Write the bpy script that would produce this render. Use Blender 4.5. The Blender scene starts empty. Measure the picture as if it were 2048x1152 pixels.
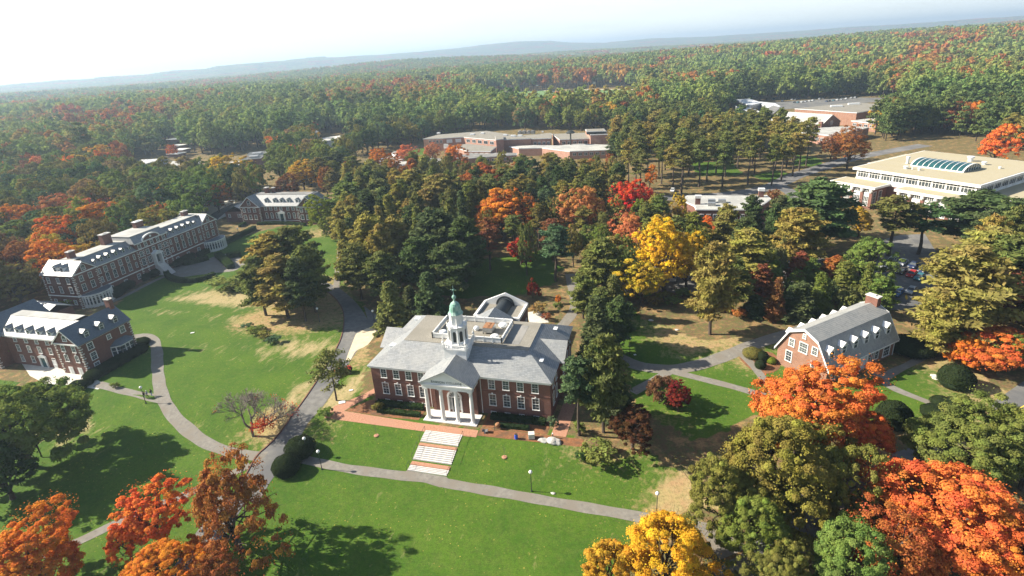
import bpy, bmesh, math, random
import numpy as np
from mathutils import Vector, Matrix, noise as mnoise
random.seed(7); np.random.seed(7)
D = bpy.data; COL = bpy.context.scene.collection; SC = bpy.context.scene
R = math.radians

# ------------------------------------------------------------------ camera
CP = np.array([55.765, -85.365, 63.965]); YAW, PITCH, ROLL, FPX, CY = -.2907, .3731, -.0631, 1134.3, 545.3
_d = np.array([math.sin(YAW)*math.cos(PITCH), math.cos(YAW)*math.cos(PITCH), -math.sin(PITCH)])
_r = np.array([math.cos(YAW), -math.sin(YAW), 0.]); _u = np.cross(_r, _d)
_r, _u = _r*math.cos(ROLL)+_u*math.sin(ROLL), -_r*math.sin(ROLL)+_u*math.cos(ROLL)
cam = D.cameras.new('camera'); co = D.objects.new('camera', cam); COL.objects.link(co); SC.camera = co
cam.sensor_fit = 'HORIZONTAL'; cam.sensor_width = 36; cam.lens = FPX/2048*36
cam.shift_y = -(576-CY)/2048; cam.clip_start = 1; cam.clip_end = 120000
m = Matrix.Identity(4)
for i in range(3):
    m[i][0], m[i][1], m[i][2], m[i][3] = _r[i], _u[i], -_d[i], CP[i]
co.matrix_world = m
SC.view_settings.view_transform = 'Standard'; SC.view_settings.look = 'None'
SC.view_settings.exposure = EXPO = 1.32

# ------------------------------------------------------------------ terrain
def ray(px, py):
    v = _d*FPX+_r*(px-1024)-_u*(py-CY); return v/np.linalg.norm(v)
def ss(a, b, x):
    t = np.clip((x-a)/(b-a), 0, 1); return t*t*(3-2*t)
# sky line of the far hills: picture point -> bearing and elevation angle, read as real ridges
SIL = [(-900,225),(-300,190),(0,173.6),(34,170),(132,161.5),(156,162),(208,155.5),(305,150),(347,143),(417,139),(444,132.6),(555,124),(639,115),(660,117),(700,114),(760,111),(860,103),(930,96),(985,89),(1040,84),(1090,83),(1140,87),(1210,86.5),(1300,78),(1400,75),(1500,69),(1600,63),(1700,55),(1800,50),(1900,43),(1950,39),(2048,33),(2500,3),(3000,-30)]
_az, _el = [], []
for p in SIL:
    v = ray(*p); _az.append(math.atan2(v[0], v[1])); _el.append(v[2]/math.hypot(v[0], v[1]))
_az = np.array(_az); _el = np.array(_el)
_Raz = np.array([math.atan2(ray(x, 150)[0], ray(x, 150)[1]) for x in (-900, 500, 900, 1100, 1500, 2500)])
_Rr = np.array([5200, 5600, 7500, 8200, 8800, 8800])
BUMPS = []   # forested rises between campus and the far ridge: picture x, distance, height, widths (across, along)
for px, r0, h, sa, sr in [(1750,2300,26,520,420),(2150,1500,24,500,420),(860,2900,27,650,500),(560,900,8,240,260),(1450,1500,10,420,300),(1180,4200,22,900,500),(300,2600,-2,900,500),(2050,3600,42,1000,600)]:
    v = ray(px, 300); a = math.atan2(v[0], v[1]); BUMPS.append((CP[0]+r0*math.sin(a), CP[1]+r0*math.cos(a), a, h, sa, sr))
def vnoise(x, y, s, seed):
    rs = np.random.RandomState(seed); t = rs.rand(64, 64)
    u = x/s; v = y/s; i = np.floor(u).astype(int); j = np.floor(v).astype(int); fu = u-i; fv = v-j
    fu = fu*fu*(3-2*fu); fv = fv*fv*(3-2*fv)
    g = lambda a, b: t[a % 64, b % 64]
    return (g(i,j)*(1-fu)+g(i+1,j)*fu)*(1-fv)+(g(i,j+1)*(1-fu)+g(i+1,j+1)*fu)*fv
def hgt(x, y):
    x = np.asarray(x, float); y = np.asarray(y, float)
    z = -2+2*ss(-16, -7, y)
    dx = x-CP[0]; dy = y-CP[1]; r = np.hypot(dx, dy); a = np.arctan2(dx, dy)
    far = ss(520, 1100, r)
    z = z+far*(8*(vnoise(x, y, 420, 3)-.5)+10*(vnoise(x, y, 1100, 5)-.5)-4)
    for bx, by, ba, bh, sa, sr in BUMPS:
        ux = (x-bx)*math.cos(ba)-(y-by)*math.sin(ba); uy = (x-bx)*math.sin(ba)+(y-by)*math.cos(ba)
        z = z+bh*np.exp(-(ux/sa)**2-(uy/sr)**2)
    Ra = np.interp(a, _Raz, _Rr); el = np.interp(a, _az, _el)
    top = CP[2]+el*Ra-13
    k = np.where(r < Ra, np.exp(-((r-Ra)/(.13*Ra))**2), 1)
    z = z*(1-k)+top*k
    z = z-np.clip((r-Ra)/Ra, 0, None)*70
    return z
def gz(x, y): return float(hgt(x, y))
def Z(px, py, z):
    v = ray(px, py); t = (z-CP[2])/v[2]; return CP+v*t
def at(px, py, up=0.):
    """ground point (raised by `up`) seen at a picture point of the 2048x1152 photograph"""
    z = up
    for _ in range(8):
        P = Z(px, py, z); z = gz(P[0], P[1])+up
    return P[0], P[1], z
def topx(x, y, z):
    v = np.array([x, y, z])-CP; dd = v@_d
    return 1024+FPX*(v@_r)/dd, CY-FPX*(v@_u)/dd, dd
def inpoly(x, y, poly):
    c = False; n = len(poly); j = n-1
    for i in range(n):
        xi, yi = poly[i]; xj, yj = poly[j]
        if (yi > y) != (yj > y) and x < (xj-xi)*(y-yi)/(yj-yi)+xi: c = not c
        j = i
    return c

# ------------------------------------------------------------------ materials
def newmat(name):
    mt = D.materials.new(name); mt.use_nodes = True; nt = mt.node_tree
    b = nt.nodes['Principled BSDF']; return mt, nt, b
def N(nt, t, **k):
    n = nt.nodes.new(t)
    for a, v in k.items():
        if a.startswith('i_'): n.inputs[int(a[2:]) if a[2:].isdigit() else a[2:]].default_value = v
        else: setattr(n, a, v)
    return n
def ramp(nt, fac, stops, interp='LINEAR'):
    n = nt.nodes.new('ShaderNodeValToRGB'); e = n.color_ramp.elements; n.color_ramp.interpolation = interp
    while len(e) < len(stops): e.new(.5)
    for i, (p, c) in enumerate(stops): e[i].position = p; e[i].color = (*c, 1)
    nt.links.new(fac, n.inputs[0]); return n.outputs[0]
def mix(nt, f, a, b, mode='MIX'):
    n = nt.nodes.new('ShaderNodeMix'); n.data_type = 'RGBA'; n.blend_type = mode
    for s, v in ((0, f), (6, a), (7, b)):
        if isinstance(v, bpy.types.NodeSocket): nt.links.new(v, n.inputs[s])
        else: n.inputs[s].default_value = v if s == 0 else (*v, 1)
    return n.outputs[2]
def tex(nt, scale, detail=4, rough=.55, coord='Object', sc=None, dist=0):
    tc = nt.nodes.new('ShaderNodeTexCoord'); n = nt.nodes.new('ShaderNodeTexNoise')
    n.inputs['Scale'].default_value = scale; n.inputs['Detail'].default_value = detail; n.inputs['Roughness'].default_value = rough; n.inputs['Distortion'].default_value = dist
    src = tc.outputs[coord]
    if sc:
        mp = nt.nodes.new('ShaderNodeMapping'); mp.inputs['Scale'].default_value = sc; nt.links.new(src, mp.inputs[0]); src = mp.outputs[0]
    nt.links.new(src, n.inputs['Vector']); return n.outputs['Fac']
def noisy(name, c1, c2, scale, rough=.8, scale2=None, c3=None, bump=0, spec=.3, metal=0, sc=None):
    mt, nt, b = newmat(name)
    f = tex(nt, scale, 5, .6, sc=sc); col = ramp(nt, f, [(.32, c1), (.68, c2)])
    if scale2:
        g = tex(nt, scale2, 3); k = ramp(nt, g, [(.45, (0,0,0)), (.62, (1,1,1))]); col = mix(nt, k, col, c3)
    nt.links.new(col, b.inputs['Base Color']); b.inputs['Roughness'].default_value = rough; b.inputs['Metallic'].default_value = metal
    b.inputs['Specular IOR Level'].default_value = spec
    if bump:
        bp = N(nt, 'ShaderNodeBump'); bp.inputs['Strength'].default_value = bump; bp.inputs['Distance'].default_value = .05
        nt.links.new(f, bp.inputs['Height']); nt.links.new(bp.outputs[0], b.inputs['Normal'])
    return mt
def brickmat(name, a, b_, mortar, scale=1.0):
    mt, nt, b = newmat(name)
    geo = N(nt, 'ShaderNodeNewGeometry'); tc = N(nt, 'ShaderNodeTexCoord')
    sx = N(nt, 'ShaderNodeSeparateXYZ'); nt.links.new(tc.outputs['Object'], sx.inputs[0])
    ad = N(nt, 'ShaderNodeMath', operation='ADD'); nt.links.new(sx.outputs[0], ad.inputs[0]); nt.links.new(sx.outputs[1], ad.inputs[1])
    cb = N(nt, 'ShaderNodeCombineXYZ'); nt.links.new(ad.outputs[0], cb.inputs[0]); nt.links.new(sx.outputs[2], cb.inputs[1])
    br = N(nt, 'ShaderNodeTexBrick'); br.inputs['Scale'].default_value = scale
    br.inputs['Brick Width'].default_value = .23; br.inputs['Row Height'].default_value = .075; br.inputs['Mortar Size'].default_value = .009
    br.inputs['Color1'].default_value = (*a, 1); br.inputs['Color2'].default_value = (*b_, 1); br.inputs['Mortar'].default_value = (*mortar, 1)
    nt.links.new(cb.outputs[0], br.inputs['Vector'])
    f = tex(nt, .5, 5, .65); f2 = tex(nt, 3, 3, .6, sc=(.4, .4, 1.6))
    col = mix(nt, ramp(nt, f, [(.35, (0,0,0)), (.7, (.45,.45,.45))]), br.outputs['Color'], tuple(x*.62 for x in a))
    col = mix(nt, ramp(nt, f2, [(.45, (0,0,0)), (.75, (.35,.35,.35))]), col, tuple(min(1, x*1.45) for x in b_))
    nt.links.new(col, b.inputs['Base Color']); b.inputs['Roughness'].default_value = .88; b.inputs['Specular IOR Level'].default_value = .2
    return mt
def slatemat(name, a, b_, rough=.42, streak=(.3,.3,.28)):
    mt, nt, b = newmat(name)
    tc = N(nt, 'ShaderNodeTexCoord'); sx = N(nt, 'ShaderNodeSeparateXYZ'); nt.links.new(tc.outputs['Object'], sx.inputs[0])
    ad = N(nt, 'ShaderNodeMath', operation='ADD'); nt.links.new(sx.outputs[0], ad.inputs[0]); nt.links.new(sx.outputs[1], ad.inputs[1])
    cb = N(nt, 'ShaderNodeCombineXYZ'); nt.links.new(ad.outputs[0], cb.inputs[0]); nt.links.new(sx.outputs[2], cb.inputs[1])
    br = N(nt, 'ShaderNodeTexBrick'); br.inputs['Scale'].default_value = 1; br.inputs['Brick Width'].default_value = .5; br.inputs['Row Height'].default_value = .16; br.inputs['Mortar Size'].default_value = .012
    br.inputs['Color1'].default_value = (*a, 1); br.inputs['Color2'].default_value = (*b_, 1); br.inputs['Mortar'].default_value = (*[x*.45 for x in a], 1)
    nt.links.new(cb.outputs[0], br.inputs['Vector'])
    f = tex(nt, .35, 6, .7, dist=.6); f2 = tex(nt, 1.6, 4, .6, sc=(1, 1, .5))
    col = mix(nt, ramp(nt, f, [(.4, (0,0,0)), (.68, (.6,.6,.6))]), br.outputs['Color'], streak)
    col = mix(nt, ramp(nt, f2, [(.56, (0,0,0)), (.7, (.5,.5,.5))]), col, tuple(x*.6 for x in a))
    nt.links.new(col, b.inputs['Base Color'])
    nt.links.new(ramp(nt, f2, [(.3, (rough-.05,)*3), (.75, (rough+.16,)*3)]), b.inputs['Roughness'])
    b.inputs['Specular IOR Level'].default_value = .9
    return mt
M = {}
M['brick'] = brickmat('red_brick', (.165,.066,.045), (.225,.095,.066), (.2,.16,.14))
M['brick_dark'] = brickmat('brown_brick', (.16,.065,.05), (.2,.085,.065), (.2,.17,.15))
M['brick_pink'] = brickmat('pale_brick', (.34,.17,.12), (.42,.22,.16), (.4,.32,.27))
M['brick_warm'] = brickmat('warm_brick', (.235,.11,.068), (.31,.155,.1), (.33,.26,.21))
M['slate'] = slatemat('slate', (.17,.185,.195), (.25,.265,.27), .5, (.3,.3,.28))
M['slate_dark'] = slatemat('dark_slate', (.085,.11,.135), (.12,.145,.17), .45, (.13,.15,.16))
M['slate_house'] = slatemat('weathered_shingle', (.25,.26,.25), (.33,.33,.31), .6, (.36,.35,.32))
M['white'] = noisy('white_paint', (.74,.74,.72), (.82,.82,.8), 1.2, .5, .3, (.66,.66,.63))
M['stone'] = noisy('pale_stone', (.5,.48,.44), (.64,.62,.57), 2, .8)
M['granite'] = noisy('granite_step', (.5,.48,.46), (.68,.66,.63), 3, .8)
M['gravel'] = noisy('gravel_roof', (.19,.178,.15), (.3,.28,.235), 4, .95, .25, (.22,.205,.17), bump=.3)
M['gravel_tan'] = noisy('tan_gravel_roof', (.34,.3,.2), (.43,.385,.27), 4, .95, .2, (.38,.335,.22), bump=.3)
M['gravel_pale'] = noisy('pale_gravel_roof', (.36,.36,.33), (.48,.48,.45), 1.5, .95, .15, (.33,.33,.31))
M['tar'] = noisy('grey_membrane', (.15,.15,.145), (.22,.215,.2), .9, .85, .2, (.27,.26,.24))
M['copper'] = noisy('verdigris_copper', (.12,.27,.21), (.24,.42,.34), 2.5, .55, 1, (.36,.5,.43))
M['iron'] = noisy('dark_iron', (.025,.03,.03), (.05,.055,.05), 6, .5)
M['metal'] = noisy('grey_metal', (.32,.33,.33), (.45,.46,.46), 3, .4, metal=.6)
M['metal_white'] = noisy('white_metal', (.6,.62,.63), (.75,.77,.77), 2, .4)
M['rust'] = noisy('rusty_frame', (.2,.09,.04), (.38,.2,.1), 3, .8)
M['vault'] = noisy('dark_vault', (.02,.025,.03), (.04,.047,.05), 1.5, .5)
M['asphalt'] = noisy('worn_asphalt', (.13,.128,.12), (.2,.195,.18), .9, .9, .12, (.11,.112,.115), bump=.2)
M['asphalt_dark'] = noisy('dark_asphalt', (.11,.11,.11), (.17,.168,.165), .8, .9, .1, (.2,.195,.19))
M['path'] = noisy('path_asphalt', (.16,.15,.13), (.24,.225,.195), 1.4, .95, .35, (.19,.17,.14))
M['concrete'] = noisy('pale_concrete', (.5,.48,.42), (.62,.6,.53), 1, .9)
M['sand'] = noisy('spilled_sand', (.52,.44,.3), (.64,.56,.4), .8, .95)
M['brickpath'] = noisy('brick_paving', (.32,.15,.09), (.46,.25,.16), 3, .9, .4, (.38,.2,.13))
M['kerb'] = noisy('brown_kerb', (.13,.06,.04), (.2,.1,.07), 2, .9)
M['yellow'] = noisy('yellow_line', (.7,.48,.05), (.78,.56,.1), 2, .7)
M['mulch'] = noisy('bark_mulch', (.17,.07,.03), (.28,.13,.06), 2.5, .95, .6, (.13,.075,.04))
M['bark'] = noisy('bark', (.05,.038,.03), (.11,.085,.065), 1.5, .95, sc=(2, 2, .4))
M['bark_grey'] = noisy('grey_bark', (.12,.1,.085), (.2,.17,.145), 1.5, .95, sc=(2, 2, .4))
M['red'] = noisy('red_paint', (.5,.035,.03), (.62,.06,.05), 2, .35)
M['rubber'] = noisy('rubber', (.015,.015,.015), (.03,.03,.03), 2, .8)
M['rock'] = noisy('pale_rock', (.4,.38,.34), (.6,.58,.53), 1.5, .9, bump=.5)
M['green_glass'] = noisy('teal_glass', (.012,.055,.06), (.025,.095,.1), .5, .08, spec=.8)
M['turf'] = noisy('sports_turf', (.11,.2,.06), (.15,.25,.08), .05, .95)
M['blue'] = noisy('blue_plastic', (.03,.08,.5), (.04,.1,.6), 2, .4)
def glassmat(name, c1, c2, rough=.12):
    mt, nt, b = newmat(name); oi = N(nt, 'ShaderNodeObjectInfo')
    nt.links.new(ramp(nt, oi.outputs['Random'], [(0, c1), (1, c2)]), b.inputs['Base Color'])
    b.inputs['Roughness'].default_value = rough; b.inputs['Specular IOR Level'].default_value = .7; return mt
M['glass'] = glassmat('window_glass', (.02,.028,.035), (.1,.115,.12))
M['glass_curtain'] = glassmat('curtained_glass', (.12,.15,.17), (.34,.35,.33))
M['globe'] = noisy('milk_glass_globe', (.8,.8,.78), (.86,.86,.84), 1, .25)

def leafmat(name, forest=None, vary=.35, trans=.3):
    """foliage: base colour from the object (single trees) or from where the tree stands (forest)"""
    mt = D.materials.new(name); mt.use_nodes = True; nt = mt.node_tree; nt.nodes.clear()
    out = N(nt, 'ShaderNodeOutputMaterial'); oi = N(nt, 'ShaderNodeObjectInfo')
    at_ = N(nt, 'ShaderNodeAttribute', attribute_name='leaf'); sep = N(nt, 'ShaderNodeSeparateColor'); nt.links.new(at_.outputs['Color'], sep.inputs[0])
    if forest is None:
        base = oi.outputs['Color']
    else:
        n1 = N(nt, 'ShaderNodeTexNoise'); n1.inputs['Scale'].default_value = .0042; n1.inputs['Detail'].default_value = 3
        nt.links.new(oi.outputs['Location'], n1.inputs['Vector'])
        # patch noise + per-tree random, so colours gather in drifts
        a = N(nt, 'ShaderNodeMath', operation='MULTIPLY_ADD'); nt.links.new(oi.outputs['Random'], a.inputs[0]); a.inputs[1].default_value = .24
        nt.links.new(n1.outputs['Fac'], a.inputs[2])
        b_ = N(nt, 'ShaderNodeMath', operation='MULTIPLY_ADD'); nt.links.new(a.outputs[0], b_.inputs[0]); b_.inputs[1].default_value = 1.75; b_.inputs[2].default_value = -.5
        base = ramp(nt, b_.outputs[0], forest)
    hs = N(nt, 'ShaderNodeHueSaturation')
    h = N(nt, 'ShaderNodeMapRange'); nt.links.new(sep.outputs[0], h.inputs[0]); h.inputs[3].default_value = .5-.022; h.inputs[4].default_value = .5+.022
    v = N(nt, 'ShaderNodeMapRange'); nt.links.new(sep.outputs[1], v.inputs[0]); v.inputs[3].default_value = 1-vary; v.inputs[4].default_value = 1+vary
    nt.links.new(h.outputs[0], hs.inputs['Hue']); nt.links.new(v.outputs[0], hs.inputs['Value'])
    pn = tex(nt, .32, 3, .6); pg = ramp(nt, pn, [(.38, (0,0,0)), (.62, (.55,.55,.55))]); base = mix(nt, pg, base, (1.2,1.32,.9), 'MULTIPLY')
    nt.links.new(base, hs.inputs['Color'])
    df = N(nt, 'ShaderNodeBsdfDiffuse'); tr = N(nt, 'ShaderNodeBsdfTranslucent'); mx = N(nt, 'ShaderNodeMixShader'); mx.inputs[0].default_value = trans
    nt.links.new(hs.outputs[0], df.inputs[0]); nt.links.new(hs.outputs[0], tr.inputs[0])
    nt.links.new(df.outputs[0], mx.inputs[1]); nt.links.new(tr.outputs[0], mx.inputs[2]); nt.links.new(mx.outputs[0], out.inputs[0])
    return mt
M['leaf'] = leafmat('foliage'); M['needle'] = leafmat('needles', vary=.3, trans=.32)
FST = [(0,(.09,.14,.055)), (.3,(.14,.2,.065)), (.5,(.19,.24,.07)), (.68,(.22,.24,.07)), (.74,(.24,.19,.06)), (.82,(.38,.16,.05)), (.9,(.34,.11,.05)), (.96,(.2,.13,.06)), (1,(.09,.13,.045))]
M['leaf_forest'] = leafmat('forest_foliage', FST, .32)
M['needle_forest'] = leafmat('forest_needles', [(0,(.07,.11,.05)), (.5,(.12,.155,.055)), (1,(.19,.19,.06))], .3, .2)

# ------------------------------------------------------------------ mesh helpers
class MB:
    def __init__(s): s.v = []; s.f = []; s.m = []; s.mi = 0
    def face(s, pts):
        n = len(s.v); s.v += [tuple(p) for p in pts]; s.f.append(tuple(range(n, n+len(pts)))); s.m.append(s.mi); return s
    def box(s, x0, x1, y0, y1, z0, z1):
        n = len(s.v); s.v += [(x0,y0,z0),(x1,y0,z0),(x1,y1,z0),(x0,y1,z0),(x0,y0,z1),(x1,y0,z1),(x1,y1,z1),(x0,y1,z1)]
        for q in ((0,3,2,1),(4,5,6,7),(0,1,5,4),(1,2,6,5),(2,3,7,6),(3,0,4,7)): s.f.append(tuple(n+i for i in q)); s.m.append(s.mi)
        return s
    def prism(s, poly, z0, z1):
        """poly: list of (x,y) counter-clockwise"""
        a = sum(poly[i][0]*poly[(i+1) % len(poly)][1]-poly[(i+1) % len(poly)][0]*poly[i][1] for i in range(len(poly)))
        if a < 0: poly = poly[::-1]
        n = len(s.v); k = len(poly); s.v += [(x, y, z0) for x, y in poly]+[(x, y, z1) for x, y in poly]
        s.f.append(tuple(n+k+i for i in range(k))); s.m.append(s.mi); s.f.append(tuple(n+i for i in reversed(range(k)))); s.m.append(s.mi)
        for i in range(k): j = (i+1) % k; s.f.append((n+i, n+j, n+k+j, n+k+i)); s.m.append(s.mi)
        return s
    def extr(s, pts, d):
        """solid from a planar polygon pushed along d"""
        n = len(s.v); k = len(pts); s.v += [tuple(p) for p in pts]+[tuple(p[i]+d[i] for i in range(3)) for p in pts]
        s.f.append(tuple(n+k+i for i in range(k))); s.m.append(s.mi); s.f.append(tuple(n+i for i in reversed(range(k)))); s.m.append(s.mi)
        for i in range(k): j = (i+1) % k; s.f.append((n+i, n+j, n+k+j, n+k+i)); s.m.append(s.mi)
        return s
    def lathe(s, prof, cx=0, cy=0, n=16, rot=0):
        b = len(s.v)
        for r_, z in prof:
            for i in range(n): a = rot+2*math.pi*i/n; s.v.append((cx+r_*math.cos(a), cy+r_*math.sin(a), z))
        for j in range(len(prof)-1):
            for i in range(n): k = (i+1) % n; s.f.append((b+j*n+i, b+j*n+k, b+(j+1)*n+k, b+(j+1)*n+i)); s.m.append(s.mi)
        s.f.append(tuple(b+(len(prof)-1)*n+i for i in range(n))); s.m.append(s.mi)
        s.f.append(tuple(b+i for i in reversed(range(n)))); s.m.append(s.mi); return s
    def tube(s, p, q, r0, r1, n=6):
        p = Vector(p); q = Vector(q); d = (q-p).normalized(); a = d.orthogonal().normalized(); b_ = d.cross(a); k = len(s.v)
        for c, r_ in ((p, r0), (q, r1)):
            for i in range(n): t = 2*math.pi*i/n; s.v.append(tuple(c+a*math.cos(t)*r_+b_*math.sin(t)*r_))
        for i in range(n): j = (i+1) % n; s.f.append((k+i, k+j, k+n+j, k+n+i)); s.m.append(s.mi)
        s.f.append(tuple(k+n+i for i in range(n))); s.m.append(s.mi); s.f.append(tuple(k+i for i in reversed(range(n)))); s.m.append(s.mi); return s
    def mesh(s, name, mats, smooth=False):
        me = D.meshes.new(name); me.from_pydata(s.v, [], s.f)
        for t in (mats if isinstance(mats, (list, tuple)) else [mats]): me.materials.append(t)
        if any(s.m): me.polygons.foreach_set('material_index', s.m)
        if smooth: me.polygons.foreach_set('use_smooth', [True]*len(s.f))
        me.update(); return me
    def build(s, name, mats, parent=None, loc=None, rz=0, smooth=False):
        return link(name, s.mesh(name, mats, smooth), parent, loc, rz)
def link(name, me, parent=None, loc=None, rz=0):
    o = D.objects.new(name, me); COL.objects.link(o)
    if parent: o.parent = parent
    if loc is not None: o.location = loc
    o.rotation_euler = (0, 0, rz); return o
def tag(o, label=None, cat=None, group=None, kind=None):
    if label: o['label'] = label
    if cat: o['category'] = cat
    if group: o['group'] = group
    if kind: o['kind'] = kind
    return o
def thing(name, label, cat, loc=(0,0,0), rz=0, group=None):
    o = D.objects.new(name, None); COL.objects.link(o); o.location = loc; o.rotation_euler = (0,0,rz); o.empty_display_size = .5
    return tag(o, label, cat, group)
def ctree(o, parent=None):
    c = o.copy(); COL.objects.link(c)
    if parent: c.parent = parent
    for ch in KIDS.get(o.name, []): ctree(ch, c)
    return c
KIDS = {}
def kids(root):
    for o in D.objects:
        if o.parent: KIDS.setdefault(o.parent.name, [])
    KIDS[root.name] = [o for o in D.objects if o.parent == root]
    for k in KIDS[root.name]: kids(k)

# windows: white frame (muntins inside), pane as a sub-part; shared meshes
WC = {}
def window(parent, x, y, z, w, h, side='front', kind='sash', trim=.105, glass='glass', frame='white'):
    """centre of the sill line at (x,y,z) in the building's frame, on the wall facing `side`"""
    rz = {'front': 0, 'right': math.pi/2, 'back': math.pi, 'left': -math.pi/2}[side] if isinstance(side, str) else side
    key = (round(w, 2), round(h, 2), kind, trim, glass, frame)
    if key not in WC:
        f = MB(); a = w/2; t = trim
        f.box(-a-t, -a, -.09, .0, -.02, h); f.box(a, a+t, -.09, .0, -.02, h)
        f.box(-a-t-.05, a+t+.05, -.17, .0, -.14, -.02)
        if kind == 'arch':
            n = 8; zc = h
            for i in range(n):
                t0 = math.pi*i/n; t1 = math.pi*(i+1)/n
                p = [(math.cos(q)*r_, 0, zc+math.sin(q)*r_) for q, r_ in ((t0, a), (t1, a), (t1, a+t), (t0, a+t))]; f.extr(p, (0, -.09, 0))
        else: f.box(-a-t, a+t, -.09, .0, h, h+t)
        if kind == 'key': f.box(-.13, .13, -.13, .0, h+t, h+t+.28)
        f.box(-a, a, -.07, -.02, h*.5-.035, h*.5+.035)
        nx = 3 if w > 1.4 else 2
        for i in range(1, nx): xx = -a+w*i/nx; f.box(xx-.013, xx+.013, -.055, -.03, 0, h*.5-.035); f.box(xx-.013, xx+.013, -.055, -.03, h*.5+.035, h)
        for q in (.25, .75): f.box(-a, a, -.052, -.031, h*q-.011, h*q+.011)
        g = MB(); 
        if kind == 'arch':
            pts = [(-a, -.02, 0), (a, -.02, 0)]+[(math.cos(math.pi*i/8)*a, -.02, h+math.sin(math.pi*i/8)*a) for i in range(9)]
            g.extr(pts[::-1], (0, .015, 0))
        else: g.box(-a, a, -.022, -.004, 0, h)
        WC[key] = (f.mesh('window', M[frame]), g.mesh('pane', M[glass]))
    fm, gm = WC[key]
    o = link('window', fm, parent, (x, y, z), rz); link('pane', gm, o); return o
def dormer_mesh():
    pass
def dormer(parent, x, y, z, w, h, depth, side='front', roof='slate', wall='white', arch=False):
    """gabled dormer: front wall bottom centre at (x,y,z), running back `depth` into the roof"""
    rz = {'front': 0, 'right': math.pi/2, 'back': math.pi, 'left': -math.pi/2}[side]
    o = link('dormer', None, parent, (x, y, z), rz); key = ('D', w, h, depth, roof, wall)
    if key not in WC:
        b = MB(); a = w/2; b.box(-a, a, 0, depth, 0, h); b.extr([(-a, .0, h), (a, .0, h), (0, .0, h+a*.75)], (0, depth, 0))
        r_ = MB(); e = .14; s_ = .75
        for sg in (-1, 1):
            p = [(sg*(a+e), -.18, h-e*s_), (0, -.18, h+a*s_), (0, -.18, h+a*s_+.12), (sg*(a+e), -.18, h-e*s_+.12)]
            if sg > 0: p = p[::-1]
            r_.extr(p[::-1], (0, depth+.18, 0))
        WC[key] = (b.mesh('dormer', M[wall]), r_.mesh('dormer_roof', M[roof]))
    o.data = None
    bm_, rm = WC[key]
    D.objects.remove(o); o = link('dormer', bm_, parent, (x, y, z), rz)
    link('dormer_roof', rm, o)
    key2 = ('DW', w, h)
    if key2 not in WC:
        f = MB(); a = w*.3; f.box(-a-.09, -a, -.07, 0, .18, h*.92); f.box(a, a+.09, -.07, 0, .18, h*.92); f.box(-a-.09, a+.09, -.07, 0, h*.92, h*.92+.09); f.box(-a-.12, a+.12, -.12, 0, .1, .18); f.box(-a, a, -.05, -.018, h*.54, h*.59)
        f.mi = 1; f.box(-a, a, -.02, 0, .18, h*.92); WC[key2] = f.mesh('window', [M['white'], M['glass']])
    link('window', WC[key2], o); return o
class Corners:
    """collects one mesh per building corner"""
    def __init__(s): s.l = []
    def build(s, name, mat, parent):
        for b in s.l: b.build('quoin_strip', mat, parent)
def quoins(mb, x, y, z0, z1, dx, dy):
    """alternating corner stones, proud of both walls; dx,dy = sign of the wall directions leaving the corner"""
    mb.l.append(MB()); mb = mb.l[-1]
    z = z0; k = 0
    while z < z1-.3:
        L = .62 if k % 2 else .36; e = .05
        mb.box(min(x-dx*e, x+dx*L), max(x-dx*e, x+dx*L), min(y-dy*e, y+dy*(.98-L)), max(y-dy*e, y+dy*(.98-L)), z, z+.3); z += .6; k += 1
def gable_roof(mb, x0, x1, y0, y1, z, h, axis='y', o=.35, t=.18):
    """two sloping slabs; ridge along axis"""
    if axis == 'y':
        c = (x0+x1)/2; s_ = h/((x1-x0)/2)
        for xe, sg in ((x0, -1), (x1, 1)):
            p = [(xe+sg*o, y0-o, z-o*s_), (c, y0-o, z+h), (c, y0-o, z+h+t), (xe+sg*o, y0-o, z-o*s_+t)]
            if sg > 0: p = p[::-1]
            mb.extr(p[::-1], (0, y1-y0+2*o, 0))
    else:
        c = (y0+y1)/2; s_ = h/((y1-y0)/2)
        for ye, sg in ((y0, -1), (y1, 1)):
            p = [(x0-o, ye+sg*o, z-o*s_), (x0-o, c, z+h), (x0-o, c, z+h+t), (x0-o, ye+sg*o, z-o*s_+t)]
            if sg < 0: p = p[::-1]
            mb.extr(p[::-1], (x1-x0+2*o, 0, 0))
def chimney(parent, x, y, z0, z1, w, d_, mat='brick_dark', cap='stone'):
    b = MB(); b.box(x-w/2, x+w/2, y-d_/2, y+d_/2, z0, z1); o = b.build('chimney', M[mat], parent)
    c = MB(); c.box(x-w/2-.12, x+w/2+.12, y-d_/2-.12, y+d_/2+.12, z1, z1+.22); c.box(x-w*.25, x+w*.25, y-d_*.2, y+d_*.2, z1+.22, z1+.4); c.build('cap', M[cap], o); return o
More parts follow.
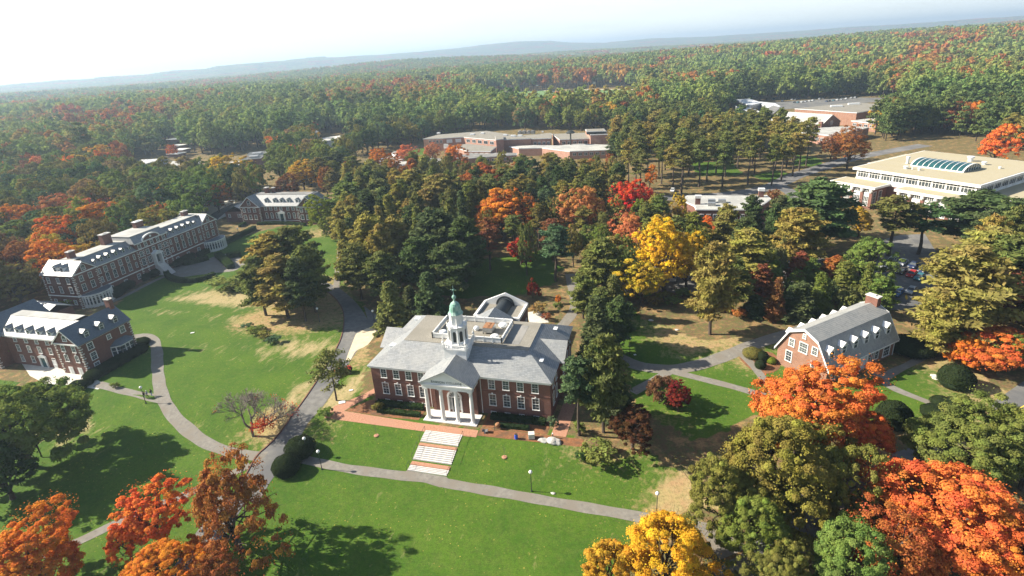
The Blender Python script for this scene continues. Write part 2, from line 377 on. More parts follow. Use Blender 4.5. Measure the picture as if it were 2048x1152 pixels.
# ================================================================== main hall (its frame is the world frame)
def main_hall():
    T = thing('college_hall', 'brick college hall with white steeple, columned portico and hipped slate roof', 'building')
    W, DP, H = 36, 21.9, 8.2
    w = MB(); w.box(0, W, 0, DP, -.6, H-.02); w.box(-1, 0, 7.6, 15, -.6, 7.8); w.box(W, W+.7, 7.6, 15, -.6, 7.8); w.build('wall', M['brick'], T)
    b = MB(); b.box(-.06, W+.06, -.06, DP+.06, -.62, .95); b.box(-.05, W+.05, -.05, DP+.05, 4.86, 5.0); b.build('water_table', M['brick_dark'], T)
    c = MB(); c.box(-.4, W+.4, -.4, DP+.4, H-.25, H-.03); c.box(-.22, W+.22, -.22, DP+.22, H-.55, H-.25)
    c.build('cornice', M['white'], T)
    r = MB(); e = .48; a, b0, b1 = 5.18, 5.47, 16.86; z0, z1 = H, 11.22
    A = [(-e,-e,z0),(W+e,-e,z0),(W+e,DP+e,z0),(-e,DP+e,z0)]; B = [(a,b0,z1),(W-a,b0,z1),(W-a,b1,z1),(a,b1,z1)]
    for i in range(4): j = (i+1) % 4; r.face([A[i], A[j], B[j], B[i]])
    r.face([A[3], A[2], A[1], A[0]]).face([B[0], B[1], B[2], B[3]])
    r.build('slate_roof', M['slate'], T)
    f = MB(); f.box(a-.05, W-a+.05, b0-.05, b1+.05, z1-.2, z1+.06); f.build('flat_roof', M['gravel'], T)
    g = MB(); g.box(W-a-6.2, W-a-2.6, 8, 14.2, z1+.065, z1+.075); 
    # side gables
    for sx, xo, xi in ((-1, -1.4, 4.2), (1, W+1.0, W-4.2)):
        x0, x1 = min(xo, xi), max(xo, xi); s = MB(); gable_roof(s, x0, x1, 7.6, 15, 8.0, 2.55, 'x', .3, .16); s.build('side_gable_roof', M['slate'], T)
        s = MB(); xw = -1 if sx < 0 else W+.7; s.extr([(xw, 7.6, 7.8), (xw, 15, 7.8), (xw, 11.3, 10.3)], (-sx*3, 0, 0)); s.build('gable_wall', M['white'], T)
    for (x, y, z) in ((W-2.7, 4.6, 9.3), (W-2.6, 17.6, 9.3), (2.7, 5.2, 9.5), (2.6, 17.4, 9.5)):
        v = MB(); v.box(x-.5, x+.5, y-.55, y+.55, z-.4, z+.55); v.box(x-.6, x+.6, y-.65, y+.65, z+.55, z+.65); v.build('roof_vent', M['metal_white'], T)
    # windows: two rows on the front, basement lights, sides
    for x in (2.7, 5.4, 8.05, 10.65, 24.9, 27.65, 30.4, 33.2):
        window(T, x, 0, 5.65, 1.1, 1.85, 'front', 'key'); window(T, x, 0, 2.0, 1.2, 2.35, 'front', 'key')
    for x in (2.7, 5.4, 8.05, 10.65, 24.9, 27.65, 30.4, 33.2): window(T, x, -.06, .1, .95, .5, 'front', 'plain', trim=.07)
    for y in (2.6, 5.3, 17.2, 19.8):
        window(T, W, y, 5.65, 1.1, 1.85, 'right', 'key'); window(T, W, y, 2.0, 1.2, 2.35, 'right', 'key'); window(T, 0, y, 5.65, 1.1, 1.85, 'left', 'key'); window(T, 0, y, 2.0, 1.2, 2.35, 'left', 'key')
    for y in (9.4, 13.2): window(T, W+.7, y, 5.2, 1.2, 1.9, 'right', 'key'); window(T, W+.7, y, 1.8, 1.2, 2.2, 'right', 'key'); window(T, -1, y, 5.2, 1.2, 1.9, 'left', 'key')
    for x in (4, 8, 28, 32): window(T, x, DP, 5.65, 1.1, 1.85, 'back'); window(T, x, DP, 2, 1.2, 2.35, 'back')
    for x in (12.35, 22.75): d = MB(); d.tube((x, -.12, 0), (x, -.12, 7.7), .07, .07); d.build('downpipe', M['white'], T)
    # projecting brick bay behind the columns, portico
    cx = 17.6
    w = MB(); w.box(cx-4.5, cx+4.5, -.9, .1, -.4, 7.75); w.build('entrance_bay', M['brick'], T)
    pf = MB(); pf.box(cx-5.3, cx+5.3, -4.55, -.9, -.4, .15); pf.box(cx-5.6, cx+5.6, -4.9, -.5, -.4, 0); pf.box(cx-5.9, cx+5.9, -5.25, -.3, -.4, -.14)
    pf.build('porch_floor', M['granite'], T)
    for i in range(4):
        x = cx+(i-1.5)*2.94; q = MB(); q.box(x-.48, x+.48, -4.07, -3.11, .15, .32)
        q.lathe([(.46,.32),(.46,.45),(.39,.52),(.385,2.5),(.33,6.55),(.33,6.6),(.43,6.7),(.45,6.82)], x, -3.59, 20); q.box(x-.48, x+.48, -4.07, -3.11, 6.82, 6.98); q.build('column', M['white'], T, smooth=False)
    for x in (cx-4.2, cx+4.2): q = MB(); q.box(x-.32, x+.32, -1.02, -.88, .15, 6.98); q.build('pilaster', M['brick'], T)
    en = MB(); en.box(cx-4.85, cx+4.85, -4.05, -.6, 6.98, 7.75); en.box(cx-5.05, cx+5.05, -4.22, -.3, 7.75, 8.0); en.build('entablature', M['white'], T)
    pd = MB(); hh = 2.5; pd.extr([(cx-4.9, -3.95, 8.0), (cx+4.9, -3.95, 8.0), (cx, -3.95, 8.0+hh)], (0, .25, 0)); 
    for sg in (-1, 1):
        p = [(cx+sg*5.25, -4.3, 7.98), (cx, -4.3, 7.98+hh+.2), (cx, -4.3, 7.98+hh+.5), (cx+sg*5.25, -4.3, 8.25)]; pd.extr(p, (0, .45, 0))
    pd.build('pediment', M['white'], T)
    rf = MB()
    for sg in (-1, 1):
        p = [(cx+sg*5.35, -4.42, 8.12), (cx, -4.42, 8.12+hh+.32), (cx, -4.42, 8.2+hh+.4), (cx+sg*5.35, -4.42, 8.26)]; rf.extr(p, (0, 8.6, 0))
    rf.build('portico_roof', M['slate'], T)
    for word, wx_ in (('BABSON', cx-1.62), ('COLLEGE', cx+1.5)):
        cu = D.curves.new('lettering', 'FONT'); cu.body = word; cu.size = .66; cu.extrude = .015; cu.align_x = 'CENTER'; cu.space_character = 1.12
        to = D.objects.new('lettering_curve', cu); COL.objects.link(to); dg = bpy.context.evaluated_depsgraph_get(); me = D.meshes.new_from_object(to.evaluated_get(dg)); D.objects.remove(to)
        me.materials.clear(); me.materials.append(M['iron']); lo = link('lettering', me, T, (wx_, -3.975, 8.28)); lo.rotation_euler = (math.pi/2, 0, 0)
    # door with fanlight
    d = MB(); a = 1.15
    d.box(cx-a-.3, cx-a, -1.12, -.9, .15, 3.5); d.box(cx+a, cx+a+.3, -1.12, -.9, .15, 3.5)
    n = 12
    for i in range(n):
        t0, t1 = math.pi*i/n, math.pi*(i+1)/n; d.extr([(cx+math.cos(q)*r_, -.9, 3.5+math.sin(q)*r_) for q, r_ in ((t0, a), (t1, a), (t1, a+.35), (t0, a+.35))], (0, -.22, 0))
    d.box(cx-a, cx+a, -1.05, -.92, 3.4, 3.55); 
    for i in range(1, 6): t = math.pi*i/6; d.tube((cx, -.98, 3.5), (cx+math.cos(t)*a, -.98, 3.5+math.sin(t)*a), .03, .03, 4)
    d.box(cx-.62, cx-.5, -1.02, -.92, .15, 3.4); d.box(cx+.5, cx+.62, -1.02, -.92, .15, 3.4); fr = d.build('door_surround', M['white'], T)
    p = MB(); p.box(cx-.5, cx+.5, -.96, -.9, .15, 3.4); p.build('door', M['glass'], fr)
    p = MB(); p.extr([(cx+math.cos(math.pi*i/12)*a, -.91, 3.5+math.sin(math.pi*i/12)*a) for i in range(13)], (0, -.03, 0)); p.box(cx-a, cx-.62, -.94, -.905, .6, 3.4); p.box(cx+.62, cx+a, -.94, -.905, .6, 3.4); p.build('fanlight', M['glass_curtain'], fr)
    # steeple: square base, louvred octagon, small lantern, copper bell roof, ball and cross
    sx, sy = 17.44, 4.11; S = MB(); S.box(sx-2.23, sx+2.23, sy-2.23, sy+2.23, 8.6, 12.0); S.box(sx-2.4, sx+2.4, sy-2.4, sy+2.4, 12.0, 12.28)
    S = S.build('steeple', M['white'], T)
    q = MB()
    for a_, b_ in (((-1,-1),(1,-1)), ((1,-1),(1,1)), ((1,1),(-1,1)), ((-1,1),(-1,-1))):
        for t in np.linspace(.08, .92, 12): x = sx+2.25*(a_[0]+(b_[0]-a_[0])*t); y = sy+2.25*(a_[1]+(b_[1]-a_[1])*t); q.box(x-.05, x+.05, y-.05, y+.05, 12.28, 12.85)
        x0, x1 = sorted((sx+2.25*a_[0], sx+2.25*b_[0])); y0, y1 = sorted((sy+2.25*a_[1], sy+2.25*b_[1])); q.box(x0-.07, x1+.07, y0-.07, y1+.07, 12.85, 12.97)
    q.build('balustrade', M['white'], S)
    for ax in (-1, 1):
        for ay in (-1, 1):
            q = MB(); q.box(sx+ax*2.25-.2, sx+ax*2.25+.2, sy+ay*2.25-.2, sy+ay*2.25+.2, 12.28, 13.15); q.lathe([(.08,13.15),(.22,13.4),(.25,13.65),(.12,13.85),(.08,13.95),(.14,14.1),(.03,14.4)], sx+ax*2.25, sy+ay*2.25, 10); q.build('urn', M['white'], S)
    o8 = math.pi/8; q = MB(); q.lathe([(2.0,12.28),(2.0,12.95),(1.75,13.0),(1.72,16.0),(1.78,16.05),(1.95,16.2),(2.0,16.4),(1.7,16.45),(1.25,16.6)], sx, sy, 8, o8)
    for i in range(8):
        t = o8+i*math.pi/4; q.tube((sx+1.78*math.cos(t), sy+1.78*math.sin(t), 12.9), (sx+1.78*math.cos(t), sy+1.78*math.sin(t), 16.05), .16, .14, 8)
        q.lathe([(.06,16.45),(.15,16.6),(.15,16.75),(.03,17.1)], sx+1.82*math.cos(t), sy+1.82*math.sin(t), 8)
    q.build('belfry', M['white'], S)
    q = MB()
    for i in range(8):
        t = i*math.pi/4; c_, s_ = math.cos(t), math.sin(t); n = 1.61
        P = lambda u, o_, z: (sx+c_*(n+o_)-s_*u, sy+s_*(n+o_)+c_*u, z)
        q.extr([P(-.32,0,13.3), P(.32,0,13.3), P(.32,0,15.2), P(.16,0,15.5), P(-.16,0,15.5), P(-.32,0,15.2)], (c_*.03, s_*.03, 0))
    q.build('louvre', M['iron'], S)
    q = MB(); q.lathe([(1.2,16.55),(1.2,18.45),(1.35,18.55),(1.38,18.75)], sx, sy, 8, o8)
    for i in range(8): t = o8+i*math.pi/4; q.tube((sx+1.2*math.cos(t), sy+1.2*math.sin(t), 16.6), (sx+1.2*math.cos(t), sy+1.2*math.sin(t), 18.5), .1, .1, 6)
    q.build('lantern', M['white'], S)
    q = MB(); q.lathe([(1.45,18.75),(1.3,18.95),(1.12,19.3),(1.05,19.8),(.98,20.3),(.75,20.75),(.42,21.0),(.2,21.15),(.16,21.6),(.34,21.75),(.4,22.0),(.32,22.25),(.12,22.4),(.06,22.7)], sx, sy, 16)
    q.build('copper_dome', M['copper'], S)
    q = MB(); q.tube((sx, sy, 22.6), (sx, sy, 24.3), .05, .03); q.tube((sx-.62, sy, 23.45), (sx+.62, sy, 23.45), .035, .035); q.tube((sx, sy-.62, 23.45), (sx, sy+.62, 23.45), .035, .035); q.lathe([(.02,23.3),(.14,23.45),(.02,23.6)], sx, sy, 8); q.build('weather_vane', M['copper'], S)
    q = MB()
    for i in range(8): q.lathe([(.17,10.9+i*.0),(.17,10.9)], sx, sy, 3)
    # rooftop enclosure and machines
    z = 11.29; x0, x1, y0, y1 = 10.7, 25.15, 7.1, 15.35; q = MB()
    def rail(xa, ya, xb, yb):
        L = math.hypot(xb-xa, yb-ya); k = max(1, round(L/2.2)); q.box(min(xa,xb)-.05, max(xa,xb)+.05, min(ya,yb)-.05, max(ya,yb)+.05, z+.15, z+1.05); q.box(min(xa,xb)-.12, max(xa,xb)+.12, min(ya,yb)-.12, max(ya,yb)+.12, z+1.05, z+1.17)
        for i in range(k+1): x = xa+(xb-xa)*i/k; y = ya+(yb-ya)*i/k; q.box(x-.1, x+.1, y-.1, y+.1, z, z+1.25)
    rail(x0, y0, 15.0, y0); rail(19.6, y0, x1, y0); rail(x1, y0, x1, y1); rail(x0, y1, x1, y1); rail(x0, y0, x0, y1); q.build('roof_screen', M['white'], T)
    for x, y, r_ in ((23.4, 14.0, .95), (23.2, 8.9, .9), (12.2, 9.0, .9), (18.4, 11.8, .6)):
        q = MB(); q.lathe([(r_*.7, z-.1),(r_*.7, z+.3),(r_, z+.34),(r_*1.0, z+.5),(r_*.75, z+.75),(r_*.25, z+.88)], x, y, 18); q.build('fan_cowl', M['metal_white'], T, smooth=False)
    q = MB(); q.box(20.2, 22.2, 10.3, 12.9, z+.35, z+1.3); u = q.build('rooftop_unit', M['metal'], T)
    q = MB(); q.box(20.25, 22.15, 10.35, 12.85, z+1.3, z+1.42)
    for i in range(3): q.lathe([(.28,z+1.42),(.28,z+1.52)], 21.2, 10.85+i*.75, 10)
    q.build('rusty_top', M['rust'], u)
    for x in (20.3, 22.1):
        for y in (10.4, 12.8): q = MB(); q.box(x-.06, x+.06, y-.06, y+.06, z-.1, z+.35); q.build('leg', M['iron'], u)
    q = MB(); q.box(25.3, 28.6, 7.2, 15.2, 11.282, 11.30); q.build('painted_screen_shadow', M['tar'], T)  # dark sheet painting the shadow band right of the roof screen
    return T
main_hall()

def annex():
    T = thing('rear_annex', 'low brick annex with white pedimented parapet and dark barrel vault behind the steepled hall', 'building', (12.6, 25.9, 0))
    L, DP, H = 10.8, 8.2, 7.2
    w = MB(); w.box(0, L, 0, DP, -.5, H-.5); w.box(1.6, 9.2, -4.1, .0, -.5, 7.4); w.build('wall', M['brick_dark'], T)
    p = MB(); t = .42
    p.box(-.15, L+.15, -.15, t, H-.55, H+.25); p.box(-.15, t, t, DP-t, H-.55, H+.25); p.box(L-t, L+.15, t, DP-t, H-.55, H+.25)
    pts = [(-.15, DP-t, H-.55), (L+.15, DP-t, H-.55), (L+.15, DP-t, H+.25), (L/2, DP-t, H+2.7), (-.15, DP-t, H+.25)]; p.extr(pts, (0, t+.15, 0)); p.build('parapet', M['white'], T)
    r_ = MB(); r_.box(t, L-t, t, DP-t, H-.5, H-.35); r_.build('flat_roof', M['gravel'], T)
    v = MB(); n = 14
    prof = [(L/2+1.75*math.cos(math.pi*i/n), H-.4+1.7*math.sin(math.pi*i/n)) for i in range(n+1)]
    v.extr([(x, .6, z) for x, z in prof], (0, DP-1.0, 0)); v.build('barrel_vault', M['vault'], T, smooth=False)
    a = MB()
    for i in range(n):
        t0, t1 = math.pi*i/n, math.pi*(i+1)/n; a.extr([(L/2+math.cos(q)*rr, DP-t-.25, H-.3+math.sin(q)*rr) for q, rr in ((t0, 1.85), (t1, 1.85), (t1, 2.3), (t0, 2.3))], (0, .22, 0))
    a.build('arch', M['vault'], T)
    g = MB(); gable_roof(g, 1.2, 9.6, -6.2, -.6, 7.6, 2.3, 'y', .2, .15); g.extr([(1.5, -.62, 7.2), (9.3, -.62, 7.2), (5.4, -.62, 9.75)], (0, .2, 0)); g.build('gable_roof', M['slate'], T)
    for y in (2, 4.2, 6.3): window(T, L, y, 2.2, .9, 2, 'right')
annex()

def long_dorm():
    T = thing('dormitory', 'longest brick dormitory with row of dormers and arched centre gable', 'building', (-111.1, 27.33, 0), 1.592)
    L, DP, H, w_, g_ = 58.4, 11.7, 10.67, 7.7, 3.0; hd = 3.3
    w = MB(); w.box(0, L, 0, DP, -.5, H-.02); w.box(22.2, 35, -.12, DP+.12, -.5, 12.75); w.build('wall', M['brick'], T)
    for x0 in (0, L-w_):
        g = MB(); g.extr([(x0, -.08, H), (x0+w_, -.08, H), (x0+w_/2, -.08, H+g_)], (0, DP+.16, 0)); g.box(x0, x0+w_, -.08, DP+.08, -.5, H); g.build('gable_wall', M['brick'], T)
        g = MB(); gable_roof(g, x0, x0+w_, -.0, DP, H, g_, 'y', .4, .16); g.build('gable_roof', M['slate'], T)
        g = MB()
        for sg in (-1, 1):
            for ye in (-.46, DP+.36):
                c = x0+w_/2; s_ = g_/(w_/2); p = [(c+sg*(w_/2+.3), ye, H-.5), (c, ye, H+g_-.3), (c, ye, H+g_-.02), (c+sg*(w_/2+.3), ye, H-.22)]; g.extr(p, (0, .1, 0))
        g.box(x0-.2, x0+w_+.2, -.3, -.07, H-.3, H); g.build('cornice', M['white'], T)
        c = x0+w_/2; window(T, c, -.08, H+.45, 1.2, .9, 'front', 'arch')
    r = MB()
    for xa, xb in ((w_-1.5, 22.3), (34.9, L-w_+1.5)):
        A = [(xa,-.35,H),(xb,-.35,H),(xb,DP+.35,H),(xa,DP+.35,H)]; B = [(xa,hd,H+2.95),(xb,hd,H+2.95),(xb,DP-hd,H+2.95),(xa,DP-hd,H+2.95)]
        for i in range(4): j = (i+1) % 4; r.face([A[i], A[j], B[j], B[i]])
        r.face(B)
    A = [(21.9,-.4,12.75),(35.3,-.4,12.75),(35.3,DP+.4,12.75),(21.9,DP+.4,12.75)]; B = [(22.7,1.5,14.9),(34.5,1.5,14.9),(34.5,DP-1.5,14.9),(22.7,DP-1.5,14.9)]
    for i in range(4): j = (i+1) % 4; r.face([A[i], A[j], B[j], B[i]])
    r.face(B); r.build('slate_roof', M['slate'], T)
    d = MB(); 
    for xa, xb, z, y in ((4.5, 22.6, H+2.96, hd-.1), (34.6, L-4.5, H+2.96, hd-.1), (22.5, 34.7, 14.9, 1.4)): d.box(xa, xb, y, DP-y, z, z+.14)
    d.build('flat_roof', M['gravel_pale'], T)
    c = MB()
    for xa, xb in ((w_+.1, 22.1), (35.1, L-w_-.1)): c.box(xa, xb, -.32, -.0, H-.32, H-.02); c.box(xa, xb, -.14, -.0, 3.85, 4.15)
    c.box(21.95, 35.25, -.42, -.13, 12.45, 12.75); c.box(21.95, 35.25, -.3, -.13, 10.35, 10.62); c.box(22.1, 35.1, -.24, -.13, 3.85, 4.15)
    for xa in (0, L-w_): c.box(xa-.1, xa+w_+.1, -.2, -.09, 3.85, 4.15)
    c.box(-.2, -.01, 0, DP, H-.3, H-.03); c.box(-.14, -.01, 0, DP, 3.85, 4.15); c.build('cornice', M['white'], T)
    p = MB(); n = 12; cx, a, b = 28.6, 3.5, 1.75
    for i in range(n):
        t0, t1 = math.pi*i/n, math.pi*(i+1)/n; p.extr([(cx+math.cos(q)*(a+k), -.5, 12.75+math.sin(q)*(b+k)) for q, k in ((t0, -.25), (t1, -.25), (t1, .15), (t0, .15))], (0, .5, 0))
    arch = p.build('arched_gable', M['white'], T)
    p = MB(); p.extr([(cx+math.cos(math.pi*i/n)*(a-.25), -.3, 12.75+math.sin(math.pi*i/n)*(b-.25)) for i in range(n+1)], (0, .2, 0)); p.build('tympanum', M['brick_dark'], arch)
    p = MB(); p.extr([(cx+math.cos(math.pi*i/n)*a, -.1, 12.75+math.sin(math.pi*i/n)*b) for i in range(n+1)], (0, 2.5, 0)); p.build('arched_roof', M['slate'], arch)
    p = MB(); p.lathe([(.02, 0), (.38, .0), (.38, .06), (.02, .06)], 0, 0, 12); rd = p.build('roundel', M['white'], arch, (cx, -.34, 13.6)); rd.rotation_euler = (math.pi/2, 0, 0)
    q = Corners()
    for x in (0, w_, L-w_, L): quoins(q, x, -.08, 0, H-.4, 1 if x in (0, L-w_) else -1, 1)
    for x in (22.2, 25.0, 32.2, 35): quoins(q, x, -.12, 0, 10.2, 1 if x in (22.2, 32.2) else -1, 1)
    quoins(q, 0, DP, 0, H-.4, 1, -1); q.build('quoins', M['stone'], T)
    up = [2.3, 5.2, 10.4, 13, 15.7, 18.4, 38.5, 41.2, 44, 46.7, 52.9, 55.7]
    for x in up: y = -.08 if x < w_ or x > L-w_ else 0; window(T, x, y, 8.1, 1.05, 1.6); window(T, x, y, 5.1, 1.1, 2.0, 'front', 'arch' if w_ < x < L-w_ else 'sash')
    for x in (8.4, 20.9, 36.0, 49.3): window(T, x, 0, 8.1, .6, 1.5); window(T, x, 0, 5.3, .6, 1.6)
    for x in (23.7, 26.2, 28.7, 31.2, 33.6):
        window(T, x, -.12, 8.1, 1.05, 1.6); window(T, x, -.12, 10.95, 1.0, 1.2)
        if abs(x-28.7) > 1: window(T, x, -.12, 5.1, 1.2, 2.1)
    for x in (10.4, 15.6, 20.5, 37, 42, 47): window(T, x, 0, 1.5, 1.1, 1.5)
    for y in (2.1, 5.9, 9.6): window(T, 0, y, 8.0, 1.0, 1.6, 'left'); window(T, 0, y, 5.0, 1.05, 1.9, 'left'); window(T, 0, y, 1.4, .9, 1.3, 'left')
    for x in (10.6, 13.1, 15.7, 18.4, 38.6, 41.3, 44, 46.7): dormer(T, x, .55, H+.35, 1.25, 1.45, 2.6, wall='slate_dark')
    for x in (8.4, 20.8, 36.1, 48.9): dormer(T, x, .55, H+.35, .9, 1.2, 2.4, wall='slate_dark')
    for y in (4.1, 6.6): dormer(T, .75, y, H+.5, 1.5, 1.5, 2.6, 'left')
    chimney(T, 6.2, DP/2+.2, H+1, H+5.0, 2.0, 1.2); chimney(T, 19.2, 7.2, H+1.5, H+6.3, 3.0, 1.6); chimney(T, 33.2, 8.6, H+3, H+6.3, 3.0, 1.6, cap='white'); chimney(T, 52.2, 7.4, H+1, H+4.6, 2.2, 1.3)
    # entrance porch and bowed end porches
    e = MB(); e.box(27.2, 27.7, -1.5, -.12, 3.9, 7.3); e.box(29.7, 30.2, -1.5, -.12, 3.9, 7.3); e.box(27.0, 30.4, -1.7, -.12, 7.3, 7.8); e.extr([(26.9, -1.7, 7.8), (30.5, -1.7, 7.8), (28.7, -1.7, 8.6)], (0, 1.55, 0)); e.build('entrance_porch', M['white'], T)
    s = MB(); s.box(27.6, 29.8, -.2, -.14, 3.9, 7.0); s.build('door', M['glass'], T)
    s = MB()
    for i in range(10): s.box(27.2, 30.2, -1.6-i*.35, -1.25-i*.35 if i else -.13, 0, 3.9-i*.39)
    s.build('steps', M['granite'], T)
    for c, a, b in ((5.0, 4.6, 3.9), (54.6, 4.8, 3.9)):
        k = MB(); n = 14; P = [(c+a*math.cos(math.pi+math.pi*i/n), -.1+b*math.sin(math.pi+math.pi*i/n)) for i in range(n+1)]
        k.prism([(x, y) for x, y in P], 3.55, 4.0); pr = k.build('bow_porch_cornice', M['white'], T)
        k = MB(); k.prism([(c+(x-c)*.96, y*.95) for x, y in P], 4.0, 4.14); k.build('porch_roof', M['slate_dark'], pr)
        k = MB(); k.prism([(c+(x-c)*.9, y*.9) for x, y in P], 0, 3.54); k.build('bay_glass', M['glass'], pr)
        k = MB()
        for i in range(n+1): x, y = P[i]; x = c+(x-c)*.95; y *= .95; k.box(x-.16, x+.16, y-.16, y+.16, 0, 3.55)
        k.prism([(c+(x-c)*.94, y*.94) for x, y in P], 0, .9)
        for i in range(n):
            xa, ya = P[i]; xb, yb = P[i+1]; mx_, my = c+((xa+xb)/2-c)*.94, (ya+yb)/2*.94; k.tube((c+(xa-c)*.94, ya*.94, 2.0), (c+(xb-c)*.94, yb*.94, 2.0), .05, .05, 4); k.tube((c+(xa-c)*.94, ya*.94, 3.1), (c+(xb-c)*.94, yb*.94, 3.1), .12, .12, 4)
        k.build('porch_posts', M['white'], pr)
long_dorm()

def near_dorm():
    T = thing('dormitory', 'brick dormitory with dark slate gable, three roof dormers and a white bay window', 'building', (-79.1, -3.25, 0))
    W, DP, H, g_ = 7.5, 13.1, 8.1, 3.37
    w = MB(); w.box(0, W, 0, DP, -2.5, H-.02); w.extr([(0, 0, H-.02), (W, 0, H-.02), (W/2, 0, H+g_-.1)], (0, DP, 0)); w.build('wall', M['brick'], T)
    r = MB(); gable_roof(r, 0, W, 0, DP, H, g_, 'y', .35, .17); r.build('slate_roof', M['slate_dark'], T)
    t = MB()
    for sg in (-1, 1):
        for ye in (-.42,): p = [(W/2+sg*(W/2+.35), ye, H-.55), (W/2, ye, H+g_-.25), (W/2, ye, H+g_), (W/2+sg*(W/2+.35), ye, H-.28)]; t.extr(p, (0, .12, 0))
    t.box(-.3, W+.3, -.32, -.01, H-.35, H-.08); t.box(W+.01, W+.3, 0, DP, H-.38, H-.12); t.build('cornice', M['white'], T)
    q = Corners()
    for x, dx in ((0, 1), (W, -1)): quoins(q, x, 0, .5, H-.6, dx, 1)
    quoins(q, W, DP, 0, H-.6, -1, -1); q.build('quoins', M['stone'], T)
    window(T, 3.9, 0, 8.75, 1.1, .8, 'front', 'arch')
    for x in (2.4, 5.6): window(T, x, 0, 5.95, .95, 1.5, 'front', 'key'); window(T, x, 0, 3.4, 1.0, 1.6, 'front', 'key')
    for x in (2.5, 5.3): d = MB(); d.box(x-.65, x+.65, -.1, .0, -.1, 1.9); d.box(x-.02, x+.02, -.13, -.1, -.1, 1.9); d.build('door', M['white'], T)
    for y, z, ww, h in ((2.4, 5.75, 1.2, 1.5), (2.4, 3.1, 1.2, 1.7), (7.1, 5.9, .8, 1.0), (10.8, 5.75, 1.1, 1.5), (2.4, .8, 1.1, 1.4)): window(T, W, y, z, ww, h, 'right', trim=.16)
    for y in (2.85, 6.6, 10.3): dormer(T, W-.5, y, H+.35, 1.5, 1.45, 2.3, 'right', roof='slate', wall='slate_dark')
    # three-sided bay
    P = [(W, 6.6), (W+1.7, 8.0), (W+1.7, 11.2), (W, 12.4)]
    b = MB(); b.prism([(x-.1 if i in (0, 3) else x-.15, y) for i, (x, y) in enumerate(P)], 1.2, 3.5); bay = b.build('bay_window', M['glass'], T)
    b = MB(); b.prism(P, .2, 1.2); b.prism(P, 3.5, 3.85)
    for i in range(3):
        (xa, ya), (xb, yb) = P[i], P[i+1]; k = 3 if i == 1 else 2
        for j in range(k+1): x = xa+(xb-xa)*j/k; y = ya+(yb-ya)*j/k; b.box(x-.13, x+.02, y-.09, y+.09, 1.2, 3.5)
        b.tube((xa, ya, 2.6), (xb, yb, 2.6), .05, .05, 4)
    b.build('bay_frame', M['white'], bay)
    b = MB(); b.face([(P[0][0], P[0][1]-.2, 3.86), (P[1][0]+.2, P[1][1]-.1, 3.86), (W, 8.2, 4.9)]); b.face([(P[1][0]+.2, P[1][1]-.1, 3.86), (P[2][0]+.2, P[2][1]+.1, 3.86), (W, 10.9, 4.9), (W, 8.2, 4.9)]); b.face([(P[2][0]+.2, P[2][1]+.1, 3.86), (P[3][0], P[3][1]+.2, 3.86), (W, 10.9, 4.9)]); b.build('bay_roof', M['slate_dark'], bay)
    chimney(T, W/2, DP-.6, H+1.5, H+g_+2.0, 1.5, 1.0, 'brick')
    # long body to the left (in shade of its own wings)
    bx0, by, bh = -18.2, 1.4, 7.9
    w = MB(); w.box(bx0, .0, by, 10.4, -2.5, bh-.02); w.build('body_wall', M['brick'], T)
    r = MB(); xa, xb = bx0-.2, 3.4; A = [(xa,by-.4,bh),(xb,by-.4,bh),(xb,10.8,bh),(xa,10.8,bh)]; B = [(xa,by+3.4,11.45),(xb,by+3.4,11.45),(xb,by+6.0,11.45),(xa,by+6.0,11.45)]
    for i in range(4): j = (i+1) % 4; r.face([A[i], A[j], B[j], B[i]])
    r.build('body_roof', M['slate'], T); r = MB(); r.box(xa, xb-1.5, by+3.3, by+6.1, 11.42, 11.5); r.build('flat_roof', M['gravel_pale'], T)
    c = MB(); c.box(bx0+.1, -.05, by-.4, by-.01, bh-.35, bh-.03); c.build('body_cornice', M['white'], T)
    for x in (-14.6, -11.1, -7.7, -4.3):
        window(T, x, by, 6.35, .9, 1.4); window(T, x, by, 3.8, .95, 1.6)
        if x not in (-7.7,): window(T, x, by, 1.0, .95, 1.6)
    for x in (-16.6, -13.2, -9.8, -6.4, -3.0): dormer(T, x, by+.35, bh+.3, 1.35, 1.3, 2.2)
    d = MB(); d.box(-8.9, -8.5, by-.25, by, -.1, 2.6); d.box(-7.0, -6.6, by-.25, by, -.1, 2.6); d.box(-9.0, -6.5, by-.3, by, 2.6, 2.9); d.extr([(-9.0, by-.3, 2.9), (-6.5, by-.3, 2.9), (-7.75, by-.3, 3.5)], (0, .28, 0)); ds = d.build('door_surround', M['white'], T)
    d = MB(); d.box(-8.5, -7.0, by-.08, by-.01, -.1, 2.6); d.build('door', M['green_glass'], ds)
    for x in (-4.7, -4.1): d = MB(); d.box(x-.28, x+.28, by-.1, by-.01, 0, 2.2); d.build('door', M['white'], T)
    # left cross wing, mostly beyond the frame
    w = MB(); w.box(-27, bx0, -1.5, 13, -2.5, bh); w.extr([(-27, -1.5, bh), (bx0, -1.5, bh), ((bx0-27)/2, -1.5, bh+3.5)], (0, 14.5, 0)); w.build('wing_wall', M['brick'], T)
    r = MB(); gable_roof(r, -27, bx0, -1.5, 13, bh, 3.6, 'y', .35, .17); r.build('wing_roof', M['slate_dark'], T)
    q = Corners(); quoins(q, bx0, -1.5, .2, bh-.5, -1, 1); q.build('wing_quoins', M['stone'], T)
    for z in (6.2, 3.6, 1.0): window(T, -20.5, -1.5, z, .95, 1.5)
near_dorm()

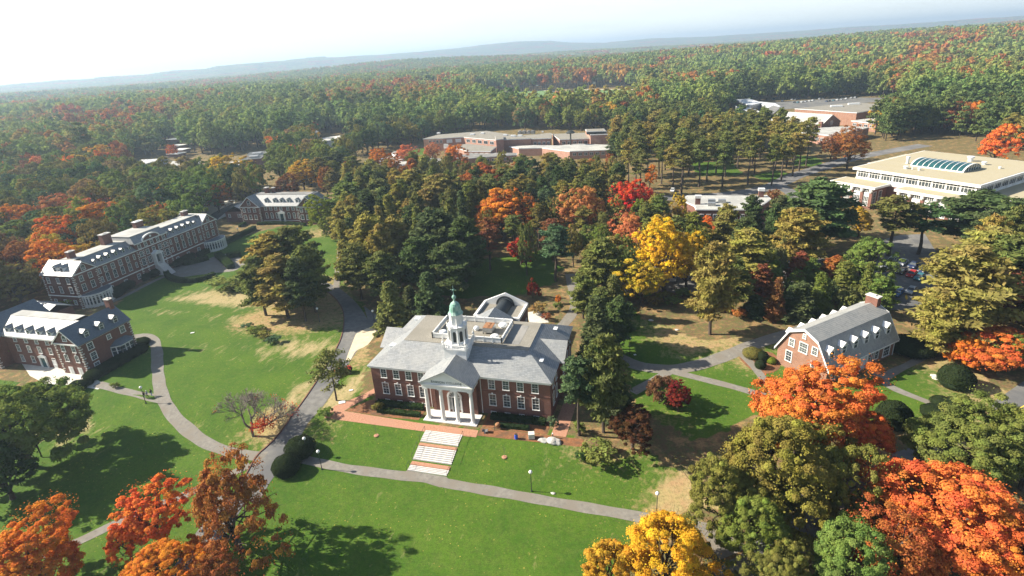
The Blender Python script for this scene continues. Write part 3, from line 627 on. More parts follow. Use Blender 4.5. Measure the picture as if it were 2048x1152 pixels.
# grey flat-roofed wing behind the near dormitory
T = thing('service_wing', 'low dark grey roofed wing between the two left dormitories', 'building', (-104.6, 12.2, 0), -.15)
b = MB(); b.box(-9, 0, 0, 7.5, -2, 5.2); b.build('wall', M['brick_dark'], T); b = MB(); gable_roof(b, -9, 0, 0, 7.5, 5.2, 1.8, 'x', .3, .15); b.build('roof', M['slate_dark'], T)
b = MB(); b.box(-6.6, -4.8, 2.2, 3.2, 6.2, 7.2); b.build('skylight', M['white'], T)

def far_dorm():
    T = thing('dormitory', 'E-shaped brick dormitory with five dormers between two gables, facing the straight lawn path', 'building', (-124.5, 113.05, 0), .066)
    L, W, H, g_, DP = 36.9, 9.4, 7.8, 4.3, 13
    w = MB(); w.box(0, L, 1.6, DP, -1, H-.02); w.build('wall', M['brick'], T)
    for x0 in (0, L-W):
        g = MB(); g.box(x0, x0+W, 0, DP+.1, -1, H); g.extr([(x0, 0, H), (x0+W, 0, H), (x0+W/2, 0, H+g_)], (0, 6, 0)); g.build('gable_wall', M['brick'], T)
        g = MB(); gable_roof(g, x0, x0+W, 0, 8.5, H, g_, 'y', .35, .17); g.build('gable_roof', M['slate'], T)
        g = MB()
        for sg in (-1, 1): c = x0+W/2; g.extr([(c+sg*(W/2+.35), -.45, H-.5), (c, -.45, H+g_-.2), (c, -.45, H+g_+.05), (c+sg*(W/2+.35), -.45, H-.22)], (0, .12, 0))
        g.box(x0-.2, x0+W+.2, -.3, -.01, H-.32, H); g.build('cornice', M['white'], T)
        window(T, x0+W/2, 0, H+.9, 1.3, 1.1, 'front', 'arch')
        for x in (1.7, 4.2, 6.8): window(T, x0+x, 0, 5.5, 1.05, 1.5, trim=.16); window(T, x0+x, 0, 2.2, 1.1, 1.9, trim=.16)
    r = MB(); xa, xb = 1.5, L-1.5; A = [(xa,1.2,H),(xb,1.2,H),(xb,DP+.4,H),(xa,DP+.4,H)]; B = [(xa+2.5,5.0,11.9),(xb-2.5,5.0,11.9),(xb-2.5,DP-3.6,11.9),(xa+2.5,DP-3.6,11.9)]
    for i in range(4): j = (i+1) % 4; r.face([A[i], A[j], B[j], B[i]])
    r.build('slate_roof', M['slate'], T); r = MB(); r.box(xa+2.4, xb-2.4, 4.9, DP-3.5, 11.88, 11.98); r.build('flat_roof', M['tar'], T)
    c = MB(); c.box(W+.1, L-W-.1, 1.25, 1.59, H-.35, H-.02); c.box(W, L-W, 1.5, 1.59, 1.2, 1.4); c.build('eaves', M['white'], T)
    q = Corners()
    for x, dx in ((0, 1), (W, -1), (L-W, 1), (L, -1)): quoins(q, x, 0, .5, H-.5, dx, 1)
    q.build('quoins', M['stone'], T)
    for x in (11.2, 13.7, 16.1, 18.6, 21.9, 24.4, 26.3): window(T, x, 1.6, 5.9, .95 if x < 26 else .6, 1.5, trim=.16)
    for x in (11.2, 13.7, 16.1, 21.9, 24.4, 26.3): window(T, x, 1.6, 2.4, .95 if x < 26 else .6, 1.9, 'front', 'arch', trim=.16)
    for x in (11.6, 15.7, 19.0, 22.3, 26.4): dormer(T, x, 2.4, H+.8, 1.5, 1.6, 2.6, 'front')
    d = MB(); d.box(17.2, 17.7, 1.0, 1.59, 0, 4.4); d.box(19.5, 20, 1.0, 1.59, 0, 4.4); d.box(17, 20.2, .9, 1.59, 4.4, 5.0); d.extr([(17, .9, 5), (20.2, .9, 5), (18.6, .9, 5.7)], (0, .65, 0)); ds = d.build('door_surround', M['white'], T)
    d = MB(); d.box(17.7, 19.5, 1.5, 1.58, 0, 4.2); d.build('door', M['green_glass'], ds)
    chimney(T, 9, 8.2, 10, 14.2, 1.4, 1.8); chimney(T, 11.4, 9.4, 11, 13.8, 1.2, 1.2); 
    w = MB(); w.box(-11, 0, 3.5, 14, -1, 4.6); w.build('annex_wall', M['brick_dark'], T); r = MB(); gable_roof(r, -11, 0, 3.5, 14, 4.6, 2.6, 'y', .3, .15); r.build('annex_roof', M['slate_dark'], T)
    for x in (-4.3, -3.2, -2.1, -9): window(T, x, 3.5, 2.2, .8, 1.3, trim=.16)
far_dorm()

def house():
    T = thing('gambrel_house', 'brick house with weathered gambrel roof and white dormers along both sides', 'building', (85.67, 20.35, 0), .763)
    L, DP, H, bw, bh, g_ = 22.0, 10.96, 4.15, 2.5, 4.3, 5.7
    pr = [(0, H), (bw, H+bh), (DP/2, H+g_), (DP-bw, H+bh), (DP, H)]
    w = MB(); w.box(0, L, 0, DP, -.8, H); w.extr([(.02, y, z-.12) for y, z in pr], (L-.04, 0, 0)); w.build('wall', M['brick_warm'], T)
    k = [(-.55, H-.75), (bw-.12, H+bh+.05), (DP/2, H+g_+.12), (DP-bw+.12, H+bh+.05), (DP+.55, H-.75)]
    for i, nm in enumerate(('lower_roof', 'upper_roof', 'upper_roof', 'lower_roof')):
        (ya, za), (yb, zb) = k[i], k[i+1]; r = MB(); r.extr([(-.3, ya, za), (-.3, yb, zb), (-.3, yb, zb+.2), (-.3, ya, za+.2)], (L+.6, 0, 0)); r.build(nm, M['slate_house'], T)
    t = MB()
    for xe in (-.42, L+.3):
        for i in range(4): (ya, za), (yb, zb) = k[i], k[i+1]; t.extr([(xe, ya, za-.28), (xe, yb, zb-.28), (xe, yb, zb+.26), (xe, ya, za+.26)], (.12, 0, 0))
    t.box(-.3, L+.3, -.6, -.35, H-.85, H-.6); t.box(-.3, L+.3, DP+.35, DP+.6, H-.85, H-.6); t.build('trim', M['white'], T)
    for x in (1.6, 5.3, 8.9, 12.4, 15.9, 19.7): dormer(T, x, .55, H+1.0, 1.7, 1.9, 2.0, 'front', 'white', 'white')
    for x in (2.2, 5.8, 9.3, 12.8, 16.3, 19.7): dormer(T, x, DP-.55, H+1.0, 1.7, 1.9, 2.0, 'back', 'white', 'white')
    for x in (13.4, 15.9, 2.0, 4.6, 6.6, 8.6): window(T, x, 0, 1.0, 1.1, 2.0, 'front', trim=.15)
    window(T, 19.3, 0, .6, 1.9, 2.7, 'front', trim=.25)
    d = MB(); d.box(10.2, 10.6, -.3, 0, 0, 3.3); d.box(12.2, 12.6, -.3, 0, 0, 3.3); d.box(10.1, 12.7, -.4, 0, 3.3, 3.8); ds = d.build('door_surround', M['white'], T); d = MB(); d.box(10.6, 12.2, -.1, 0, 0, 3.3); d.build('door', M['metal_white'], ds)
    d = MB(); d.tube((21.7, -.1, 0), (21.7, -.1, 3.6), .08, .08); d.tube((14.6, -.1, 0), (14.6, -.1, 3.6), .08, .08); d.build('downpipe', M['white'], T)
    for y, z, ww, h in ((3.0, 5.6, 1.0, 1.5), (5.4, 5.0, 1.6, 2.0), (8.0, 5.3, 1.0, 1.5), (8.3, 1.7, 1.2, 2.2), (2.7, 1.7, 1.2, 2.2)): window(T, 0, y, z, ww, h, 'left', trim=.15)
    window(T, 0, 5.5, 8.1, .5, .8, 'left', trim=.12)
    chimney(T, L-.6, DP/2, H+3.5, H+g_+1.7, 1.3, 2.5, 'brick')
    for y in (1.5, 9.5): q = MB(); q.lathe([(.1,H+2.2),(.1,H+2.3)], 0, y, 6)
house()

def library():
    T = thing('library', 'modern brick and white library with tan gravel roofs and barrel skylight', 'building', (124.0, 166.1, 0), -.801)
    W, DP, H = 43.6, 50.0, 13.0; lo = 8.6
    # world unprojections put the lower blocks in front of the tall one; build them in this frame
    def loc(px, py, z):
        q = Z(px, py, z)-np.array([124.0, 166.1, 0]); c, s = math.cos(-.801), math.sin(-.801); return c*q[0]+s*q[1], -s*q[0]+c*q[1]
    w = MB(); w.box(1.2, W-1.2, 1.2, DP-1.2, 0, H-.6); w.build('wall', M['brick'], T)
    r = MB(); r.box(0, W, 0, DP, H-.9, H); r.build('roof_fascia', M['white'], T); r = MB(); r.box(.6, W-.6, .6, DP-.6, H, H+.07); r.build('gravel_roof', M['gravel_tan'], T)
    r = MB(); r.box(-4.5, 0, DP*.35, DP*.9, H-2.2, H-1.4); r.build('side_roof_fascia', M['white'], T); r = MB(); r.box(-4.2, -.05, DP*.36, DP*.89, H-1.4, H-1.33); r.build('gravel_roof', M['gravel_tan'], T)
    r = MB(); r.box(-4, 1.1, DP*.36, DP*.89, 0, H-2.25); r.build('side_wall', M['brick'], T)
    def glazing(x0, x1, y, z0, z1, n, side='front', xfix=None):
        g = MB(); f = MB(); bw = (x1-x0)/n
        def bx(m_, a, b, c, d, e, h):
            if side == 'front': m_.box(a, b, y-d, y-c, e, h)
            else: m_.box(y+c, y+d, a, b, e, h)
        bx(g, x0, x1, 0, .05, z0, z1); G_ = g.build('clerestory_glass', M['glass'], T)
        for i in range(n+1): x = x0+bw*i; bx(f, x-.3, x+.3, 0, .22, z0-.2, z1)
        for i in range(n):
            for j in (1, 2, 3): x = x0+bw*i+bw*j/4; bx(f, x-.06, x+.06, .05, .12, z0, z1)
        bx(f, x0, x1, .05, .13, z0+(z1-z0)*.62, z0+(z1-z0)*.62+.16); bx(f, x0, x1, 0, .2, z0-.35, z0); f.build('mullions', M['white'], G_)
    glazing(1.6, W-1.6, 1.2, lo+.9, H-.95, 9); glazing(1.6, DP-1.6, W-1.2, lo+.9, H-.95, 9, 'right')
    q = MB(); q.box(1.15, W-1.15, 1.0, 1.19, lo-1, lo+.6); q.box(W-1.19, W-1.0, 1.2, DP-1.2, lo-1, lo+.6); q.build('white_panel', M['white'], T)
    # lower front blocks
    def block(x0, x1, y0, y1, z):
        b = MB(); b.box(x0+1.0, x1-1.0, y0+1.0, y1, 0, z-.7); b.build('front_block_wall', M['brick'], T)
        b = MB(); b.box(x0, x1, y0, y1, z-.85, z); b.build('roof_fascia', M['white'], T); b = MB(); b.box(x0+.5, x1-.5, y0+.5, y1, z, z+.06); b.build('gravel_roof', M['gravel_tan'], T)
        n = max(2, round((x1-x0-2)/4.4)); bw = (x1-x0-2)/n
        for i in range(n):
            xa = x0+1+bw*i; g = MB(); g.box(xa+.8, xa+bw-.8, y0+.93, y0+.98, 1.2, z-.9); gg = g.build('bay_glass', M['glass'], T)
            g = MB(); g.box(xa+.8, xa+bw-.8, y0+.85, y0+.92, 4.6, 6.2)
            for t in np.linspace(xa+.8, xa+bw-.8, 5): g.box(t-.06, t+.06, y0+.85, y0+.92, 1.2, z-.9)
            g.box(xa+.8, xa+bw-.8, y0+.86, y0+.92, 2.6, 2.72); g.box(xa+.7, xa+bw-.7, y0+.75, y0+.92, .9, 1.2); g.build('bay_frame', M['white'], gg)
        for i in range(n+1):
            xa = min(max(x0+1+bw*i, x0+1.5), x1-1.5); g = MB(); g.box(xa-.55, xa+.55, y0+.55, y0+.99, 0, z-1.7); pp = g.build('pilaster', M['brick'], T)
            g = MB(); g.lathe([(.3,z-2.5),(.62,z-1.9),(.62,z-1.0)], xa, y0+.6, 10); g.build('capital', M['white'], pp)
    x0, y0 = loc(1663.9, 359.7, lo); x1, y1 = loc(1746.6, 376.6, lo); x2, y2 = loc(1789.4, 377.6, lo); x3, y3 = loc(1964.7, 407.5, lo)
    block(x0, x1, (y0+y1)/2, 1.15, lo); block(x2, x3, (y2+y3)/2, 1.15, lo)
    for i in range(3):
        yy = (y0+y1)/2+2.2+i*3.6
        if yy < 0: window(T, x1-1.0, yy, 2, 1.8, 4.4, 'right', trim=.15)
    b = MB(); b.box(W-1.2, W+9, 8, DP*.8, 0, lo-.3); b.build('east_wing_wall', M['brick'], T); b = MB(); b.box(W-1.1, W+10, 7, DP*.82, lo-.9, lo-.2); b.build('roof_fascia', M['white'], T); b = MB(); b.box(W-1.0, W+9.5, 7.5, DP*.81, lo-.2, lo-.13); b.build('gravel_roof', M['gravel_tan'], T)
    b = MB(); b.prism([(x3-4, y3+.5), (x3+5, y3-3), (x3+11, y3+1), (x3+8, y3+8), (x3-2, y3+7)], lo-1.6, lo-.8); b.build('entrance_canopy', M['white'], T)
    b = MB(); b.box(x3-1, x3+7, y3+.5, 1.0, 0, lo-1.65); b.build('entrance_wall', M['brick'], T)
    b = MB(); b.lathe([(2.2,lo-.8),(2.2,lo+.1),(1.6,lo+.6),(.3,lo+.8)], x3+4, y3+2.5, 14); b.build('canopy_dome', M['white'], T)
    # barrel skylight, axis parallel to the front
    p = [Z(1640+u/5.02, 280+v/5.02, H) for u, v in ((915,262),(1430,332),(1620,280))]
    q0 = [loc(1640+u/5.02, 280+v/5.02, H) for u, v in ((915,262),(1430,332),(1620,285))]
    xa, xb, ya, yb = q0[0][0], q0[1][0], (q0[0][1]+q0[1][1])/2, 0; yb = ya+(q0[2][1]-q0[1][1])
    yc, rr = (ya+yb)/2, abs(yb-ya)/2; n = 12; hh = 2.3
    b = MB(); b.extr([(xa, yc+rr*math.cos(math.pi*i/n), H+.1+hh*math.sin(math.pi*i/n)) for i in range(n+1)], (xb-xa, 0, 0)); sk = b.build('skylight', M['green_glass'], T)
    f = MB()
    for j in range(10):
        x = xa+(xb-xa)*j/9
        for i in range(n):
            t0, t1 = math.pi*i/n, math.pi*(i+1)/n; e = .09 if 0 < j < 9 else .25
            f.extr([(x-e, yc+(rr+k_)*math.cos(q), H+.1+(hh+k_)*math.sin(q)) for q, k_ in ((t0, 0), (t1, 0), (t1, .12), (t0, .12))], (2*e, 0, 0))
    f.box(xa, xb, yc-rr-.25, yc-rr+.1, H, H+.45); f.box(xa, xb, yc+rr-.1, yc+rr+.25, H, H+.45)
    for i in range(1, 7): y = yc-rr+2*rr*i/7; f.box(xb, xb+.12, y-.12, y+.12, H, H+.1+hh*math.sqrt(max(0, 1-((y-yc)/rr)**2)))
    f.build('skylight_ribs', M['white'], sk)
    for u, v, a, h in ((860,290,.9,1.1),(875,240,.7,3.0),(995,305,.6,.9),(1508,215,1.2,2.0),(1645,250,.9,1.2),(1805,290,.5,.8),(925,298,.3,.8)):
        x, y = loc(1640+u/5.02, 280+v/5.02, H); b = MB(); b.lathe([(a*.7,H),(a*.7,H+h*.7),(a,H+h*.72),(a*.95,H+h)], x, y, 12); b.build('roof_vent', M['metal_white'], T)
library()

# ------------------------------------------------------------------ flat-roofed blocks read off their roof outlines
def block(name, pts, z, z0=-.5, wall='brick_pink', roof='gravel', parent=None, fascia='metal_white', inset=.5, part='roof'):
    P = [tuple(Z(px, py, z)[:2]) for px, py in pts]; c = (sum(p[0] for p in P)/len(P), sum(p[1] for p in P)/len(P))
    sh = lambda k: [(p[0]+(c[0]-p[0])*k, p[1]+(c[1]-p[1])*k) for p in P]
    size = max(math.hypot(p[0]-c[0], p[1]-c[1]) for p in P)
    w = MB(); w.prism(sh(.4/size), z0, z-.35); wo = w.build('wall', M[wall], parent)
    f = MB(); f.prism(P, z-.4, z); f.build('fascia', M[fascia], parent); f = MB(); f.prism(sh(.3/size), z, z+.06); f.build('roof', M[roof], parent); return P
def strip(P, i, j, z0, z1, parent, n, mat='glass', fr='metal_white', off=.05, t0=.05, t1=.95):
    """row of windows along edge P[i]-P[j] of a block"""
    (xa, ya), (xb, yb) = P[i], P[j]; L = math.hypot(xb-xa, yb-ya); ux, uy = (xb-xa)/L, (yb-ya)/L; cx = sum(p[0] for p in P)/len(P); cy = sum(p[1] for p in P)/len(P)
    nx, ny = uy, -ux
    if (xa-cx)*nx+(ya-cy)*ny < 0: nx, ny = -nx, -ny
    for k in range(n):
        a = L*(t0+(t1-t0)*(k+.18)/n); b_ = L*(t0+(t1-t0)*(k+.82)/n)
        m_ = MB(); m_.extr([(xa+ux*s-nx*.3, ya+uy*s-ny*.3, z) for s, z in ((a, z0), (b_, z0), (b_, z1), (a, z1))], (nx*(.3+off), ny*(.3+off), 0)); wo = m_.build('window', M[fr], parent)
        m_ = MB(); e = .15; mid = (a+b_)/2
        for s0, s1 in ((a+e, mid-e/2), (mid+e/2, b_-e)): m_.extr([(xa+ux*s-nx*0, ya+uy*s-ny*0, z) for s, z in ((s0, z0+e), (s1, z0+e), (s1, z1-e), (s0, z1-e))], (nx*(off+.03), ny*(off+.03), 0))
        m_.build('pane', M[mat], wo)
o3 = lambda l: [(700+u/3.4133, 100+v/3.4133) for u, v in l]
T = thing('campus_centre', 'sprawling low pinkish brick complex with flat gravel roofs among the trees', 'building')
P = block('c1', o3([(497,606),(600,578),(930,552),(1110,578),(1240,603),(1000,614),(775,594),(640,602)]), 9, parent=T); strip(P, 0, 7, 5.6, 7.9, T, 4, t0=.25); strip(P, 7, 6, 5.6, 7.9, T, 2); strip(P, 6, 5, 5.6, 7.9, T, 5)
P = block('c2', o3([(1100,590),(1375,565),(1375,602),(1240,606)]), 8.6, parent=T); strip(P, 3, 2, 4.6, 6.4, T, 4)
P = block('c3', o3([(1378,573),(1600,565),(1640,604),(1430,612)]), 7.5, parent=T); strip(P, 3, 2, 4, 6.2, T, 5)
P = block('c4', o3([(1605,542),(1735,538),(1772,574),(1640,578)]), 10.5, parent=T, roof='tar'); b_ = block('c4b', o3([(1610,540),(1735,536),(1735,552),(1612,556)]), 12.5, 10.5, wall='iron', parent=T)
P = block('c5', o3([(1085,658),(1250,650),(1420,652),(1560,640),(1850,650),(1760,682),(1500,692),(1310,668),(1150,672)]), 5, parent=T, roof='gravel_pale'); strip(P, 6, 5, 2.2, 4, T, 6)
P = block('c6', o3([(680,655),(800,640),(1000,660),(960,692),(800,690)]), 5.6, parent=T); strip(P, 4, 3, 2.6, 4.4, T, 4)
P = block('c7', o3([(560,745),(850,702),(1140,702),(1140,716),(860,735),(600,762)]), 4.2, parent=T, roof='tar'); strip(P, 4, 3, 1.4, 3, T, 6)
P = block('c9', o3([(990,588),(1045,584),(1050,606),(995,612)]), 10.2, parent=T)
P = block('c10', o3([(640,640),(670,640),(675,668),(640,668)]), 6.4, parent=T, roof='tar')
for u, v, a, h in ((605,572,.9,1), (835,580,1.2,.8), (905,572,1.0,.8), (1060,585,1.0,1), (1115,592,1.2,1.1), (1160,590,1.2,1), (1315,562,.5,.8)):
    q = Z(700+u/3.4133, 100+v/3.4133, 9); b = MB(); b.box(q[0]-a*1.3, q[0]+a*1.3, q[1]-a, q[1]+a, 9, 9+h); b.build('roof_unit', M['metal_white'], T)
q = Z(700+1205/3.4133, 100+572/3.4133, 9); b = MB()
for i in range(4): b.box(q[0]-6+i*3.2, q[0]-3.6+i*3.2, q[1]-1.5, q[1]+1.5, 9, 10.6+.5*(i % 2)); b.lathe([(1,10.8),(1,11.3)], q[0]-4.8+i*3.2, q[1], 8)
b.build('cooling_units', M['tar'], T)
q = Z(700+1507/3.4133, 100+648/3.4133, 5); b = MB(); b.lathe([(.5,5),(.45,12.2),(2.6,12.4),(3.0,12.9),(1.6,13.9),(.1,14.4)], q[0], q[1], 14); b.build('mushroom_vent', M['iron'], T)
T = thing('pavilion_block', 'flat grey roofed low building half hidden by orange maples beside the campus complex', 'building')
P = block('c7', o3([(100,750),(260,730),(600,740),(600,770),(400,790),(260,800),(110,790)]), 4.2, parent=T, roof='gravel_pale', wall='white'); strip(P, 6, 5, 1.2, 3.2, T, 4)
P = block('c8', o3([(283,703),(300,690),(342,690),(338,712)]), 7.0, parent=T, wall='white')
# sports complex
o4 = lambda l: [(1250+u/2.566, 20+v/2.566) for u, v in l]
T = thing('sports_hall', 'brick sports complex with long gabled gym and wide flat roofs', 'building')
P = block('g1', o4([(870,506),(1180,474),(1410,491),(1190,527)]), 9.5, parent=T, wall='brick_warm')
P = block('g2', o4([(895,627),(1000,603),(1190,595),(1255,603),(1060,645)]), 6, parent=T, wall='brick_pink', roof='gravel_pale'); strip(P, 0, 4, 2.5, 4, T, 6)
P = block('g3', o4([(1160,568),(1345,545),(1350,580),(1290,584)]), 5.5, parent=T, wall='brick_warm', roof='gravel_pale'); strip(P, 0, 3, 2.6, 4.3, T, 4)
P = block('g4', o4([(680,528),(760,490),(800,500),(745,545)]), 8, parent=T, wall='brick_dark', roof='tar')
A = Z(*o4([(742,567)])[0], 7.5); B = Z(*o4([(1012,588)])[0], 7.5); C_ = Z(*o4([(1125,572)])[0], 7.5)
ux, uy = (B-A)[:2]/np.linalg.norm((B-A)[:2]); vx, vy = -uy, ux; L = np.linalg.norm((B-A)[:2]); Wd = abs((C_-B)[0]*vx+(C_-B)[1]*vy); Wd = max(18, min(30, Wd))
gh = thing('x', None, None); D.objects.remove(gh)
rz = math.atan2(uy, ux); b = MB(); b.box(0, L, 0, Wd, -.5, 7.5); b.extr([(0, 0, 7.5), (0, Wd/2, 12.6), (0, Wd, 7.5)], (L, 0, 0)); b.build('gym_wall', M['brick_warm'], T, (A[0], A[1], 0), rz)
b = MB(); gable_roof(b, 0, L, 0, Wd, 7.5, 5.1, 'x', .4, .2); b.build('gym_roof', M['gravel_pale'], T, (A[0], A[1], 0), rz)
for i in range(3):
    x = L*(.24+.2*i); b = MB(); b.box(x, x+L*.15, -.12, 0, 1.8, 6.4); wo = b.build('window', M['stone'], T, (A[0], A[1], 0), rz)
    b = MB()
    for j in range(4): b.box(x+.3+j*L*.15/4, x+(j+1)*L*.15/4-.1, -.15, -.12, 2, 6.2)
    b.build('pane', M['glass_curtain'], wo)
b = MB(); b.box(L, L+.12, Wd*.42, Wd*.58, 6, 9); b.build('window', M['glass_curtain'], T, (A[0], A[1], 0), rz)
b = MB(); b.box(L*.98, L*1.0+1.4, -3, -1.2, 0, 9.5); b.build('chimney', M['brick_dark'], T, (A[0], A[1], 0), rz)
for u, v in ((1085,497),(1175,485)): q = Z(1250+u/2.566, 20+v/2.566, 9.5); b = MB(); b.box(q[0]-4, q[0]+4, q[1]-1.5, q[1]+1.5, 9.5, 10.6); b.build('roof_unit', M['metal_white'], T)
T = thing('skating_rink', 'pale arched metal roofs partly hidden behind pines left of the sports complex', 'building')
for pts, z in (([(560,460),(640,455),(700,475),(640,490)], 7), ([(690,470),(770,478),(800,495),(720,505)], 6), ([(560,490),(640,500),(690,520),(600,515)], 5)): block('r', o4(pts), z, parent=T, wall='metal', roof='metal_white')
# building behind the yellow trees
o5 = lambda l: [(1340+u/2.893, 280+v/2.893) for u, v in l]
T = thing('annex_building', 'brick building with pale flat roof and white chimneys half hidden behind the yellow maples', 'building')
P = block('h', o5([(60,345),(100,320),(500,322),(560,318),(585,340),(500,402),(150,402),(140,380)]), 8, parent=T, wall='brick', roof='gravel_pale', fascia='white'); strip(P, 6, 5, 4.4, 6.3, T, 8, fr='white'); strip(P, 6, 5, 1.2, 3.2, T, 8, fr='white')
for u, v in ((525,330),(160,372)): q = Z(1340+u/2.893, 280+v/2.893, 8); b = MB(); b.box(q[0]-.9, q[0]+.9, q[1]-.7, q[1]+.7, 8, 10.4); c = b.build('chimney', M['brick_dark'], T); b = MB(); b.box(q[0]-1.1, q[0]+1.1, q[1]-.9, q[1]+.9, 10.4, 11.3); b.build('cap', M['white'], c)
for u, v in ((240,362),(300,362),(240,380)): q = Z(1340+u/2.893, 280+v/2.893, 8); b = MB(); b.box(q[0]-1.3, q[0]+1.3, q[1]-1, q[1]+1, 8, 9.2); b.build('roof_unit', M['metal'], T)
# small buildings at the upper left
T = thing('white_block', 'small white flat-roofed building with parapet behind the rust-coloured maple', 'building')
o6 = lambda l: [(400+u/3.84, 180+v/3.84) for u, v in l]
P = block('w', o6([(908,372),(1075,350),(1115,374),(930,396)]), 9, parent=T, wall='white', roof='stone', fascia='white'); b = MB()
q = Z(400+905/3.84, 180+372/3.84, 9); b.tube((q[0], q[1], 9), (q[0], q[1], 13), .4, .3, 6); b.lathe([(.3,12.8),(1.3,13.2),(1.3,14.4),(.3,14.9)], q[0], q[1], 10); b.build('roof_tank', M['white'], T)
T = thing('studio_building', 'brown walled building with tilted grey roof and two skylights', 'building')
pts = o6([(318,541),(470,527),(530,468),(382,482)]); zz = (6.5, 6.5, 10.5, 10.5); Q = [Z(*p, z) for p, z in zip(pts, zz)]
b = MB(); n = 4; b.v = [tuple(q) for q in Q]+[(q[0], q[1], -.5) for q in Q]; b.f = [(0,1,2,3),(4,7,6,5),(0,4,5,1),(1,5,6,2),(2,6,7,3),(3,7,4,0)]; b.m = [0]*6; b.build('wall', M['brick_dark'], T)
b = MB(); b.extr([tuple(q+np.array([0,0,.05])) for q in Q], (0, 0, .25)); b.build('roof', M['gravel_pale'], T)
def lerp4(u, v): return (Q[0]*(1-u)+Q[1]*u)*(1-v)+(Q[3]*(1-u)+Q[2]*u)*v
for v in (.35, .75):
    b = MB(); b.extr([tuple(lerp4(uu, vv)+np.array([0,0,.3])) for uu, vv in ((.25, v-.08), (.7, v-.08), (.7, v+.08), (.25, v+.08))], (0, 0, .5)); b.build('skylight', M['white'], T)
block('lk', o6([(225,553),(320,545),(325,575),(235,572)]), 4.5, parent=thing('link_block', 'low pale flat-roofed block beside the tilted grey roof', 'building'), roof='gravel_pale')
T = thing('glasshouse_block', 'low building with sloping blue-grey metal roof at the edge of the left woods', 'building')
pts = [(264,335),(336,329),(334,317),(282,320)]; Q = [Z(*p, z) for p, z in zip(pts, (5, 5, 9, 9))]
b = MB(); b.v = [tuple(q) for q in Q]+[(q[0], q[1], -.5) for q in Q]; b.f = [(0,1,2,3),(4,7,6,5),(0,4,5,1),(1,5,6,2),(2,6,7,3),(3,7,4,0)]; b.m = [0]*6; b.build('wall', M['tar'], T)
b = MB(); b.extr([tuple(q+np.array([0,0,.05])) for q in Q], (0, 0, .2)); b.build('roof', M['metal'], T)
b = MB()
for k in range(9): u = k/8; b.tube(lerp4(u, 0)+np.array([0,0,.3]), lerp4(u, 1)+np.array([0,0,.3]), .12, .12, 4)
b.build('roof_ribs', M['metal_white'], T)
block('lk', [(340,330),(345,322),(402,321),(400,331)], 5, parent=thing('low_block', 'low flat grey roofed block right of the blue-grey metal roof', 'building'), roof='gravel_pale', wall='brick_dark')
T = thing('stepped_house', 'small stack of white stepped roofs seen through a gap in the left woods', 'building')
for i, (px, py, z) in enumerate(((350,277,10),(356,290,7.5),(362,298,6),(353,306,4.5))):
    q = Z(px, py, z); b = MB(); b.box(q[0]-5, q[0]+5, q[1]-4, q[1]+4, z-2.6, z-.4); b.build('wall', M['brick_dark'], T); b = MB(); b.box(q[0]-5.5, q[0]+5.5, q[1]-4.5, q[1]+4.5, z-.4, z); b.build('roof', M['white'], T)
# distant buildings
def tiny(name, label, px, py, w, d_, h, roof='white', wall='white', gable=False, elev=0):
    x, y, z = at(px, py); T = thing(name, label, 'building', (x, y, z), random.uniform(-.5, .5))
    b = MB(); b.box(-w/2, w/2, -d_/2, d_/2, -3, h+elev); b.build('wall', M[wall], T); b = MB()
    if gable: gable_roof(b, -w/2, w/2, -d_/2, d_/2, h+elev, d_*.3, 'x', .4, .2)
    else: b.box(-w/2-.4, w/2+.4, -d_/2-.4, d_/2+.4, h+elev, h+elev+.4)
    b.build('roof', M[roof], T)
tiny('warehouse', 'long white warehouse far off in the hazy plain at the left', 155, 199, 70, 25, 22)
tiny('warehouse', 'smaller white shed beside the far long white warehouse', 172, 196, 30, 20, 20)
tiny('cottage', 'small white gabled house peeking from the green woods above the middle left', 557, 214, 9, 8, 15, 'metal', 'white', True)
tiny('cottage', 'pale house among the trees just beyond the sports field', 1048, 163, 14, 9, 14, 'metal', 'white', True)
tiny('mill_building', 'pale low building on the hazy plain below the distant hill', 1136, 114, 60, 25, 22)
tiny('mill_building', 'white building among far woods near the top centre right', 1370, 80, 90, 40, 30)
tiny('cottage', 'white house in dark trees behind the sports car park', 1548, 172, 18, 10, 9, 'metal_white', 'white', True)
# ================================================================== ground
def vinpoly(X, Y, poly):
    c = np.zeros(X.shape, bool); n = len(poly); j = n-1
    for i in range(n):
        xi, yi = poly[i]; xj, yj = poly[j]
        k = ((yi > Y) != (yj > Y)) & (X < (xj-xi)*(Y-yi)/((yj-yi) or 1e-9)+xi); c ^= k; j = i
    return c
def wp(l): return [at(*p)[:2] for p in l]
def axis(lo, hi, step, far, gr=1.055):
    a = list(np.arange(lo, hi+.01, step)); s = step; x = hi
    while x < far: s *= gr; x += s; a.append(x)
    s = step; x = lo
    while x > -far: s *= gr; x -= s; a.insert(0, x)
    return np.array(a)
GX = axis(-160, 175, 1.2, 12600); GY = axis(-75, 240, 1.2, 12600)
XX, YY = np.meshgrid(GX, GY); ZZ = hgt(XX, YY)
me = D.meshes.new('ground'); nx, ny = len(GX), len(GY)
me.vertices.add(nx*ny); me.vertices.foreach_set('co', np.stack([XX, YY, ZZ], -1).astype(np.float32).ravel())
I = np.arange((nx-1)*(ny-1)); ii = (I//(nx-1))*nx+I % (nx-1); F = np.stack([ii, ii+1, ii+nx+1, ii+nx], -1).astype(np.int32)
me.loops.add(F.size); me.loops.foreach_set('vertex_index', F.ravel()); me.polygons.add(len(F)); me.polygons.foreach_set('loop_start', np.arange(len(F), dtype=np.int32)*4)
me.update(calc_edges=True); me.polygons.foreach_set('use_smooth', [True]*len(F))
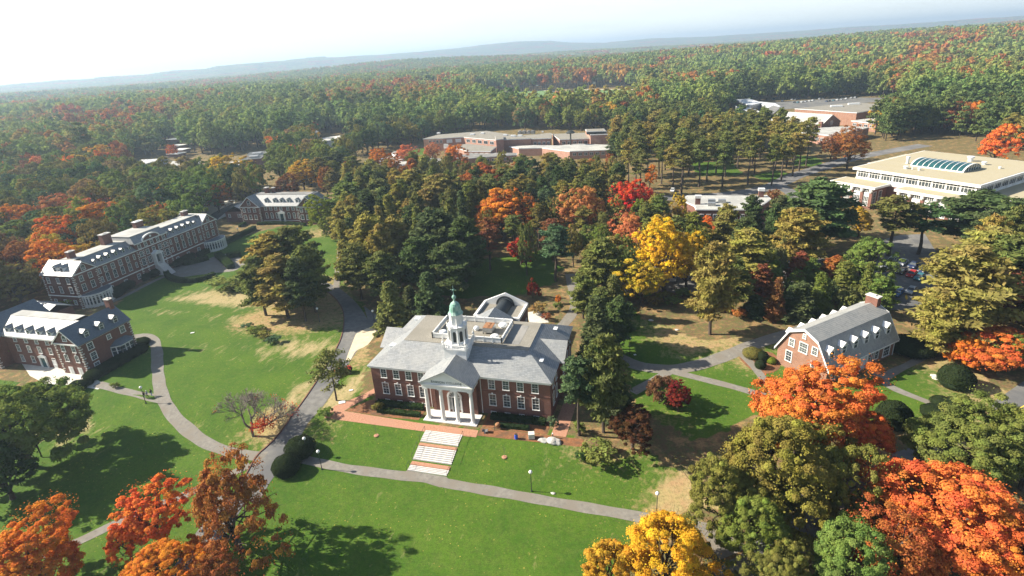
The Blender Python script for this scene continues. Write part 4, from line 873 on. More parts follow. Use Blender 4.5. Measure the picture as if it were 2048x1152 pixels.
LAWNS = [[(-300,1500),(-300,755),(60,760),(180,750),(260,680),(255,640),(235,612),(330,545),(420,500),(470,478),(560,452),(640,448),(690,470),(690,560),(735,640),(742,720),(735,790),(850,840),(1110,865),(1170,900),(1300,900),(1420,1000),(1300,1100),(1150,1200),(1100,1500)],
 [(1215,610),(1290,640),(1400,670),(1560,690),(1560,740),(1760,760),(1860,700),(2048,790),(2100,880),(1880,900),(1750,860),(1500,830),(1400,880),(1250,800),(1240,700)],
 [(1380,318),(1470,330),(1480,350),(1400,352)], [(1590,310),(1650,318),(1640,335),(1585,330)], [(1530,400),(1600,380),(1610,400),(1540,410)], [(1550,340),(1500,352),(1560,370),(1600,350)],
 [(820,600),(950,520),(1110,500),(1120,560),(1050,590)], [(1240,640),(1260,640),(1260,700),(1240,700)], [(1220,250),(1310,262),(1300,290),(1225,280)], [(820,300),(860,296),(858,308),(822,312)]]
wx = XX+3.5*(vnoise(XX, YY, 6, 11)-.5)+2*(vnoise(XX, YY, 2.2, 12)-.5); wy = YY+3.5*(vnoise(XX, YY, 6, 13)-.5)+2*(vnoise(XX, YY, 2.2, 14)-.5)
lawn = np.zeros(XX.shape)
for l in LAWNS: lawn = np.maximum(lawn, vinpoly(wx, wy, wp(l)).astype(float))
dry = np.zeros(XX.shape); lit = np.zeros(XX.shape)
def blob(arr, px, py, rx, ry=None, s=1.0, ang=0):
    x, y, _ = at(px, py); ry = ry or rx; c, n_ = math.cos(ang), math.sin(ang); u = (wx-x)*c+(wy-y)*n_; v = -(wx-x)*n_+(wy-y)*c
    arr += s*np.exp(-(u/rx)**2-(v/ry)**2)
for b in [(570,640,11,9,1.1),(600,600,12,9,1.1),(640,640,9,7,.9),(650,600,8,8,.8),(500,640,6,6,.6),(620,570,9,7,.6),(620,470,9,6,.9),(660,455,8,6,.9),(660,520,5,12,.3),(640,560,8,4,.6),(520,875,7,4,1.0),(560,850,6,2.5,.8),(620,780,5,2,.5),(700,690,5,8,.5),(740,705,6,6,1.1),(1330,615,16,3,.8),(1400,640,9,5,.6),(1260,615,8,3,.6),(1430,670,15,7,1.1),(1380,690,9,5,.7),(1500,650,14,5,.8),(1510,725,5,4,.9),(1180,890,5,7,.8),(1240,880,6,4,.8),(1330,960,6,3,.2),(1380,1010,6,6,.9),(1350,1040,5,5,.6),(1440,1080,10,8,1.1),(1960,720,14,10,1.2),(1870,690,12,6,1.2),(1990,790,8,8,.9),(1860,860,8,5,.8),(1950,840,5,6,.5),(400,1000,8,4,.25),(300,560,3,3,.2),(1200,760,7,7,.7),(1280,850,9,6,.8),(1340,760,4,4,.4),(735,760,2,6,.3),(665,850,3,6,.4)]: blob(lit, *b)
for b in [(430,590,12,5,.9),(370,600,8,3,.5),(480,605,9,5,.8),(330,625,8,2,.4),(450,640,10,3,.35),(560,690,12,4,.5),(620,700,8,4,.6),(650,740,3,9,.6),(600,800,3,9,.7),(550,855,4,5,.7),(520,870,5,3,.5),(120,860,7,4,.8),(150,850,5,3,.6),(430,830,5,3,.3),(670,820,4,5,.6),(690,790,3,7,.7),(720,760,3,7,.7),(700,650,3,8,.5),(1350,1000,4,5,.8),(1370,1020,5,4,.9),(1290,650,8,3,.5),(1400,720,10,3,.5),(360,560,8,2,.4),(590,560,8,3,.6),(1860,890,8,4,.7),(1800,870,5,4,.4),(1130,895,4,4,.4),(390,700,8,3,.25),(560,720,12,3,.3),(290,700,3,8,.3)]: blob(dry, *b)
NDV = np.clip(lit, 0, 1.2)
ca = me.color_attributes.new('zone', 'FLOAT_COLOR', 'POINT')
turfm = np.zeros(XX.shape)
ca.data.foreach_set('color', np.stack([np.clip(NDV, 0, 1), np.clip(dry, 0, 1), lawn, np.ones_like(lawn)], -1).astype(np.float32).ravel())
gm, nt, b = newmat('ground'); za = N(nt, 'ShaderNodeAttribute', attribute_name='zone'); zs = N(nt, 'ShaderNodeSeparateColor'); nt.links.new(za.outputs['Color'], zs.inputs[0])
n1 = tex(nt, .09, 5, .6); n2 = tex(nt, .9, 5, .65); n3 = tex(nt, 5, 4, .7); n4 = tex(nt, .35, 5, .7); n5 = tex(nt, .55, 5, .7, sc=(1, .35, 1))
green = mix(nt, ramp(nt, n1, [(.38, (0,0,0)), (.62, (1,1,1))]), (.052,.125,.011), (.09,.17,.015))
green = mix(nt, ramp(nt, n2, [(.4, (0,0,0)), (.7, (.55,.55,.55))]), green, (.14,.175,.035))
green = mix(nt, ramp(nt, n3, [(.35, (0,0,0)), (.7, (.65,.65,.65))]), green, (.03,.07,.01))
tan = mix(nt, n3, (.33,.27,.13), (.45,.36,.19))
litc = mix(nt, n3, (.27,.16,.08), (.5,.34,.18)); litc = mix(nt, ramp(nt, n4, [(.38, (0,0,0)), (.6, (.8,.8,.8))]), litc, (.36,.3,.13))
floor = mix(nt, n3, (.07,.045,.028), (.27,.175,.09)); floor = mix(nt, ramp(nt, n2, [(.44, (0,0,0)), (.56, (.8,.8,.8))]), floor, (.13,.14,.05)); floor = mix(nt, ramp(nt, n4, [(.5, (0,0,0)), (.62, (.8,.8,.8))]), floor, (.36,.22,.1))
def thr(sock, nz, w=.35, amt=.75, off=0.):
    a = N(nt, 'ShaderNodeMath', operation='MULTIPLY_ADD'); nt.links.new(nz, a.inputs[0]); a.inputs[1].default_value = -amt*2; a.inputs[2].default_value = amt+off
    s = N(nt, 'ShaderNodeMath', operation='ADD'); nt.links.new(a.outputs[0], s.inputs[0]); nt.links.new(sock, s.inputs[1])
    return ramp(nt, s.outputs[0], [(.5-w/2, (0,0,0)), (.5+w/2, (1,1,1))])
# thin dry wisps everywhere in the turf, strong ones where the lawn is worn
c = mix(nt, thr(zs.outputs[1], n5, .6, 1.2, -.12), green, tan)
c = mix(nt, thr(zs.outputs[0], n2, .7, 1.2, -.2), c, litc)
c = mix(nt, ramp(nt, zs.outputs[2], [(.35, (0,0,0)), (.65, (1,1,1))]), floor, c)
# fallen leaves: small scattered specks
tc = N(nt, 'ShaderNodeTexCoord'); vo = N(nt, 'ShaderNodeTexVoronoi'); vo.inputs['Scale'].default_value = 1.1; nt.links.new(tc.outputs['Object'], vo.inputs['Vector'])
lf = ramp(nt, vo.outputs['Distance'], [(.08, (1,1,1)), (.13, (0,0,0))]); k = N(nt, 'ShaderNodeMath', operation='MULTIPLY'); nt.links.new(lf, k.inputs[0]); nt.links.new(ramp(nt, n1, [(.42, (0,0,0)), (.6, (.75,.75,.75))]), k.inputs[1])
c = mix(nt, k.outputs[0], c, (.5,.36,.1))
nz_ = tex(nt, 2.2, 6, .8); c = mix(nt, ramp(nt, nz_, [(.3, (.6,.6,.6)), (.55, (0,0,0))]), c, (.03,.05,.012))
nt.links.new(c, b.inputs['Base Color']); b.inputs['Roughness'].default_value = .95; b.inputs['Specular IOR Level'].default_value = .1
bp = N(nt, 'ShaderNodeBump'); bp.inputs['Strength'].default_value = .5; bp.inputs['Distance'].default_value = .12; nt.links.new(n3, bp.inputs['Height']); nt.links.new(bp.outputs[0], b.inputs['Normal'])
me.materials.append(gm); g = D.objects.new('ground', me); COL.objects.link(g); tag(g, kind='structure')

# paved surfaces: thin draped sheets
def resample(pts, st=1.0):
    out = []
    n = len(pts)
    for i in range(n-1):
        p0, p1, p2, p3 = [np.array(pts[min(max(k, 0), n-1)]) for k in (i-1, i, i+1, i+2)]; L = max(1, int(np.linalg.norm(p2-p1)/st))
        for k in range(L): t = k/L; out.append(.5*(2*p1+(p2-p0)*t+(2*p0-5*p1+4*p2-p3)*t*t+(3*p1-p0-3*p2+p3)*t**3))
    out.append(np.array(pts[-1])); return out
def ribbon(name, pts, w, mat, up=.03, px=True, ends=None, kerb=0):
    P = resample(wp(pts) if px else pts); v = []; f = []; n = len(P); nc = max(2, int(w/1.2)+1)
    for i, p in enumerate(P):
        d = P[min(i+1, n-1)]-P[max(i-1, 0)]; d = d/np.linalg.norm(d); nn = np.array([-d[1], d[0]]); wob = .12*math.sin(i*.9)+.1*math.sin(i*.37+1)
        for k in range(nc): s = (k/(nc-1)-.5)*(w+wob); q = p+nn*s; v.append((q[0], q[1], gz(q[0], q[1])+up))
        if i: f += [((i-1)*nc+k, (i-1)*nc+k+1, i*nc+k+1, i*nc+k) for k in range(nc-1)]
    me = D.meshes.new(name); me.from_pydata(v, [], f); me.materials.append(M[mat]); o = D.objects.new(name, me); COL.objects.link(o); tag(o, kind='structure'); return P
def sheet(name, pts, mat, up=.03, px=True, st=1.2, rnd=False):
    """polygon draped on the terrain: cut into a fine triangulation"""
    P = wp(pts) if px else pts
    if rnd: P = [tuple(q) for q in resample(list(P)+[P[0]], 1.0)][:-1]
    bm_ = bmesh.new(); vs = [bm_.verts.new((x, y, 0)) for x, y in P]; bm_.faces.new(vs); bmesh.ops.triangulate(bm_, faces=bm_.faces[:])
    ys = [p[1] for p in P]
    y = math.ceil(min(ys)/st)*st
    while y < max(ys):
        if -20 < y < -5: bmesh.ops.bisect_plane(bm_, geom=bm_.verts[:]+bm_.edges[:]+bm_.faces[:], plane_co=(0, y, 0), plane_no=(0, 1, 0))
        y += st
    for v in bm_.verts: v.co.z = gz(v.co.x, v.co.y)+up
    me = D.meshes.new(name); bm_.to_mesh(me); me.materials.append(M[mat]); o = D.objects.new(name, me); COL.objects.link(o); return tag(o, kind='structure')
ROADL = [(470,990),(497,940),(520,905),(575,845),(625,775),(668,705),(683,672),(688,640),(683,615),(665,592),(640,577),(600,560),(560,550)]
ROADR = [(560,541),(600,549),(645,562),(680,578),(712,605),(733,635),(745,662),(733,690),(716,700),(690,740),(665,785),(640,820),(615,848),(600,875),(570,925),(540,965),(515,1010)]
def smooth_px(l): return resample(wp(l), 1.5)
sheet('road', [tuple(q) for q in smooth_px(ROADL)+smooth_px(ROADR)], 'asphalt', .028, px=False)
sheet('sand_patch', [(712,668),(740,655),(752,664),(735,690),(712,702),(700,722),(692,722),(703,690)], 'sand', .036, rnd=True)
sheet('drive_spur', [(728,612),(745,625),(770,640),(775,660),(745,668),(738,648)], 'asphalt', .024)
P = smooth_px(ROADL); kb = MB()
for i in range(len(P)-1):
    a, b_ = P[i], P[i+1]; d = (b_-a)/np.linalg.norm(b_-a); n_ = np.array([-d[1], d[0]])*.11; za, zb = gz(*a), gz(*b_)
    kb.extr([(a[0]-n_[0], a[1]-n_[1], za), (a[0]+n_[0], a[1]+n_[1], za), (a[0]+n_[0], a[1]+n_[1], za+.16), (a[0]-n_[0], a[1]-n_[1], za+.16)], (b_[0]-a[0], b_[1]-a[1], zb-za))
o = kb.build('kerb', M['kerb']); tag(o, kind='structure')
ribbon('path', [(672,577),(676,540),(680,505),(683,474)], 1.9, 'path')
ribbon('path', [(262,674),(290,672),(307,680),(314,705),(315,735),(322,785),(342,825),(372,857),(410,885),(450,901),(490,910),(530,913)], 2.5, 'path', .036)
ribbon('path', [(195,768),(230,778),(265,786),(300,794),(325,800)], 2.0, 'path', .032)
sheet('patio', [(40,722),(60,712),(131,741),(178,750),(212,770),(196,779),(140,770),(90,768),(60,752)], 'concrete', .03)
ribbon('path', [(575,912),(640,926),(700,938),(790,950),(850,957),(890,966),(940,975),(1000,985),(1100,1003),(1200,1020),(1280,1034),(1370,1050),(1420,1058)], 2.1, 'path', .03)
sheet('stair_apron', [(800,950),(814,941),(893,954),(905,968),(880,975)], 'path', .042)
ribbon('path', [(60,1115),(145,1088),(230,1048),(300,1018),(360,994),(420,968),(500,930)], 1.9, 'path', .033)
ribbon('road', [(470,985),(440,1040),(400,1100),(360,1170)], 5.0, 'asphalt', .02)
ribbon('path', [(1235,715),(1265,728),(1300,736),(1350,738),(1400,729),(1450,712),(1500,692),(1550,676),(1600,660),(1660,640),(1720,610)], 3.6, 'path', .036)
ribbon('path', [(1330,738),(1365,748),(1400,757),(1460,772),(1530,792)], 2.0, 'path', .03)
ribbon('path', [(1478,702),(1500,725),(1525,755),(1550,790)], 1.7, 'path', .033)
ribbon('path', [(1265,785),(1300,765),(1330,748),(1345,742)], 2.0, 'path', .027)
ribbon('path', [(1810,680),(1845,695),(1850,710),(1820,728),(1785,745),(1768,762),(1790,778),(1850,802),(1925,832)], 1.7, 'path', .03)
ribbon('path', [(1745,742),(1768,758)], 1.6, 'path', .036)
ribbon('path', [(1110,665),(1135,640),(1152,610),(1146,580),(1140,548)], 2.9, 'path', .03)
sheet('terrace', [(1052,625),(1075,622),(1092,632),(1098,645),(1060,648)], 'concrete', .03)
sheet('road', [(1975,812),(2048,762),(2140,710),(2300,780),(2200,860),(2040,840)], 'asphalt', .03)
ribbon('yellow_line', [(2005,836),(2048,812),(2110,778)], .3, 'yellow', .045); ribbon('yellow_line', [(2012,839),(2054,815),(2116,781)], .3, 'yellow', .045)
sheet('road', [(1425,1140),(1480,1110),(1560,1045),(1700,960),(1790,905),(1840,890),(1860,905),(1760,1000),(1560,1160),(1450,1200)], 'asphalt_dark', .03)
sheet('road', [(1500,1095),(1420,1050),(1400,1060),(1440,1120)], 'path', .02)
# entrance terrace of brick, worn patches
bx = [(-7.2,-7.4),(-7.4,-3.5),(-3.6,1.5),(-1.4,6.2),(-.3,6.0),(-2.0,1.0),(-4.6,-4.6),(11.6,-5.4),(23.6,-5.4),(23.8,-7.4),(14,-7.6)]
sheet('brick_walk', bx, 'brickpath', .03, px=False, st=.8)
sheet('brick_walk', [(23.8,-4.6),(42.6,-4.3),(42.9,-6.4),(23.8,-6.9)], 'mulch', .03, px=False, st=.8); sheet('brick_walk', [(36.8,-4.3),(39.5,-4.3),(39.7,6),(37.2,6)], 'brickpath', .036, px=False)
sheet('planting_bed', [(-4.4,-4.5),(-1.2,-.1),(11.4,-.1),(11.4,-4.6),(5,-4.9)], 'mulch', .034, px=False); sheet('planting_bed', [(23.9,-.1),(36,-.1),(36,-4.2),(23.9,-4.4)], 'mulch', .034, px=False)
sheet('planting_bed', [(1478,716),(1500,705),(1545,706),(1560,735),(1530,748),(1500,738)], 'mulch', .03, rnd=True)
sheet('court', [(338,548),(350,533),(400,525),(432,512),(462,508),(490,524),(470,541),(430,546),(390,551),(350,556)], 'concrete', .03, rnd=True)
bpy.data.objects['court'].data.materials[0] = M['path']
ribbon('path', [(205,612),(250,592),(300,566),(340,548)], 1.8, 'path', .03); ribbon('path', [(486,525),(530,545),(570,552)], 3.0, 'path', .024)
# roads and car parks beyond
sheet('car_park', [(1762,480),(1800,470),(1850,468),(1870,500),(1900,560),(1890,620),(1760,620),(1745,560)], 'asphalt', .03)
sheet('car_park', [(1240,560),(1260,520),(1400,500),(1560,500),(1660,520),(1650,560),(1500,570),(1380,585),(1250,585)], 'asphalt', .03)
ribbon('road', [(1230,396),(1330,396),(1400,393),(1480,386),(1540,374),(1590,352),(1640,336),(1700,318),(1770,304),(1850,290)], 8.5, 'asphalt_dark', .03)
ribbon('road', [(1560,372),(1600,400),(1590,430),(1560,470),(1545,505)], 6, 'asphalt', .025)
sheet('car_park', [(1500,212),(1560,203),(1720,195),(1770,196),(1780,202),(1600,216),(1510,224)], 'asphalt', .06)
sheet('playing_field', [(940,190),(1010,183),(1240,179),(1275,184),(1262,199),(1130,203),(960,205)], 'turf', .12)
ribbon('track', [(940,190),(1010,183),(1240,179),(1275,184)], 8, 'sand', .15)
ribbon('road', [(395,470),(440,425),(500,400),(560,392),(640,395)], 6, 'asphalt', .03)
sheet('road', [(400,455),(470,425),(470,400),(420,400),(330,440)], 'concrete', .02)
# ================================================================== trees
def cards(cen, nor, size, asp, rs, tri=False):
    """numpy: leaf cards (quads) at centres with normals"""
    n = len(cen); nor = nor/np.linalg.norm(nor, axis=1, keepdims=True); ref = rs.randn(n, 3); t = np.cross(nor, ref); t /= np.linalg.norm(t, axis=1, keepdims=True)+1e-9; b = np.cross(nor, t)
    s = (size*(.65+.7*rs.rand(n)))[:, None]; a = t*s*asp; b = b*s
    V = np.stack([cen-a-b*.35, cen+a*.1-b, cen+a+b*.3, cen-a*.15+b], 1); return V
def leafmesh(name, V, mats, col, extra=None):
    n = len(V); me = D.meshes.new(name); nv = n*4; ev = extra.v if extra else []; ef = extra.f if extra else []
    me.vertices.add(nv+len(ev)); co_ = np.concatenate([V.reshape(-1, 3), np.array(ev, float).reshape(-1, 3)]) if len(ev) else V.reshape(-1, 3)
    me.vertices.foreach_set('co', co_.astype(np.float32).ravel())
    li = list(range(nv)); ls = list(range(0, nv, 4)); 
    for f in ef: ls.append(len(li)); li += [i+nv for i in f]
    me.loops.add(len(li)); me.loops.foreach_set('vertex_index', li); me.polygons.add(len(ls)); me.polygons.foreach_set('loop_start', ls)
    for m_ in mats: me.materials.append(m_)
    me.polygons.foreach_set('material_index', [0]*n+[1]*len(ef)); me.update(calc_edges=True)
    ca = me.color_attributes.new('leaf', 'FLOAT_COLOR', 'POINT'); c = np.ones((nv+len(ev), 4), np.float32); c[:nv, :3] = np.repeat(col, 4, 0); ca.data.foreach_set('color', c.ravel()); return me
def sph(n, rs): v = rs.randn(n, 3); return v/np.linalg.norm(v, axis=1, keepdims=True)
def limb(mb, p, q, r0, r1, rs, n=5, k=3, wob=.12):
    p = np.array(p, float); q = np.array(q, float); L = np.linalg.norm(q-p); pts = [p+(q-p)*i/k+(rs.randn(3)*wob*L*.3 if 0 < i < k else 0) for i in range(k+1)]
    for i in range(k): mb.tube(pts[i], pts[i+1], r0+(r1-r0)*i/k, r0+(r1-r0)*(i+1)/k, n)
def broadleaf(seed, H=15., Rr=6., clumps=110, per=110, size=.34, base=.24, dense=1., thin=0., upright=0):
    """trunk with limbs + crown of leaf clumps; nominal height H, crown radius Rr"""
    rs = np.random.RandomState(seed); cz = H*(base+1)/2+.3; rz = H*(1-base)/2*.98; lob = sph(16, rs); la = .08+rs.rand(16)*.4
    def rad(d): return 1-.2+np.clip((d@lob.T-.72)/.28, 0, 1)@la
    d = sph(clumps*2, rs); d = d[d[:, 2] > -.62][:clumps]; rr = rad(d)*np.where(rs.rand(len(d)) < .78, .80+.2*rs.rand(len(d)), .45+.3*rs.rand(len(d)))
    taper = 1-.25*upright*np.clip(d[:, 2], 0, 1)
    c = np.stack([d[:, 0]*Rr*rr*taper, d[:, 1]*Rr*rr*taper, cz+d[:, 2]*rz*rr], 1)
    cr = Rr*(.5*(110/clumps)**.5)*(.2+.32*rs.rand(len(c))**1.4)*1.08; V = []; K = []
    ccol = rs.rand(len(c), 2)
    for i in range(len(c)):
        n = max(6, int(per*(.6+.8*rs.rand())*(1-thin*rs.rand()))); s = sph(n, rs); s[:, 2] = np.where(s[:, 2] < -.3, -s[:, 2], s[:, 2]); r_ = cr[i]*(.42+.66*rs.rand(n)**.8)[:, None]
        p = c[i]+s*r_*np.array([1.0, 1.0, .85]); out = d[i]*.5
        V.append(cards(p, s+out*.6+rs.randn(n, 3)*.42+np.array([0, 0, .15]), np.full(n, size), .8, rs))
        k = np.empty((n, 3)); k[:, 0] = np.clip(ccol[i, 0]*.7+.3*rs.rand(n), 0, 1); k[:, 1] = np.clip(ccol[i, 1]*.62+.38*rs.rand(n), 0, 1); k[:, 2] = 0; K.append(k)
    n = int(clumps*per*.035); s = sph(n*2, rs); s = s[s[:, 2] > -.5][:n]; n = len(s); q = rad(s)*(.72+.34*rs.rand(n)); p = np.stack([s[:, 0]*Rr*q, s[:, 1]*Rr*q, cz+s[:, 2]*rz*q], 1); V.append(cards(p, s+rs.randn(n, 3)*.7, np.full(n, size), .8, rs)); K.append(np.stack([rs.rand(n), rs.rand(n), np.zeros(n)], 1))
    t = MB(); tr = .028*H; limb(t, (0,0,-.4), (rs.randn()*.3, rs.randn()*.3, H*base*1.15), tr, tr*.72, rs, 8)
    fork = np.array([0, 0, H*base*1.1]); limb(t, fork, (rs.randn()*.5, rs.randn()*.5, H*.8), tr*.7, tr*.15, rs, 6, 4)
    for i in rs.choice(len(c), min(22, len(c)), False):
        st = np.array([0, 0, H*(base+.35*rs.rand())]); limb(t, st, c[i]*.93, tr*.36, tr*.05, rs, 5, 3, .2)
    V = np.concatenate(V); q = np.percentile(np.hypot(V[..., 0], V[..., 1]), 96); V[..., :2] *= Rr/q; zq = np.percentile(V[..., 2], 98); V[..., 2] = np.where(V[..., 2] > cz, cz+(V[..., 2]-cz)*(H-cz)/(zq-cz), V[..., 2]); return V, np.concatenate(K), t
def pine(seed, H=20., Rr=4., size=.42, whorls=22, lean=0, base=.3, per=26, spruce=False, gap=.22):
    rs = np.random.RandomState(seed); V = []; K = []; t = MB(); tr = .017*H
    ax = lambda z: np.array([lean*math.sin(z/H*2.2)*.8+.15*math.sin(z*.5+seed), lean*.3*z/H, z])
    for i in range(8): t.tube(ax(H*i/8-(.5 if i == 0 else 0)), ax(H*(i+1)/8), tr*(1-i/8.6), tr*(1-(i+1)/8.6), 7)
    for w in range(whorls):
        u = (w+rs.rand()*.6)/whorls; z = H*(base+(.985-base)*u); k = rs.randint(4, 7) if spruce else rs.randint(3, 6); a0 = rs.rand()*6.28
        prof = (1-u)**.85*1.0+.06 if spruce else (math.sin(math.pi*min(1, .28+.72*u)))**.75*(.75+.4*rs.rand())*(1 if u < .8 else 1.0)+.1
        for j in range(k):
            if rs.rand() < (0.02 if spruce else gap): continue
            a = a0+j*6.283/k+rs.randn()*.25; L = Rr*prof*(.7+.45*rs.rand()); rise = (-.18*L if spruce else (.05+.38*u)*L+rs.randn()*.25); s0 = ax(z); e = s0+np.array([math.cos(a)*L, math.sin(a)*L, rise])
            t.tube(s0, e, max(.03, tr*.22*(1-u*.5)), .02, 4); q = rs.rand(); q2 = rs.rand()
            np_ = max(2, int(L/.62)); 
            for m_ in range(np_):
                f = (.32 if not spruce else .2)+(.72 if not spruce else .8)*(m_+.5)/np_; side = rs.randn(2)*L*(.10 if not spruce else .08); c = s0+(e-s0)*f+np.array([-math.sin(a)*side[0], math.cos(a)*side[0], rs.randn()*.14+.1])
                n = max(5, int(per*(.7+.6*rs.rand()))); pr = (.62+.3*(1-f))*(1 if not spruce else .75); p = c+rs.randn(n, 3)*np.array([pr*.62, pr*.62, pr*.24])
                nn = rs.randn(n, 3)*.55+np.array([math.cos(a)*.35, math.sin(a)*.35, .75]); V.append(cards(p, nn, np.full(n, size), .45, rs)); kk = np.empty((n, 3)); kk[:, 0] = np.clip(q*.7+.3*rs.rand(n), 0, 1); kk[:, 1] = np.clip(q2*.5+.5*rs.rand(n), 0, 1); kk[:, 2] = 0; K.append(kk)
    V = np.concatenate(V); q = np.percentile(np.hypot(V[..., 0], V[..., 1]), 97); V[..., :2] *= min(1., Rr/q); return V, np.concatenate(K), t
def baretree(seed, H=9.5, Rr=6.5):
    rs = np.random.RandomState(seed); t = MB(); tips = []
    def grow(p, d, L, r_, lv):
        q = p+d*L; mid = p+d*L*.5+rs.randn(3)*L*.05; t.tube(p, mid, r_, r_*.85, 5 if lv < 3 else 3); t.tube(mid, q, r_*.85, r_*.65, 5 if lv < 3 else 3)
        if lv >= 7: tips.append(q); return
        for k in range(3 if lv < 4 else 2+(rs.rand() < .5)):
            dd = d+rs.randn(3)*(.52 if lv else .75); dd[2] = dd[2]*.75+.22; dd /= np.linalg.norm(dd); grow(q, dd, L*(.74+.16*rs.rand()), max(.024, r_*.64), lv+1)
    grow(np.array([0, 0, -.2]), np.array([.0, 0, 1.]), 1.8, .26, 0)
    return t, np.array(tips)
KID = {}
def proto(kind, V, K, t, mat, bark='bark'):
    crown = leafmesh(kind+'_crown', V, [M[mat]], K); trunk = t.mesh(kind+'_trunk', M[bark], False); KID.setdefault(kind, []).append((crown, trunk))
# protos: (nominal H, R)
for s in (1, 2, 3): proto('oak_big', *broadleaf(s, 17, 9, 320, 400, .165, .12), 'leaf')
for s in (11, 12, 13): proto('maple_big', *broadleaf(s, 15, 8, 290, 400, .155, .12, upright=.5), 'leaf')
for s in (21, 22, 23, 24): proto('maple', *broadleaf(s, 14, 5, 220, 150, .16, .12, upright=.6), 'leaf')
for s in (31, 32): proto('thin_tree', *broadleaf(s, 15, 7, 230, 190, .165, .12, thin=.85), 'leaf')
for s in (41, 42, 43, 44, 45): proto('pine', *pine(s, 20, 4.6, .44, 24, base=.26), 'needle')
for s in (51, 52, 53): proto('tall_pine', *pine(s, 22, 3.8, .42, 15, base=.5, gap=.28), 'needle')
for s in (61, 62): proto('spruce', *pine(s, 13, 3.6, .36, 26, base=.05, spruce=True, per=22), 'needle')
proto('sparse_pine', *pine(71, 11.5, 3.6, .3, 12, lean=.5, base=.3, per=20, gap=.3), 'needle')
for s in (81, 82): proto('shrub_tree', *broadleaf(s, 5, 3.2, 70, 60, .2, .04), 'leaf')
for s in (91, 92, 93, 94, 95, 96): proto('woodland', *broadleaf(s, 14, 5.2, 110, 60, .29, .1, upright=.2), 'leaf')
for s in (101, 102): proto('shrub', *broadleaf(s, 2, 1.5, 30, 40, .16, .0), 'leaf')
NOM = {'oak_big': (17, 9), 'maple_big': (15, 8), 'maple': (14, 5), 'thin_tree': (15, 7), 'pine': (20, 4.6), 'tall_pine': (22, 3.8), 'spruce': (13, 3.6), 'sparse_pine': (11.5, 3.6), 'shrub_tree': (5, 3.2), 'woodland': (14, 5.2), 'shrub': (2, 1.5)}
# real foliage colours
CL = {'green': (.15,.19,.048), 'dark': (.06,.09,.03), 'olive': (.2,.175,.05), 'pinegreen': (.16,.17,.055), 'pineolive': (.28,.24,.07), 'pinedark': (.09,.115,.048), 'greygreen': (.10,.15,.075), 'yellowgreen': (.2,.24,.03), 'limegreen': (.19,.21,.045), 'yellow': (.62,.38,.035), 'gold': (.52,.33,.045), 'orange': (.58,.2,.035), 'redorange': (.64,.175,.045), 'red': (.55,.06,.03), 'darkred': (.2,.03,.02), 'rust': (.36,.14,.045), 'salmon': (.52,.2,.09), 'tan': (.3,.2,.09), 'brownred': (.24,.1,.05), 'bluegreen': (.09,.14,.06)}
random.seed(11)
PLACED = []
def plant(kind, x, y, h, r, color, label, cat='tree', group=None, name=None, z=None, parts=True):
    H, R0 = NOM[kind]; z = gz(x, y) if z is None else z; crown, trunk = random.choice(KID[kind]); c = CL[color] if isinstance(color, str) else color
    c = [max(0, v*(1+random.uniform(-.1, .1))) for v in c]
    nm = name or {'oak_big': 'oak_tree', 'maple_big': 'maple_tree', 'maple': 'maple_tree', 'thin_tree': 'maple_tree', 'pine': 'pine_tree', 'tall_pine': 'pine_tree', 'spruce': 'spruce_tree', 'sparse_pine': 'pine_tree', 'shrub_tree': 'small_tree', 'woodland': 'woodland_tree', 'shrub': 'shrub'}[kind]
    T = thing(nm, label, cat, (x, y, z-.05), random.uniform(0, 6.28), group); T.scale = (r/R0, r/R0, h/H)
    o = link('crown', crown, T); o.color = (*c, 1); link('trunk', trunk, T); PLACED.append((x, y, r)); return T
def T2(kind, cx, cy, wpx, h, color, label, **k):
    """tree from the centre of its crown in the photograph; h metres tall, crown width from its width in the picture"""
    hc = h*(.62 if kind in ('pine', 'tall_pine') else .5 if kind == 'spruce' else .6)
    if kind in ('maple', 'maple_big', 'oak_big', 'thin_tree') and h > 8:
        for _ in range(2): x, y, z = at(cx, cy, hc); dd = math.sqrt((x-CP[0])**2+(y-CP[1])**2+(z-CP[2])**2); h = max(h, min(20, (1.3 if 'big' in kind else 1.62)*wpx/2/FPX*dd+1.5)); hc = h*.6
    x, y, z = at(cx, cy, hc); dd = math.sqrt((x-CP[0])**2+(y-CP[1])**2+(z-CP[2])**2); r = wpx/2/FPX*dd
    return plant(kind, x, y, h, r, color, label, **k)
